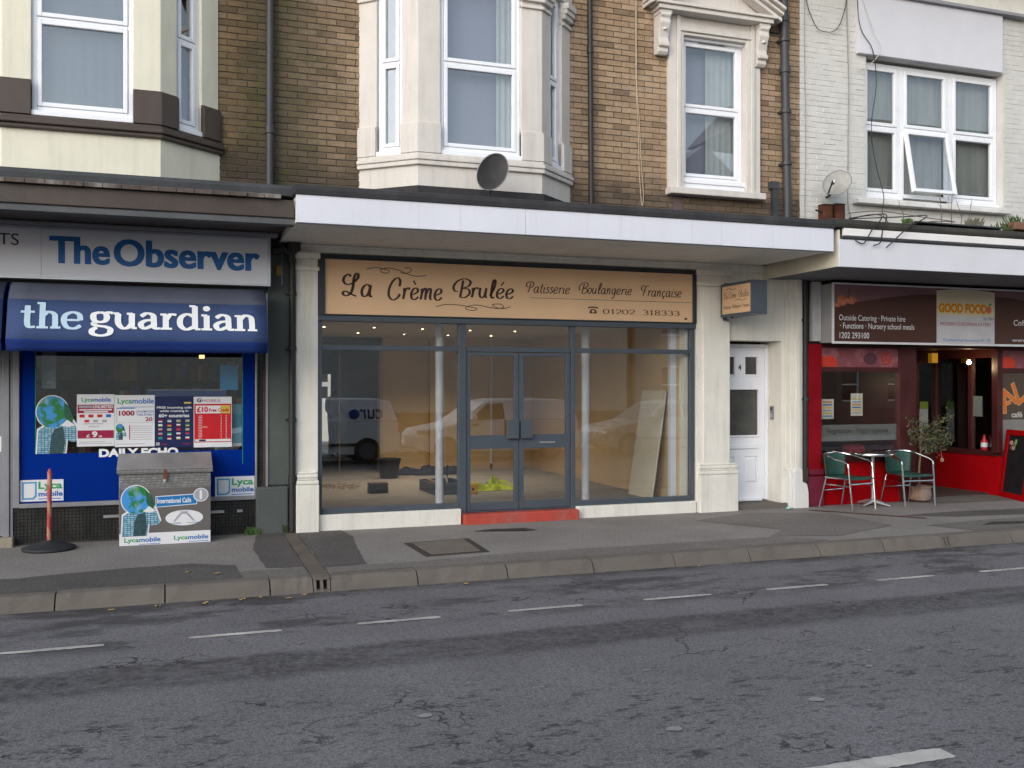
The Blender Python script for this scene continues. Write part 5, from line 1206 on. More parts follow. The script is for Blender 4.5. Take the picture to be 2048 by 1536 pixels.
bars(t, [(.318,.716,1.055,1.488)], RED, Y); text('G', .345, .395, 1.505, 1.55, pl, NAV, t, bold=.04); text('MOBILE', .40, .60, 1.510, 1.538, pl, MAG, t); bars(t, [(.335,.705,1.38,1.468)], WHT, Y-.0013); bars(t, [(.60,.705,1.381,1.467)], YEL, Y-.0018)
text('£10', .345, .465, 1.392, 1.456, wallplace(Y-.0022), RED, t, bold=.045); text('Free Credit', .475, .695, 1.398, 1.436, wallplace(Y-.0032), RED, t, bold=.03)
bars(t, [(.362,.395+.012*rr.random()+(.06 if i == 7 else 0),1.10+i*.0178,1.1045+i*.0178) for i in range(15)], WHT, Y-.0013); bars(t, [(.602,.612,1.10+i*.0178,1.106+i*.0178) for i in range(15)] + [(.655,.668,1.10+i*.0178,1.106+i*.0178) for i in range(15)], WHT, Y-.0013)
bars(t, [(.325,.71,1.065,1.09)], WHT, Y-.0013); bars(t, [(.37,.44,1.068,1.087)], NAV, Y-.0026)
t = thing('window_sticker', 'cut-out sticker of a globe headed figure in a checked shirt on the window', 'sticker', (-1.1, YW, .96)); globe_man(t, -1.282, .965, .425, .60, YW)
t = thing('window_lettering', 'white newspaper lettering on the blue window band behind the steel box', 'lettering', (-.3, YW, .92)); text('DAILY ECHO', -.665, .150, .915, 1.005, wallplace(YW+.001), TXTWHITE, t, bold=.05)
def lyca_card(x0, x1, z0, z1, label):
    t, pl, Y = poster('window_sticker', label, x0, x1, z0, z1, WHT, 'sticker'); w_ = x1-x0
    q = MB(); q.slab([(x0+.02,z0+.02),(x0+.13*w_/.42,z0+.02),(x0+.16*w_/.42,z0+.05),(x0+.16*w_/.42,z1-.02),(x0+.02,z1-.02)], Y-.0012, Y); q.build('phone_mark', CYAN, t)
    q = MB(); q.slab([(x0+.038,z0+.038),(x0+.118*w_/.42,z0+.038),(x0+.143*w_/.42,z0+.062),(x0+.143*w_/.42,z1-.038),(x0+.038,z1-.038)], Y-.0024, Y-.0014); q.build('phone_screen', WHT, t)
    text('Lyca', x0+w_*.42, x0+w_*.97, z0+.105, z1-.02, pl, GRN, t, bold=.03); text('mobile', x0+w_*.42, x0+w_*.98, z0+.05, z0+.105, pl, BLU, t, bold=.03); bars(t, [(x0+w_*.42, x0+w_*.95, z0+.02, z0+.028)], BLU, Y)
lyca_card(-1.436, -1.016, .462, .690, 'white phone sticker on the blue window band behind the striped post')
lyca_card(.541, .972, .436, .662, 'white phone sticker on the blue window band beside the tiled pier')
t = thing('window_sign', 'dark blue board standing behind the row of window posters', 'sign', (.1, .08, 1.0)); MB().box(-.17, .665, .06, .068, .98, 1.645).build('board', mat('dull_blue_board', (.018,.050,.20), .5), t); MB().box(-.175, .67, .055, .0595, 1.64, 1.648).build('edge', GRY, t)
t = thing('window_sign', 'pale blue card standing at the edge of the row of window posters', 'sign', (.78, .08, 1.0)); MB().box(.70, .835, .07, .078, 1.0, 1.48).build('card', mat('pale_blue_card', (.09,.30,.42), .5, var=.1), t); MB().box(.70, .835, .068, .0695, 1.0, 1.035).build('band', WHT, t)
t = thing('hanging_card', 'bright blue card hanging high inside the newsagent window', 'card', (.70, .10, 1.66)); MB().box(.60, .80, .10, .108, 1.64, 1.93).build('card', mat('bright_blue_card', (.02,.26,.55), .5), t, bevel=.02)
t = thing('hanging_card', 'faded grey blue paper strip hanging inside the newsagent window', 'card', (-1.15, .10, 1.6)); MB().box(-1.24, -1.10, .10, .106, 1.66, 2.10).build('paper', mat('faded_paper', (.16,.20,.24), .6), t)
t = thing('hanging_light', 'small warm lit lamp hanging inside the newsagent window', 'lamp', (.40, .9, 2.05)); q = MB(); q.box(.40,.46,.88,.94,2.02,2.06); q.build('bulb', emis('dim_warm_lamp', (1,.7,.25), 1.6), t); q = MB(); q.tube([(.43,.91,2.06),(.41,.91,2.84)], .004, 4); q.build('flex', BLACK, t)

# steel storage box on the pavement
CHECK = NT('checker_plate'); vo = CHECK.n('ShaderNodeTexBrick'); mp = CHECK.n('ShaderNodeMapping'); mp.inputs['Rotation'].default_value = (R(90), 0, R(45)); tc = CHECK.n('ShaderNodeTexCoord'); CHECK.l(tc.outputs['Object'], mp.inputs['Vector'])
mp.inputs['Rotation'].default_value = (R(45), R(45), 0); CHECK.l(mp.outputs[0], vo.inputs['Vector']); vo.inputs['Scale'].default_value = 13; vo.inputs['Mortar Size'].default_value = .03; vo.inputs['Color1'].default_value = (.30,.295,.29,1); vo.inputs['Color2'].default_value = (.22,.215,.21,1); vo.inputs['Mortar'].default_value = (.15,.145,.14,1)
p_ = CHECK.bsdf(vo.outputs['Color'], .5, .55, .5, vo.outputs['Fac'], .8, .006); CHECK = CHECK.m
PLATE = mat('dull_steel_plate', (.33,.32,.315), .5, .4, var=.1, fine=60, dirt=.3)
bx = thing('storage_box', 'grey chequer plate steel storage box covered in phone stickers on the pavement', 'storage box', (0.02, -.24, 0))
MB().side([(-.06,.0),(-.42,.0),(-.42,.775),(-.06,.905)], -.447, .477).build('body', CHECK, bx, bevel=.004)
m = MB(); m.side([(-.05,.955),(-.05,.90),(-.445,.765),(-.445,.815)], -.468, .497); lid = m.build('lid', PLATE, bx, bevel=.006)
m = MB(); m.side([(-.449,.765),(-.4455,.765),(-.4455,.813),(-.449,.813)], -.468, .497); m.build('lid_lip', CHECK, lid)
m = MB(); m.box(-.005, .03, -.458, -.4495, .70, .80); m.build('hasp', mat('rusty_hasp', (.16,.05,.03), .7, .3), bx); m = MB(); m.box(-.005,.025,-.452,-.44,.665,.705); m.build('padlock', ALU, bx, bevel=.006)
MB().box(-.443, .473, -.4235, -.4205, .13, .60).build('front_panel', mat('dark_taupe_panel', (.115,.105,.098), .5), bx)
MB().box(-.443, .473, -.4245, -.4205, .003, .129).build('base_band', WHT, bx)
globe_man(bx, -.425, .10, .385, .52, -.4236)
YB = -.4236
q = MB(); q.slab([(-.085,.395),(.335,.415),(.345,.53),(-.085,.515)], YB-.0012, YB-.0002); q.build('sticker_edge', WHT, bx)
q = MB(); q.slab([(-.078,.403),(.328,.423),(.337,.521),(-.078,.507)], YB-.0024, YB-.0014); q.build('banner', mat('banner_blue', (.01,.16,.42), .4), bx)
text('International Calls', -.068, .275, .438, .490, wallplace(YB-.0026), WHT, bx, bold=.03)
q = MB(); q.disc(.375, .515, .078, .074, YB-.0036, YB-.0026, 24); q.build('badge_edge', WHT, bx); q = MB(); q.disc(.375, .515, .069, .065, YB-.0046, YB-.0038, 24); q.build('badge', GRY, bx); text('1', .361, .386, .468, .566, wallplace(YB-.0048), WHT, bx, bold=.06)
q = MB(); q.disc(.205, .275, .192, .083, YB-.0014, YB-.0002, 30); q.build('oval_sticker', WHT, bx)
q = MB(); q.slab([(.09,.235),(.115,.24),(.165,.295),(.18,.315),(.225,.315),(.24,.295),(.29,.24),(.315,.235),(.27,.30),(.235,.335),(.17,.335),(.135,.30)], YB-.0026, YB-.0016); q.build('arrow_mark', GRY, bx); text('FREE', .165, .245, .335, .350, wallplace(YB-.0028), GRY, bx, bold=.02); lyca(.05, .17, .212, .228, wallplace(YB-.0016), bx); lyca(.235, .355, .212, .228, wallplace(YB-.0016), bx)
lyca(-.395, -.035, .022, .085, wallplace(-.4247), bx); lyca(.10, .450, .028, .088, wallplace(-.4247), bx)
bars(bx, [(-.25,-.04,.010,.016),(.25,.45,.014,.020)], BLU, -.4246)
# striped post on a weighted base
STR = NT('faded_striped_tape'); x_, y_, z_ = STR.xyz(); sn = STR.math('SINE', STR.math('ADD', STR.math('MULTIPLY', z_, 22.0), STR.math('MULTIPLY', x_, 55.0)))
c_ = STR.mix(STR.math('GREATER_THAN', STR.math('ADD', sn, STR.math('MULTIPLY', STR.math('SUBTRACT', STR.noise(9), .5), 1.2)), -.25), (.40,.17,.10), (.36,.045,.045)); STR.bsdf(c_, .6); STR = STR.m
po = thing('barrier_post', 'faded red and white striped post on a round black rubber base', 'barrier post', (-1.12, -.38, 0))
q = MB(); q.lathe([(.25,0),(.26,.015),(.255,.03),(.17,.06),(.06,.085),(.04,.10)], (-1.12,-.38,0), 28); q.build('base', mat('black_rubber', (.022,.024,.027), .7, dirt=.3), po, smooth=True)
q = MB(); q.tube([(-1.12,-.38,.09),(-1.115,-.38,.45),(-1.112,-.38,.80),(-1.112,-.38,.835)], [.022,.022,.023,.010], 12); q.build('post', STR, po, smooth=True)
# pipes at the pier
t = pipe('downpipe', 'black cast iron downpipe with bulky hopper between newsagent and cream pilaster', [(1.385,-.09,3.30),(1.385,-.09,.02)], .036, BLACKPIPE, (2.75, 2.12, 1.3), collars=(.62,))
q = MB(); q.tube([(1.16,-.12,3.22),(1.28,-.12,3.25),(1.36,-.11,3.20),(1.385,-.09,3.10)], .05, 10); q.tube([(1.40,-.12,3.42),(1.37,-.12,3.30),(1.385,-.1,3.2)], .055, 10); q.box(1.33,1.47,-.18,-.02,3.235,3.34); q.build('hopper', BLACKPIPE, t)
t = thing('alarm_box', 'small yellow tag hanging on the dark pier beside the black downpipe', 'tag', (1.25, -.05, 2.95)); MB().box(1.205, 1.265, -.06, -.031, 2.95, 3.07).build('tag', mat('ochre_plastic', (.30,.17,.02), .6), t, bevel=.008); q = MB(); q.tube([(1.275,-.05,2.85),(1.272,-.05,3.25)], .008, 5); q.build('tube', ALUFRAME, t)
def weeds(label, cx, cy, cz, n, sp, h, seed, m=None, cat='weeds', name='weed_clump'):
    rr = random.Random(seed); q = MB()
    for i in range(n):
        a = rr.uniform(0, 6.28); r = rr.random()*sp; x, y = cx+r*math.cos(a), cy+r*math.sin(a)*.5; hh = h*rr.uniform(.4, 1); b = rr.uniform(0, 6.28); w_ = hh*.10+.004; tx, ty = math.cos(b)*hh*.45, math.sin(b)*hh*.45
        q.add([(x-w_,y,cz),(x+w_,y,cz),(x+tx*.6+w_,y+ty*.6,cz+hh*.75),(x+tx,y+ty,cz+hh),(x+tx*.6-w_,y+ty*.6,cz+hh*.75)], [(0,1,2,3,4)])
    o = q.build(name, m or mat('weed_green', (.055,.11,.02), .7, var=.35, scale=20), None, fix=False); tag(o, label, cat); return o
weeds('small green weeds sprouting at the foot of the tiled pier', .93, -.06, 0, 40, .10, .10, 3)
weeds('dark moss tuft growing behind the black downpipe foot', 1.33, -.06, 0, 26, .06, .14, 5, mat('moss_green', (.03,.045,.015), .9))
# ------------------------------------------------------------ cafe building
cf = thing('cafe_building', 'white painted brick building with a triple window above a red cafe front', 'building', (11.5, 0.3, 0))
m = MB(); wall_open(m, 8.39, 15.5, 0.045, 0.27, 3.15, 8.4, [(9.52, 12.09, 4.40, 6.44)])
cw = m.build('wall', WMORTAR, cf)
lay_bricks(cw, 8.395, 15.5, 3.75, 8.2, 0.045, [(9.50, 12.11, 4.36, 6.44), (9.335, 12.0, 6.43, 7.4), (9.3, 16, 7.27, 9)], WBRICK, proud=0.0045, rough=1.6, seed=21, jit=.0035, zmin=3.9)
LILAC = mat('lilac_white_render', (.62,.62,.67), .6, var=.03, dirt=.06, dirtcol=(.5,.49,.5))
MB().box(9.34, 12.0, -.03, .06, 6.44, 7.30).build('render_panel', LILAC, cf, bevel=.006)
m = MB(); m.box(9.30, 15.5, -.10, .06, 7.302, 7.345); m.build('ledge', mat('grey_ledge', (.30,.30,.33), .7), cf); MB().box(9.30, 15.5, -.05, .06, 7.346, 8.2).build('upper_render', mat('warm_white_render', (.78,.76,.70), .7, dirt=.1), cf)
MB().box(8.39, 15.5, -0.1, 7.4, 8.42, 8.6).build('roof', LEAD, cf)
rooms(cf, 8.42, 15.4)
for a_, b_ in ((9.50,9.53),(12.08,12.11)): MB().box(a_,b_,.05,.25,4.40,6.44).build('reveal', WBRICK, cf)
MB().box(9.27, 12.10, -.10, .10, 4.285, 4.352).build('stone_sill', mat('white_sill', (.68,.67,.66), .7, dirt=.3), cf, bevel=.01)
def tilt_light(parent, x0, x1, zt, zb, ang):
    c, s = math.cos(ang), math.sin(ang); xf = lambda x, t, z: (x, .165-(zt-z)*s-t*c, zt-(zt-z)*c+t*s)
    q = MB(xf); sw_ = .055; q.box(x0,x0+sw_,-.02,.035,zb,zt); q.box(x1-sw_,x1,-.02,.035,zb,zt); q.box(x0+sw_,x1-sw_,-.02,.035,zb,zb+sw_); q.box(x0+sw_,x1-sw_,-.02,.035,zt-sw_,zt)
    o = q.build('open_sash', UPVC, parent, bevel=.008); MB(xf).box(x0+sw_-.004,x1-sw_+.004,.004,.012,zb+sw_-.004,zt-sw_+.004).build('pane', GLASSU, o)
for i, (a, b) in enumerate(((9.535, 10.245), (10.25, 11.16), (11.165, 12.075))):
    if i != 1: w_ = plastic_window(cf, a, .2, 1, 0, b-a, 4.46, 6.40, [5.47], fw=.06, sw=.05, sill=.05)
    else:
        w_ = plastic_window(cf, a, .2, 1, 0, b-a, 5.44, 6.40, [], fw=.06, sw=.05, sill=0)
        q = MB(); q.box(a,a+.06,.17,.23,4.46,5.44); q.box(b-.06,b,.17,.23,4.46,5.44); q.box(a+.06,b-.06,.17,.23,4.46,4.52); q.build('lower_frame', UPVC, w_, bevel=.006)
        tilt_light(w_, a+.05, b-.05, 5.45, 4.50, R(11))
    curtain(w_, a, .31, 1, 0, .02, b-a-.02, 4.3, 6.45, CAFENET, .003, 4+i)
# canopy
WARMW = mat('warm_white_board', (.78,.75,.73), .5, var=.03, dirt=.12, dirtcol=(.45,.43,.40))
m = MB(); m.box(7.765, 15.5, -1.60, -1.57, 3.145, 3.482); m.build('fascia_board', mat('lilac_grey_board', (.64,.64,.68), .5, var=.03, dirt=.1, dirtcol=(.45,.44,.43)), cf, bevel=.004)
MB().box(7.83, 15.5, -1.615, -1.565, 3.528, 3.618).build('upper_fascia', WARMW, cf, bevel=.004)
m = MB(); m.side([(-1.61,3.484),(-1.625,3.50),(-1.625,3.523),(-1.57,3.527),(-1.57,3.484)], 7.80, 15.5); m.build('cable_tray', LEAD, cf)
m = MB(); m.box(7.766, 7.80, -1.569, .04, 3.15, 3.60); m.build('end_board', mat('cream_end_board', (.66,.61,.50), .7, dirt=.2), cf)
MB().box(7.80, 15.5, -1.569, .04, 3.155, 3.19).build('soffit', mat('grey_soffit', (.16,.165,.175), .8, dirt=.3), cf)
m = MB(); rr = random.Random(8)
prof = lambda dz: [(-1.615,3.62),(-1.63,3.665+dz*.3),(-1.60,3.715+dz),(-1.50,3.74+dz),(0.04,3.74),(0.04,3.62)]
x = 7.705
while x < 15.4:
    l = rr.uniform(.5, .9); m.side(prof(rr.uniform(-.006,.012)), x, min(x+l-.004, 15.5)); x += l
m.build('roof_felt', mat('mossy_roof_felt', (.038,.036,.030), .9, var=.3, dirt=.5, dirtcol=(.06,.055,.025), bump=.6, bdist=.012), cf, bevel=.012)
for a, b, y, z, tl in ((8.95,10.0,-1.58,3.755,.02),(9.35,10.05,-1.35,3.80,.04),(9.9,10.45,-1.52,3.765,-.02)):
    t = tag(MB().prism([(a,y),(b,y+.02),(b+.05,y+.3),(a+.1,y+.26)], z, z+.018).build('loose_slate', LEAD), 'loose flat slate lying on the cafe canopy roof', 'slate', 'loose slates on the cafe canopy')
# sign
cs = thing('shop_sign', 'brown and cream cafe fascia sign with white lettering in a white frame', 'sign', (11, -.2, 2.27))
CB = mat('dark_brown_print', (.072,.030,.022), .4, var=.06); MAUVE = mat('mauve_print', (.20,.10,.115), .4, var=.15, scale=2); CRM = mat('cream_print', (.60,.52,.38), .4, var=.04); PGREY = mat('pale_grey_print', (.52,.51,.53), .4)
m = MB(); m.box(8.685, 14.6, -.292, -.01, 2.285, 3.10); m.build('case', mat('grey_sign_side', (.30,.30,.31), .6, dirt=.2), cs)
m = MB(); m.box(8.675,14.6,-.31,-.28,2.268,2.300); m.box(8.675,14.6,-.31,-.28,3.09,3.112); m.box(8.675,8.70,-.31,-.28,2.3005,3.0895); m.build('trim', mat('white_trim', (.66,.66,.68), .4), cs, bevel=.003)
MB().box(8.70, 14.6, -.300, -.2925, 2.30, 3.09).build('face', CB, cs)
wp = wallplace(-.300); YS = -.300
q = MB(); q.slab([(8.70,2.80),(8.95,2.83),(9.6,2.93),(10.1,2.985),(10.475,3.0),(10.475,3.09),(8.70,3.09)], YS-.0015, YS-.0003); q.build('mauve_print', MAUVE, cs)
q = MB(); q.slab([(11.557,3.0),(11.9,2.985),(12.6,2.9),(14.6,2.7),(14.6,3.09),(11.557,3.09)], YS-.0015, YS-.0003); q.build('mauve_print', MAUVE, cs)
FRUIT = mat('peach_fruit_print', (.50,.17,.08), .5, var=.5, scale=14)
q = MB(); q.disc(8.84, 2.865, .085, .075, YS-.0028, YS-.0018, 16); q.disc(8.99, 2.875, .075, .06, YS-.0040, YS-.0030, 14); q.disc(8.76, 2.80, .06, .03, YS-.0052, YS-.0042, 12); q.build('fruit_print', FRUIT, cs)
q = MB(); q.slab([(8.935,2.90),(8.945,2.90),(8.955,3.06),(8.945,3.06)], YS-.0064, YS-.0054); q.build('stalk_print', CB, cs)
MB().box(10.478, 11.555, YS-.0016, YS-.0002, 2.302, 3.06).build('panel_print', PGREY, cs); MB().box(10.478, 11.555, YS-.0028, YS-.0018, 2.70, 3.06).build('panel_print', CRM, cs)
q = MB(); q.slab([(10.478,3.06)]+[(10.478+1.077*k/10, 3.06+.028*math.sin(k/10*math.pi)) for k in range(1,10)]+[(11.555,3.06)], YS-.0028, YS-.0018); q.build('panel_print', CRM, cs)
text('Outside Catering · Private hire', 8.784, 9.918, 2.567, 2.672, wp, WHT, cs, bold=.004); text('· Functions · Nursery school meals', 8.800, 10.078, 2.455, 2.560, wp, WHT, cs, bold=.004); text('1202 293100', 8.792, 9.292, 2.345, 2.428, wp, WHT, cs, bold=.006)
OR = mat('orange_print', (.62,.18,.01), .4); OG = mat('yellow_halo_print', (.72,.50,.06), .4)
text('GOOD FOOD', 10.503, 11.412, 2.733, 2.888, wallplace(YS-.003), OG, cs, bold=.085); text('GOOD FOOD', 10.515, 11.40, 2.745, 2.876, wallplace(YS-.0046), OR, cs, bold=.03)
q = MB(); q.disc(11.44, 2.80, .052, .055, YS-.0080, YS-.0066, 16); q.build('orange_mark', mat('orange_fruit_print', (.62,.16,.06), .4), cs); q = MB(); q.slab([(11.43,2.86),(11.45,2.90),(11.50,2.885),(11.47,2.86)], YS-.0080, YS-.0066); q.build('leaf_mark', GRN, cs)
text('by Alan', 11.34, 11.545, 2.640, 2.695, wallplace(YS-.0018), mat('teal_ink', (.03,.12,.12), .5), cs, shear=.3)
text('MODERN EUROPEAN EATERY', 10.541, 11.490, 2.557, 2.606, wallplace(YS-.0018), MAG, cs); text('4 Lansdowne Road, Bournemouth BH1 1SD', 10.596, 11.470, 2.322, 2.370, wallplace(YS-.0018), BLU, cs)
text('Coffee', 11.920, 12.26, 2.58, 2.665, wp, WHT, cs); text('www.goodfood', 11.891, 12.75, 2.322, 2.392, wp, WHT, cs)
# red and maroon shop front
m = MB(); m.box(8.43, 15.5, .02, .25, 2.24, 3.16); m.build('front_wall', MAROON, cf)
m = MB(); m.box(8.53, 8.672, -.06, .019, 2.31, 3.14); m.build('pier_top', mat('dirty_white_pier', (.46,.47,.49), .8, dirt=.35), cf)
m = MB(); m.box(8.455, 8.695, -.06, .25, .0, 2.27); m.build('red_pier', mat('dull_red_paint', (.22,.006,.012), .6, var=.15, spec=.05, dirt=.25, dirtcol=(.08,.01,.01)), cf, bevel=.03)
m = MB(); m.box(8.44, 8.705, -.09, -.02, .0, .42); m.box(8.45, 8.70, -.10, -.02, .44, .52); m.build('pier_base', mat('faded_plum_paint', (.16,.012,.035), .6, var=.2, dirt=.3, dirtcol=(.05,.02,.02)), cf, bevel=.015)
m = MB(); m.box(8.70, 10.07, -.02, .24, .0, .60); m.build('stall_riser', REDP, cf, bevel=.01)
m = MB(); m.box(8.696, 10.07, -.05, .10, .602, .735); m.box(8.696, 8.716, -.01, .08, .735, 2.24); m.box(8.70, 10.07, -.015, .08, 1.885, 1.95); m.box(8.70, 10.07, -.015, .08, 2.222, 2.25); m.box(10.055, 10.36, -.03, .24, .0, 2.25)
wfm = m.build('window_frame', MAROON, cf, bevel=.006)
MB().box(8.714, 10.058, .022, .030, .733, 1.888).build('pane', GLASS, wfm)
STRIP = NT('food_banner_print'); n_ = STRIP.noise(3.5, 3, .6); c_ = STRIP.mix(STRIP.ramp(n_, [(.40, 0.), (.5, 1.)]), (.28,.10,.11), (.19,.055,.065)); STRIP.bsdf(c_, .4); STRIP = STRIP.m
def banner(x0, x1, par):
    o = MB().box(x0, x1, -.004, .012, 1.951, 2.221).build('banner', STRIP, par)
    q = MB(); q.slab([(x0,1.955),(x0+.26,1.955),(x0+.26,2.05),(x0+.18,2.11),(x0,2.10)], -.0058, -.0045); q.build('tomato_print', mat('tomato_print', (.50,.04,.02), .4), o)
    q = MB(); q.disc(x0+.84, 2.07, .12, .09, -.0058, -.0045, 16); q.build('plum_print', mat('plum_print', (.09,.03,.045), .4), o); q = MB(); q.disc(x0+1.13, 2.08, .10, .10, -.0058, -.0045, 14); q.build('berry_print', mat('berry_print', (.32,.05,.05), .4, var=.7, scale=22), o)
banner(8.717, 10.054, wfm)
m = MB(); m.box(10.10, 10.36, .03, 1.45, .0, 2.25); m.box(10.36, 12.06, 1.38, 1.48, 2.05, 2.25); m.box(10.36, 15.4, .05, 1.48, 2.25, 2.30); m.build('lobby_wall', MAROON, cf)
# lobby back: glazed door between dark posts
dm = MB(); dm.box(10.36,10.50,1.36,1.46,0,2.05); dm.box(11.55,11.66,1.34,1.44,.0,2.05); dm.box(12.0,12.06,1.34,1.44,0,2.05); dm.box(10.50,11.55,1.36,1.44,0,.25); dm.box(11.66,12.0,1.36,1.44,.0,.62); dm.box(10.50,10.60,1.36,1.42,.25,2.05); dm.box(11.45,11.55,1.36,1.42,.25,2.05)
dmo = dm.build('cafe_door', MAROON, cf, bevel=.006)
MB().box(10.595,11.455,1.385,1.393,.245,2.055).build('pane', GLASS, dmo); MB().box(11.655,12.005,1.385,1.393,.615,2.055).build('pane', GLASS, dmo)
# lobby side window (right) and front right
m = MB(); m.box(12.0, 12.12, .10, 1.34, .0, .60); m.build('stall_riser', REDP, cf, bevel=.008)
m = MB(); m.box(11.98, 12.14, .08, 1.34, .601, .68); m.box(12.02,12.10,.10,1.34,2.12,2.25); m.box(12.02,12.10,.60,.68,.68,2.12); m.build('side_frame', MAROON, cf, bevel=.006)
MB().box(12.055, 12.063, .10, 1.34, .68, 2.12).build('pane', GLASS, cf)
m = MB(); m.box(11.99, 15.4, .02, .10, .0, .60); m.box(11.99, 12.10, .02, .09, .601, .605); m.build('stall_riser', REDP, cf, bevel=.01)
m = MB(); m.box(11.93, 12.03, .0, .12, .66, 2.25); m.box(12.03, 15.4, -.01, .11, .601, .68); m.box(12.03, 15.4, .03, .11, 1.885, 1.95); m.box(12.03, 15.4, .03, .11, 2.222, 2.25)
wf2 = m.build('window_frame', MAROON, cf, bevel=.006)
MB().box(12.03, 15.4, .06, .068, .68, 1.885).build('pane', GLASS, wf2)
q = MB().box(12.031, 15.4, .035, .05, 1.951, 2.221).build('banner', STRIP, wf2); q = MB(); q.slab([(12.031,1.955),(12.30,1.955),(12.30,2.06),(12.20,2.13),(12.031,2.11)], .030, .034); q.build('tomato_print', MATS['tomato_print'], wf2)
VB = mat('brown_window_vinyl', (.075,.055,.040), .4, var=.05)
MB().box(12.033, 15.4, .050, .058, 1.165, 1.884).build('vinyl_print', VB, wf2); MB().box(12.033, 15.4, .050, .058, .70, 1.164).build('vinyl_print', mat('frosted_vinyl', (.20,.19,.18), .5), wf2)
t = thing('window_lettering', 'big slanting orange letters on the brown cafe window', 'lettering', (12.3, .05, 1.2))
ORV = mat('orange_vinyl', (.58,.16,.03), .45); ORE = mat('orange_vinyl_edge', (.60,.32,.16), .45)
def stick(pts, wd, y, m_):
    q = MB()
    for a, b in zip(pts[:-1], pts[1:]):
        dx, dz = b[0]-a[0], b[1]-a[1]; l = math.hypot(dx, dz); nx_, nz_ = -dz/l*wd, dx/l*wd; ex, ez = dx/l*wd*.7, dz/l*wd*.7
        q.slab([(a[0]+nx_-ex,a[1]+nz_-ez),(b[0]+nx_+ex,b[1]+nz_+ez),(b[0]-nx_+ex,b[1]-nz_+ez),(a[0]-nx_-ex,a[1]-nz_-ez)], y-.001*(len(q.f)/6+1), y)
    q.build('letter', m_, t)
for dy, wd, m_ in ((0.0495, .040, ORE), (.0440, .028, ORV)):
    stick([(12.12,1.28),(12.10,1.60),(12.34,1.44)], wd, dy, m_); stick([(12.11,1.40),(12.22,1.43)], wd*.8, dy-.003, m_); stick([(12.28,1.70),(12.40,1.42),(12.60,1.56)], wd, dy, m_); stick([(12.75,1.82),(12.70,1.50),(12.95,1.56)], wd, dy, m_); stick([(12.72,1.66),(12.9,1.70)], wd, dy-.002, m_); stick([(13.05,1.55),(13.2,1.9)], wd, dy, m_)
text('café', 12.25, 12.47, 1.195, 1.285, wallplace(.05), mat('grey_white_vinyl', (.42,.42,.40), .5), t, bold=.03)
t = thing('window_lettering', 'dark serif lettering across the frosted lower cafe window', 'lettering', (9.35, .02, 1.0))
text('Vegetarian · Vegan options', 8.83, 9.89, .985, 1.085, wallplace(.020), mat('grey_ink', (.05,.05,.05), .5), t)
MB().box(8.72, 10.055, .034, .038, .90, 1.13).build('frosted_band', mat('frosted_band', (.16,.165,.16), .6), t)
for i, (x0, x1, z0, z1, lb) in enumerate(((8.735,8.955,1.215,1.495,'menu sheet taped inside the cafe window next to the red pier'), (9.25,9.455,1.255,1.575,'menu sheet taped in the middle of the cafe window'))):
    t = thing('menu_sheet', lb, 'menu', (x0, .035, z0), group='menus in the cafe window')
    MB().box(x0, x1, .033, .0365, z0, z1).build('sheet', mat('menu_paper', (.62,.58,.50), .6), t)
    rr = random.Random(i)
    for k in range(6): MB().box(x0+.025, x1-.03, .0315, .0328, z0+.03+k*.04, z0+.048+k*.04).build('print', [CYAN, YEL, GRY, OG, BLU, OR][(k+i*2) % 6], t)
# interior of the cafe
ci = MB(); ci.box(8.45, 15.4, .25, 5.0, -.05, .03); ci.box(8.45, 15.4, 4.5, 4.6, .03, 2.4); ci.box(8.45, 8.52, .25, 4.5, .03, 2.4); ci.box(15.3,15.4,.25,4.5,.03,2.4); ci.box(8.45, 10.12, .25, 4.5, 2.30, 2.4); ci.box(10.36,15.4,1.48,4.5,2.30,2.4)
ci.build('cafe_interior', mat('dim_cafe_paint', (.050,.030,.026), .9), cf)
t = thing('banquette', 'dark blue bench seat with a red cushion inside the cafe window', 'bench', (9.3, .5, .03))
MB().box(8.75, 10.0, .40, .80, .03, .62).build('seat', mat('blue_leather', (.015,.02,.07), .5), t, bevel=.03); MB().box(9.45, 9.75, .30, .52, .63, .82).build('cushion', mat('red_cushion', (.30,.012,.02), .8), t, bevel=.06)
t = thing('door_notice', 'white and green paper notice stuck on the cafe door glass', 'notice', (11.87, 1.38, 1.0)); MB().box(11.70, 11.87, 1.372, 1.384, .80, 1.30).build('sheet', mat('grey_notice', (.30,.31,.31), .6), t); MB().box(11.70, 11.87, 1.3705, 1.3715, 1.30, 1.42).build('heading', mat('green_notice', (.14,.22,.03), .6), t)
t = thing('door_notice', 'plain grey paper notice in the lobby side window of the cafe', 'notice', (12.05, .55, 1.2)); MB().box(12.048, 12.0545, .42, .62, 1.20, 1.52).build('sheet', mat('dim_grey_paper', (.15,.17,.16), .6), t)
t = thing('sauce_bottle', 'red and white bottle standing on the lobby window ledge', 'bottle', (12.06, .40, .68)); q = MB(); q.lathe([(.045,0),(.05,.02),(.05,.14),(.02,.19),(.018,.23),(.02,.24)], (12.01,.34,.681), 14); q.build('body', mat('red_bottle', (.40,.015,.02), .4), t, smooth=True); q = MB(); q.lathe([(.0505,.05),(.0505,.12)], (12.01,.34,.681), 14); q.build('label', WHT, t)
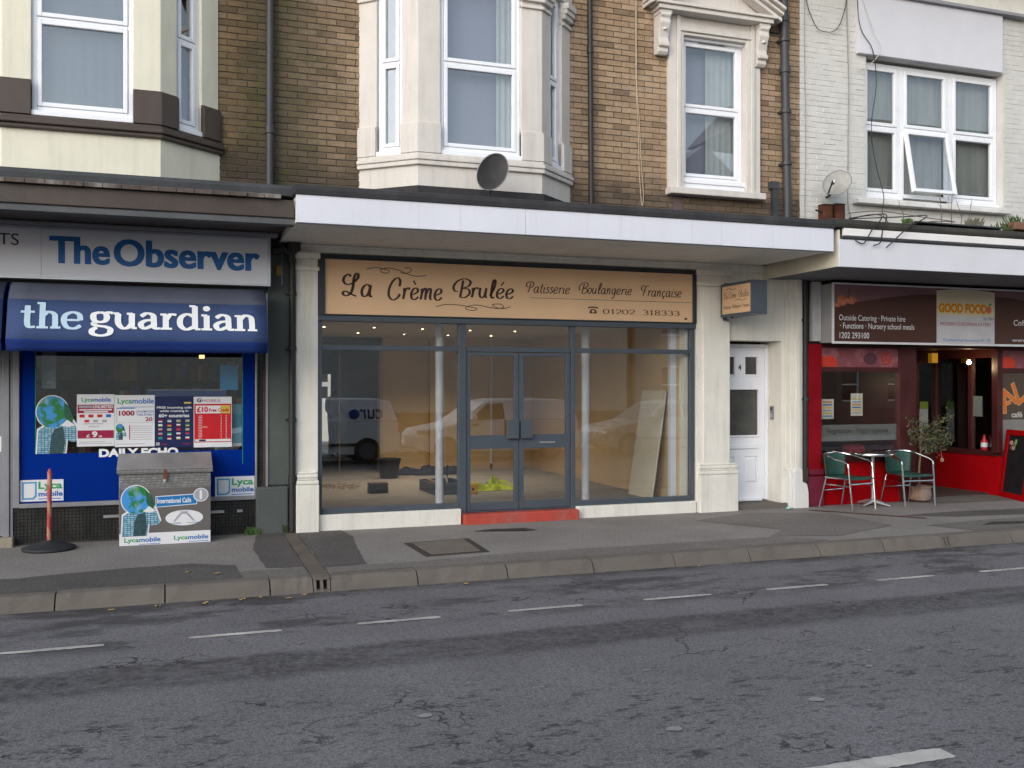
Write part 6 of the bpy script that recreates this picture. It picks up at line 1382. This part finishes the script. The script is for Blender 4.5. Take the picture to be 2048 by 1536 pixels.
def hang_lamp(x, y, z, label, col, st, pw, box=None):
    t = thing('lamp', label, 'lamp', (x, y, z)); q = MB()
    if box: q.box(x-box, x+box, y-.04, y+.04, z-box*1.3, z+box*1.3)
    else: q.lathe([(.01,-.03),(.03,-.02),(.034,0),(.02,.03),(.008,.04)], (x, y, z), 12)
    q.build('bulb', emis('lamp_'+str(st), col, st), t); q = MB(); q.tube([(x,y,z+.03),(x,y,2.26)], .006, 5); q.build('flex', BLACK, t)
    if pw:
        L = bpy.data.lights.new('lamp_glow', 'POINT'); L.energy = pw; L.color = col; L.shadow_soft_size = .05; lo = bpy.data.objects.new('lamp_glow', L); COL.objects.link(lo); lo.parent = t; lo.location = (0, 0, -.08)
hang_lamp(11.72, .35, 2.045, 'small bright warm bulb hanging in the cafe lobby', (1.0,.75,.4), 14.0, 3.0)
hang_lamp(11.72, 1.10, 2.13, 'amber box lamp hanging in front of the cafe door', (.80,.42,.03), .10, 0, box=.06)
hang_lamp(9.25, 1.2, 1.79, 'tiny lit bulb hanging inside the cafe window', (1.0,.8,.5), 9.0, 2.0)
# downpipe by the red pier
pipe('downpipe', 'black downpipe running between the cream moulded pier and the red cafe pier', [(8.405,-.06,3.14),(8.405,-.06,.45),(8.425,-.06,.30),(8.435,-.06,.02)], .036, BLACKPIPE, (2.6, 1.5))
# ------------------------------------------------------------ bistro furniture
WEAVE = NT('green_woven_resin'); tc = WEAVE.n('ShaderNodeTexCoord'); ck = WEAVE.n('ShaderNodeTexChecker'); ck.inputs['Scale'].default_value = 70; WEAVE.l(tc.outputs['Object'], ck.inputs['Vector']); ck.inputs['Color1'].default_value = (.014,.055,.042,1); ck.inputs['Color2'].default_value = (.022,.080,.060,1); WEAVE.bsdf(ck.outputs['Color'], .5, 0, .4, ck.outputs['Fac'], .5, .003); WEAVE = WEAVE.m
def bistro_chair(label, loc, rz):
    t = thing('bistro_chair', label, 'chair', loc, rz, 'green bistro chairs outside the cafe')
    def tb(pts, name, r=.0125, sm=True, k=6):
        q = MB(); q.tube(catmull(pts, k) if sm else pts, r, 8); q.build(name, CHROME, t, smooth=True, local=True)
    for s in (-1, 1):
        tb([(s*.245,-.27,0),(s*.25,-.245,.25),(s*.255,-.22,.50),(s*.256,-.21,.60),(s*.256,-.19,.635),(s*.256,-.15,.655)], 'front_leg')
        tb([(s*.205,.19,.43),(s*.225,.24,.20),(s*.24,.285,0)], 'rear_leg')
        tb([(s*.215,-.21,.425),(s*.215,.20,.425)], 'seat_rail', sm=False)
        tb([(s*.25,-.235,.33),(s*.215,.225,.33)], 'side_stretcher', .009, False)
    tb([(-.256,-.15,.655),(-.258,0,.685),(-.245,.13,.715),(-.19,.23,.738),(-.10,.275,.745),(0,.285,.747),(.10,.275,.745),(.19,.23,.738),(.245,.13,.715),(.258,0,.685),(.256,-.15,.655)], 'arm_rail')
    tb([(-.248,-.235,.355),(.248,-.235,.355)], 'front_stretcher', .010, False); tb([(-.225,.235,.24),(.225,.235,.24)], 'rear_stretcher', .009, False)
    q = MB(); n = 10; vv = []
    for i in range(n+1):
        v = i/n; y = -.245+.455*v; z = .448-.012*math.sin(v*math.pi)-(.02 if i == 0 else 0); w_ = .235-.03*v
        for j in range(9): x = -w_+2*w_*j/8; vv.append((x, y, z-.010*math.cos(x/w_*1.4)))
    q.add(vv, [(i*9+j, i*9+j+1, (i+1)*9+j+1, (i+1)*9+j) for i in range(n) for j in range(8)])
    o = q.build('seat', WEAVE, t, smooth=True, local=True, fix=False); sd = o.modifiers.new('s','SOLIDIFY'); sd.thickness = .014
    q = MB(); vv = []; n = 8
    for i in range(n+1):
        v = i/n; z = .43+.315*v
        for j in range(13):
            a = -1.15+2.3*j/12; rx = .205+.03*v; ry = .13+.01*v; vv.append((rx*math.sin(a)*1.04, .135+.012*v+ry*math.cos(a)+.0*v, z-.018*abs(a)*v))
    q.add(vv, [(i*13+j, i*13+j+1, (i+1)*13+j+1, (i+1)*13+j) for i in range(n) for j in range(12)])
    o = q.build('backrest', WEAVE, t, smooth=True, local=True, fix=False); sd = o.modifiers.new('s','SOLIDIFY'); sd.thickness = .012
    return t
bistro_chair('green woven bistro chair with aluminium arms beside the red pier', (8.83, -.42, 0.004), R(14))
bistro_chair('green woven bistro chair with aluminium arms beside the potted olive', (9.93, -.33, 0.004), R(-4))
tb_ = thing('bistro_table', 'round aluminium bistro table on a four-footed base between the two chairs', 'table', (9.42, -.22, 0))
TX, TY = 9.42, -.22
q = MB(); q.lathe([(.285,.705),(.30,.708),(.304,.722),(.30,.738),(.285,.738)], (TX,TY,0), 36); q.build('table_top', CHROME, tb_, smooth=True); q = MB(); q.lathe([(.10,.690),(.10,.7045)], (TX,TY,0), 16); q.build('top_plate', ALU, tb_)
q = MB(); q.tube([(TX,TY,.07),(TX,TY,.70)], .024, 14); q.build('stem', ALU, tb_, smooth=True)
for k in range(4):
    a = R(20)+k*math.pi/2; c, s = math.cos(a), math.sin(a); q = MB(lambda u, v, z: (TX+c*u-s*v, TY+s*u+c*v, z)); pass
    q.add([(0,-.035,.05),(0,.035,.05),(.27,.026,.004),(.27,-.026,.004),(0,-.03,.10),(0,.03,.10),(.28,.02,.024),(.28,-.02,.024)], [(0,3,2,1),(4,5,6,7),(0,1,5,4),(1,2,6,5),(2,3,7,6),(3,0,4,7)]); q.build('foot', ALU, tb_, bevel=.006)
# potted olive
ot = thing('olive_tree', 'small sparse olive tree leaning from a weathered clay pot by the cafe door', 'tree', (10.36, -.10, 0))
q = MB(); q.lathe([(.10,0),(.15,.03),(.165,.10),(.155,.17),(.15,.20),(.168,.205),(.168,.225),(.14,.225),(.13,.18)], (10.36,-.10,.004), 22); q.build('pot', mat('limed_terracotta', (.26,.16,.115), .9, var=.35, scale=7, dirt=.95, dirtcol=(.34,.33,.32)), ot, smooth=True)
q = MB(); q.lathe([(.135,.17),(.10,.185),(.01,.19)], (10.36,-.10,.004), 14); q.build('soil', mat('potting_soil', (.03,.02,.015), 1.0), ot)
BARK = mat('olive_bark', (.16,.12,.085), .9, var=.3, scale=20, bump=.5)
trunk = catmull([(10.36,-.10,.18),(10.345,-.10,.45),(10.375,-.10,.72),(10.36,-.10,.88),(10.40,-.09,1.0)], 6); q = MB(); q.tube(trunk, [.017-.008*i/len(trunk) for i in range(len(trunk))], 8); q.build('trunk', BARK, ot, smooth=True)
rr = random.Random(33); lim = MB(); tips = []
ends = [(10.17,-.12,1.02),(10.22,-.02,1.20),(10.35,-.2,1.15),(10.50,-.15,1.08),(10.60,-.05,.92),(10.72,-.12,.86),(10.85,-.10,1.02),(10.95,-.05,1.24),(10.80,-.02,1.16),(10.62,-.18,.80),(10.45,-.2,.78),(10.25,-.05,.86),(10.55,-.1,1.0),(10.9,-.12,.90),(10.70,-.1,1.0)]
for e in ends:
    b = trunk[rr.randrange(len(trunk)//2, len(trunk))]; mid = tuple((b[i]+e[i])/2+rr.uniform(-.05,.05) for i in range(3))
    p = catmull([b, mid, e], 5); lim.tube(p, [.008-.0055*i/len(p) for i in range(len(p))], 5); tips += p[3:]
lim.build('branch', BARK, ot, smooth=True)
LV = [mat('olive_leaf_dark', (.050,.062,.028), .6, var=.2), mat('olive_leaf_pale', (.12,.13,.065), .6, var=.2), mat('olive_leaf_dry', (.20,.12,.045), .7, var=.3)]
q = MB()
for i in range(1150):
    p = rr.choice(tips); c = Vector(p)+Vector((rr.gauss(0,.045), rr.gauss(0,.045), rr.gauss(0,.05))); d = Vector((rr.gauss(0,1), rr.gauss(0,1), rr.gauss(.2,.8))).normalized(); l = rr.uniform(.020,.040); w_ = l*.34
    s_ = d.cross(Vector((rr.gauss(0,1), rr.gauss(0,1), rr.gauss(0,1)))).normalized(); q.cur = 0 if rr.random() < .55 else (1 if rr.random() < .75 else 2)
    q.add([tuple(c-d*l), tuple(c-d*l*.2+s_*w_), tuple(c+d*l), tuple(c-d*l*.2-s_*w_)], [(0,1,2,3)])
q.build('crown', LV, ot, fix=False)
t = thing('hanging_charm', 'small pale ring charm dangling from the olive branch', 'charm', (10.72, -.15, .62)); q = MB(); q.tube([(10.72+.022*math.cos(k*.628),-.15,.60+.022*math.sin(k*.628)) for k in range(11)], .006, 5); q.tube([(10.72,-.15,.62),(10.71,-.13,.80)], .0015, 4); q.build('ring', mat('pale_bead', (.50,.42,.25), .5), t)
# chalk A-board
ab = thing('chalk_board', 'red framed black chalk A-board standing outside the cafe', 'sign board', (11.85, -.36, 0))
O = Vector((11.985, .03, 0)); U = Vector((-.33, -.944, 0)); N = Vector((-.944, .33, 0)); LEAN = .13
axf = lambda u, n, z: tuple(O + U*u + N*(n - LEAN*z) + Vector((0,0,z)))
q = MB(axf); q.box(0,.085,-.02,.02,.0,1.02); q.box(.665,.75,-.02,.02,.0,1.02); q.box(.085,.665,-.02,.02,.94,1.02); q.box(.085,.665,-.02,.02,.0,.085); q.build('frame', REDP, ab, bevel=.006)
MB(axf).box(.085,.665,-.012,.004,.085,.94).build('slate', mat('black_chalkboard', (.010,.010,.013), .6, var=.4, scale=4), ab)
bxf = lambda u, n, z: tuple(O + U*u + N*(n - .42 + LEAN*z*2.2) + Vector((0,0,z))); q = MB(bxf); q.box(0,.05,-.02,.0,0,.98); q.box(.70,.75,-.02,.0,0,.98); q.box(.05,.70,-.02,.0,.0,.06); q.build('rear_leg', REDP, ab)
apl = lambda s, z, d: axf(s, .004+d, z)
for (s, x0, x1, z0, z1, m_) in (('c', .12,.155,.80,.85,CRM), ('o', .16,.21,.79,.86,CRM), ('o', .215,.26,.78,.85,mat('chalk_pink', (.42,.10,.14), .8)), ('P', .27,.33,.76,.88,mat('chalk_green', (.25,.42,.12), .8)), ('o', .15,.19,.73,.775,mat('chalk_pink', (.42,.10,.14), .8)), ('f', .20,.24,.72,.78,CRM), ('o', .245,.285,.72,.77,CRM)): text(s, x0, x1, z0, z1, apl, m_, ab, bold=.05)
# roof clutter on the cafe canopy
dish('pale grey satellite dish with receiver arm on the white painted brick wall', (8.74,-.32,4.485), R(-25), R(28), .17, .235, mat('grey_dish', (.34,.33,.30), .5, var=.2, scale=7, dirt=.4, dirtcol=(.22,.18,.12)), (8.83,.03,4.35), roll=R(-38))
RUST = mat('rusted_iron', (.10,.035,.020), .9, .2, var=.5, scale=14, bump=.5)
for x0, x1, z0, z1, lb in ((8.69,8.84,3.92,4.22,'rusty iron box with a side spout on the white wall above the cafe canopy'), (8.90,9.05,3.92,4.24,'rusty iron box with cables spilling out above the cafe canopy')):
    t = thing('rusty_box', lb, 'junction box', (x0, -.15, z0)); MB().box(x0, x1, -.10, .04, z0, z1).build('box', RUST, t, bevel=.01); MB().box(x0-.005, x1+.005, -.105, .04, z1, z1+.012).build('cap', BLACKPIPE, t)
q = MB(); q.tube([(8.70,-.06,4.12),(8.58,-.06,4.14)], .014, 6); q.build('spout', BLACKPIPE, bpy.data.objects['rusty_box'])
TP = mat('tangle_cable', (.10,.075,.06), .7)
cable('thin black cable hanging in a deep loop across the white brick', [(8.45,.02,7.6),(8.471,.0,7.08),(8.571,-.01,6.812),(8.66,-.01,6.70),(8.782,-.01,6.676),(8.92,-.01,6.70),(9.037,-.01,6.834),(9.149,.0,7.169),(9.2,.02,7.6)], .006)
cable('grey cable running straight down the white wall beside the window', [(9.18,.02,8.1),(9.17,.015,7.0),(9.20,.015,6.0),(9.19,.015,5.0),(9.2,.015,4.2),(9.19,-.3,3.76)], .008, mat('grey_cable', (.30,.29,.26), .7))
cable('thin grey cable down the edge of the white painted wall', [(8.46,.02,8.1),(8.45,.015,6.5),(8.47,.015,5.2),(8.46,.015,4.0),(8.46,-.1,3.76)], .005, mat('grey_cable', (.30,.29,.26), .7))
cable('black cable bowing over the white render and down the window', [(9.30,-.03,8.1),(9.32,-.05,6.9),(9.55,-.06,6.5),(9.60,-.08,6.0),(9.53,-.06,5.4),(9.58,-.08,4.9),(9.68,-.14,4.4),(9.62,-.2,4.1),(9.7,-.5,3.76)], .006)
cable('pale cable looping out over the window head', [(9.36,-.03,7.3),(9.55,-.08,6.75),(9.68,-.08,6.5),(9.52,-.02,6.28),(9.35,.0,6.2)], .005, mat('pale_cable', (.55,.53,.45), .7))
for i, (pts, lb) in enumerate((([(8.97,-.24,4.0),(8.80,-.9,3.95),(8.45,-1.55,3.80),(8.20,-1.66,3.60),(8.10,-1.64,3.44),(7.98,-1.63,3.47)], 'black cable from the rusty box draped over the canopy edge'), ([(9.0,-.24,4.02),(8.9,-.9,3.96),(8.52,-1.55,3.82),(8.36,-1.67,3.62),(8.33,-1.66,3.46),(8.25,-1.63,3.42)], 'second black cable draped over the canopy edge into the tray'), ([(9.05,-.22,4.02),(9.4,-.9,3.96),(9.2,-1.5,3.86),(8.75,-1.66,3.66),(8.50,-1.66,3.46),(8.42,-1.66,3.40)], 'long black cable sweeping along the felt and over the canopy edge'), ([(9.02,-.2,4.1),(9.15,-.7,4.05),(9.5,-1.2,3.90),(9.75,-1.4,3.83),(9.35,-1.5,3.80),(8.62,-1.60,3.70)], 'tangled brown cable lying on the canopy felt'))):
    cable(lb, pts, .008 if i < 3 else .006, BLACK if i < 3 else TP)
def twig(label, x, y, z, h, seed):
    rr = random.Random(seed); q = MB(); p = catmull([(x,y,z),(x+rr.uniform(-.03,.03),y,z+h*.5),(x+rr.uniform(-.06,.06),y,z+h)], 5); q.tube(p, [.007-.005*i/len(p) for i in range(len(p))], 5)
    for k in range(5): b = p[rr.randrange(3, len(p))]; q.tube([b, (b[0]+rr.uniform(-.05,.05), b[1]+rr.uniform(-.03,.03), b[2]+rr.uniform(.03,.09))], .002, 4)
    o = q.build('dead_stalk', mat('dead_stem', (.12,.10,.085), .9), None); tag(o, label, 'plant stalk', 'dead stalks on the cafe canopy')
for i, (x, h) in enumerate(((9.62,.42),(9.80,.46),(9.93,.34),(10.08,.36),(8.98,.25))): twig('thin dead plant stalk standing on the cafe canopy roof', x, -1.30, 3.76, h, i+50)
weeds('low green weeds growing along the felt of the cafe canopy', 8.95, -1.45, 3.75, 26, .12, .09, 14)
weeds('grey dry weeds between the slates on the cafe canopy', 10.12, -1.35, 3.77, 40, .12, .16, 15, mat('dry_weed', (.16,.15,.11), .9))
t = thing('plant_trough', 'terracotta trough of small green plants at the end of the cafe canopy roof', 'plant trough', (10.9, -1.45, 3.75))
MB().box(10.62, 11.3, -1.55, -1.33, 3.76, 3.86).build('trough', mat('brown_terracotta', (.20,.10,.065), .9, var=.2), t, bevel=.012)
q = MB(); rr = random.Random(17)
for i in range(160):
    x, y = rr.uniform(10.45,11.28), rr.uniform(-1.52,-1.3); h = rr.uniform(.03,.15); b = rr.uniform(0,6.28); w_ = .008; tx, ty = math.cos(b)*h*.5, math.sin(b)*h*.3; z = 3.85 if x > 10.63 else 3.75
    q.add([(x-w_,y,z),(x+w_,y,z),(x+tx+w_*1.2,y+ty,z+h*.7),(x+tx*1.2,y+ty,z+h),(x+tx-w_*1.2,y+ty,z+h*.7)], [(0,1,2,3,4)])
q.build('foliage', mat('trough_green', (.06,.10,.03), .8, var=.4, scale=18), t, fix=False)
t = thing('litter', 'scrap of pale green litter lying by the cream pier plinth', 'litter', (8.02, -.22, 0)); q = MB(); q.lathe([(.02,0),(.04,.012),(.03,.03),(.008,.04)], (8.02,-.22,.002), 7); q.build('scrap', mat('mint_scrap', (.30,.52,.46), .6, var=.3, scale=40), t)

# ------------------------------------------------------------ far side of the street, seen mirrored in the glass
VANW = mat('white_vehicle_paint', (.86,.87,.88), .25, var=.02, bump=0); VGL = mat('dark_vehicle_glass', (.012,.014,.016), .05, var=.1, bump=0, spec=.6); TYRE = mat('tyre_rubber', (.02,.02,.02), .8)
def vehicle(name, label, cat, x0, y_near, L_, roof, paint, van=True, lettering=False):
    t = thing(name, label, cat, (x0+L_/2, y_near-.85, -.12))
    W = 1.68
    prof_low = [(0.0,.30),(.03,.62),(.16,.74),(1.02,.90),(1.10,.93),(L_-.06,.96),(L_,.80),(L_,.30),(L_-.3,.22),(.3,.22)]
    prof_up = [(1.0,.92),(1.68,roof-.06),(2.0,roof),(L_-.55,roof),(L_-.22,roof-.07),(L_-.05,.96)] if van else [(1.05,.92),(1.75,roof-.05),(2.1,roof),(3.0,roof-.01),(L_-.55,.99)]
    def loft(prof, wf, m, nm):
        n = len(prof); q = MB(); vv = [(x0+x, y_near-wf(z)[0], z-.12) for x, z in prof] + [(x0+x, y_near-W+wf(z)[0], z-.12) for x, z in prof]
        q.add(vv, [tuple(range(n)), tuple(range(n,2*n))[::-1]] + [(i, n+i, n+(i+1)%n, (i+1)%n) for i in range(n)]); return q.build(nm, m, t, bevel=.035)
    tum = lambda z: (max(0, (z-.92))*.26+.01,)
    loft(prof_low, lambda z: (.06 if z < .35 else (.0 if z < .8 else .02),), paint, 'body'); loft(prof_up, tum, paint, 'cabin')
    def glassq(pts, nm='side_window'):
        q = MB(); q.add([(x0+x, y_near-tum(z)[0]+.006, z-.12) for x, z in pts] + [(x0+x, y_near-tum(z)[0]-.02, z-.12) for x, z in pts], [tuple(range(len(pts))), tuple(range(len(pts),2*len(pts)))[::-1]] + [(i, len(pts)+i, len(pts)+(i+1)%len(pts), (i+1)%len(pts)) for i in range(len(pts))]); q.build(nm, VGL, t)
    glassq([(1.30,.97),(1.74,roof-.12),(2.15,roof-.09),(2.18,.99)])
    if not van: glassq([(2.26,.99),(2.24,roof-.09),(2.95,roof-.10),(3.35,1.0)])
    q = MB(); q.add([(x0+1.06,y_near-.10,.82),(x0+1.06,y_near-W+.10,.82),(x0+1.66,y_near-W+.2,roof-.20),(x0+1.66,y_near-.2,roof-.20)], [(0,1,2,3)]); q.build('windscreen', VGL, t, fix=False)
    for x in (.72, L_-.78):
        for yy in (y_near-.02, y_near-W+.22):
            w_ = MB(); n = 20; w_.add([(x0+x+.30*math.cos(2*math.pi*k/n), yy, .18+.30*math.sin(2*math.pi*k/n)) for k in range(n)]+[(x0+x+.30*math.cos(2*math.pi*k/n), yy-.2, .18+.30*math.sin(2*math.pi*k/n)) for k in range(n)], [tuple(range(n)), tuple(range(n,2*n))[::-1]]+[(k,n+k,n+(k+1)%n,(k+1)%n) for k in range(n)]); wo_ = w_.build('wheel', TYRE, t, bevel=.02)
            w_ = MB(); w_.disc(x0+x, .18, .19, .19, yy+.002, yy+.012, 18); w_.build('rim', mat('dull_wheel_trim', (.16,.16,.165), .5, .4), wo_)
    q = MB(); q.box(x0+1.28, x0+1.44, y_near+.0, y_near+.16, .86, .98); q.build('mirror', paint, t, bevel=.03)
    q = MB(); q.box(x0+.06, x0+.34, y_near-.30, y_near+.004, .52, .64); q.build('headlight', ALU, t, bevel=.03); q = MB(); q.box(x0+L_-.06, x0+L_+.005, y_near-.2, y_near-.02, .60, .85); q.build('tail_light', RED, t, bevel=.02)
    q = MB(); q.box(x0+.9, x0+L_-.9, y_near-.01, y_near+.012, .30, .36); q.build('rub_strip', BLACK, t); q = MB(); q.box(x0+1.35, x0+1.50, y_near-.01, y_near+.02, .72, .76); q.build('door_handle', BLACK, t)
    if lettering:
        pl = lambda s, z, d: (x0+L_-s, y_near-tum(z+.12)[0]+.012+d, z)
        text('cur', .42, .95, .90, 1.14, pl, mat('dark_blue_vinyl', (.02,.03,.12), .5), t, bold=.01); q = MB(); q.slab([(x0+L_-1.09+.125*math.cos(k*.35), 1.02+.115*math.sin(k*.35)) for k in range(18)], y_near-.01, y_near+.012); q.build('round_mark', mat('mid_blue_vinyl', (.02,.06,.30), .5), t)
    return t
vehicle('parked_van', 'white van with a dark blue round logo on its side, mirrored in the shop glass', 'van', 1.10, -10.55, 4.05, 1.50, VANW, True, True)
vehicle('parked_van', 'plain white van mirrored in the glass of the shop doors', 'van', 5.55, -10.62, 4.15, 1.46, VANW, True, False)
vehicle('parked_car', 'silver hatchback mirrored faintly in the shop window beside the leaning board', 'car', 10.35, -10.6, 4.1, 1.42, mat('silver_vehicle_paint', (.42,.43,.45), .25, .3, bump=0), False)
def far_house(label, x0, x1, h, m, roof=None, gable=None, wy=-15.3, first=0):
    t = thing('far_house', label, 'building', ((x0+x1)/2, wy-.2, 0)); q = MB(); wins = []
    nx_ = max(2, int((x1-x0)/2.4)); 
    for f in range(first, int((h-.6)//2.9)):
        for i in range(nx_):
            cx = x0+(x1-x0)*(i+.5)/nx_; wins.append((cx-.5, cx+.5, .9+f*2.9, 2.5+f*2.9))
    wall_open(q, x0, x1, wy-.3, wy, 0, h, wins); q.build('wall', m, t)
    MB().box(x0, x1, wy-1.0, wy-.9, 0, h).build('inner_wall', DARKROOM, t)
    for a, b, c, d in wins:
        f = MB(); f.box(a,a+.07,wy-.2,wy-.1,c,d); f.box(b-.07,b,wy-.2,wy-.1,c,d); f.box(a+.07,b-.07,wy-.2,wy-.1,c,c+.07); f.box(a+.07,b-.07,wy-.2,wy-.1,d-.07,d); f.box(a+.07,b-.07,wy-.2,wy-.1,(c+d)/2-.03,(c+d)/2+.03); wo_ = f.build('window', UPVC, t)
        MB().box(a+.065,b-.065,wy-.16,wy-.15,c+.065,d-.065).build('pane', VGL, wo_)
    q = MB()
    if gable: q.slab([(x0,h),(x1,h),((x0+x1)/2,gable)], wy-6, wy-.02)
    else: q.side([(wy+.25,h),(wy-8,h),(wy-4,h+1.2)], x0-.05, x1+.05)
    q.build('roof', LEAD if not gable else m, t)
    return t
far_house('cream rendered house on the far side of the street', -22, 3.8, 5.9, mat('far_cream', (.50,.46,.40), .8), wy=-26, first=1)
far_house('pale rendered house facing the shop from across the street', 4.0, 18.6, 6.1, mat('far_pale', (.52,.49,.45), .8), first=1, wy=-26)
far_house('gabled grey house across the street', 19.0, 26.0, 9.6, mat('far_grey', (.34,.33,.32), .8), gable=12.3, wy=-26)
far_house('tall brown brick block across the street beyond the gabled house', 26.2, 50.0, 14.2, mat('far_brown', (.20,.14,.10), .9), wy=-26)
tag(MB().box(-40, 60, -15.5, -15.3, -.28, .9).build('garden_wall', mat('far_wall_brick', (.16,.11,.08), .9, var=.2)), 'low brown brick wall along the far pavement', 'wall')
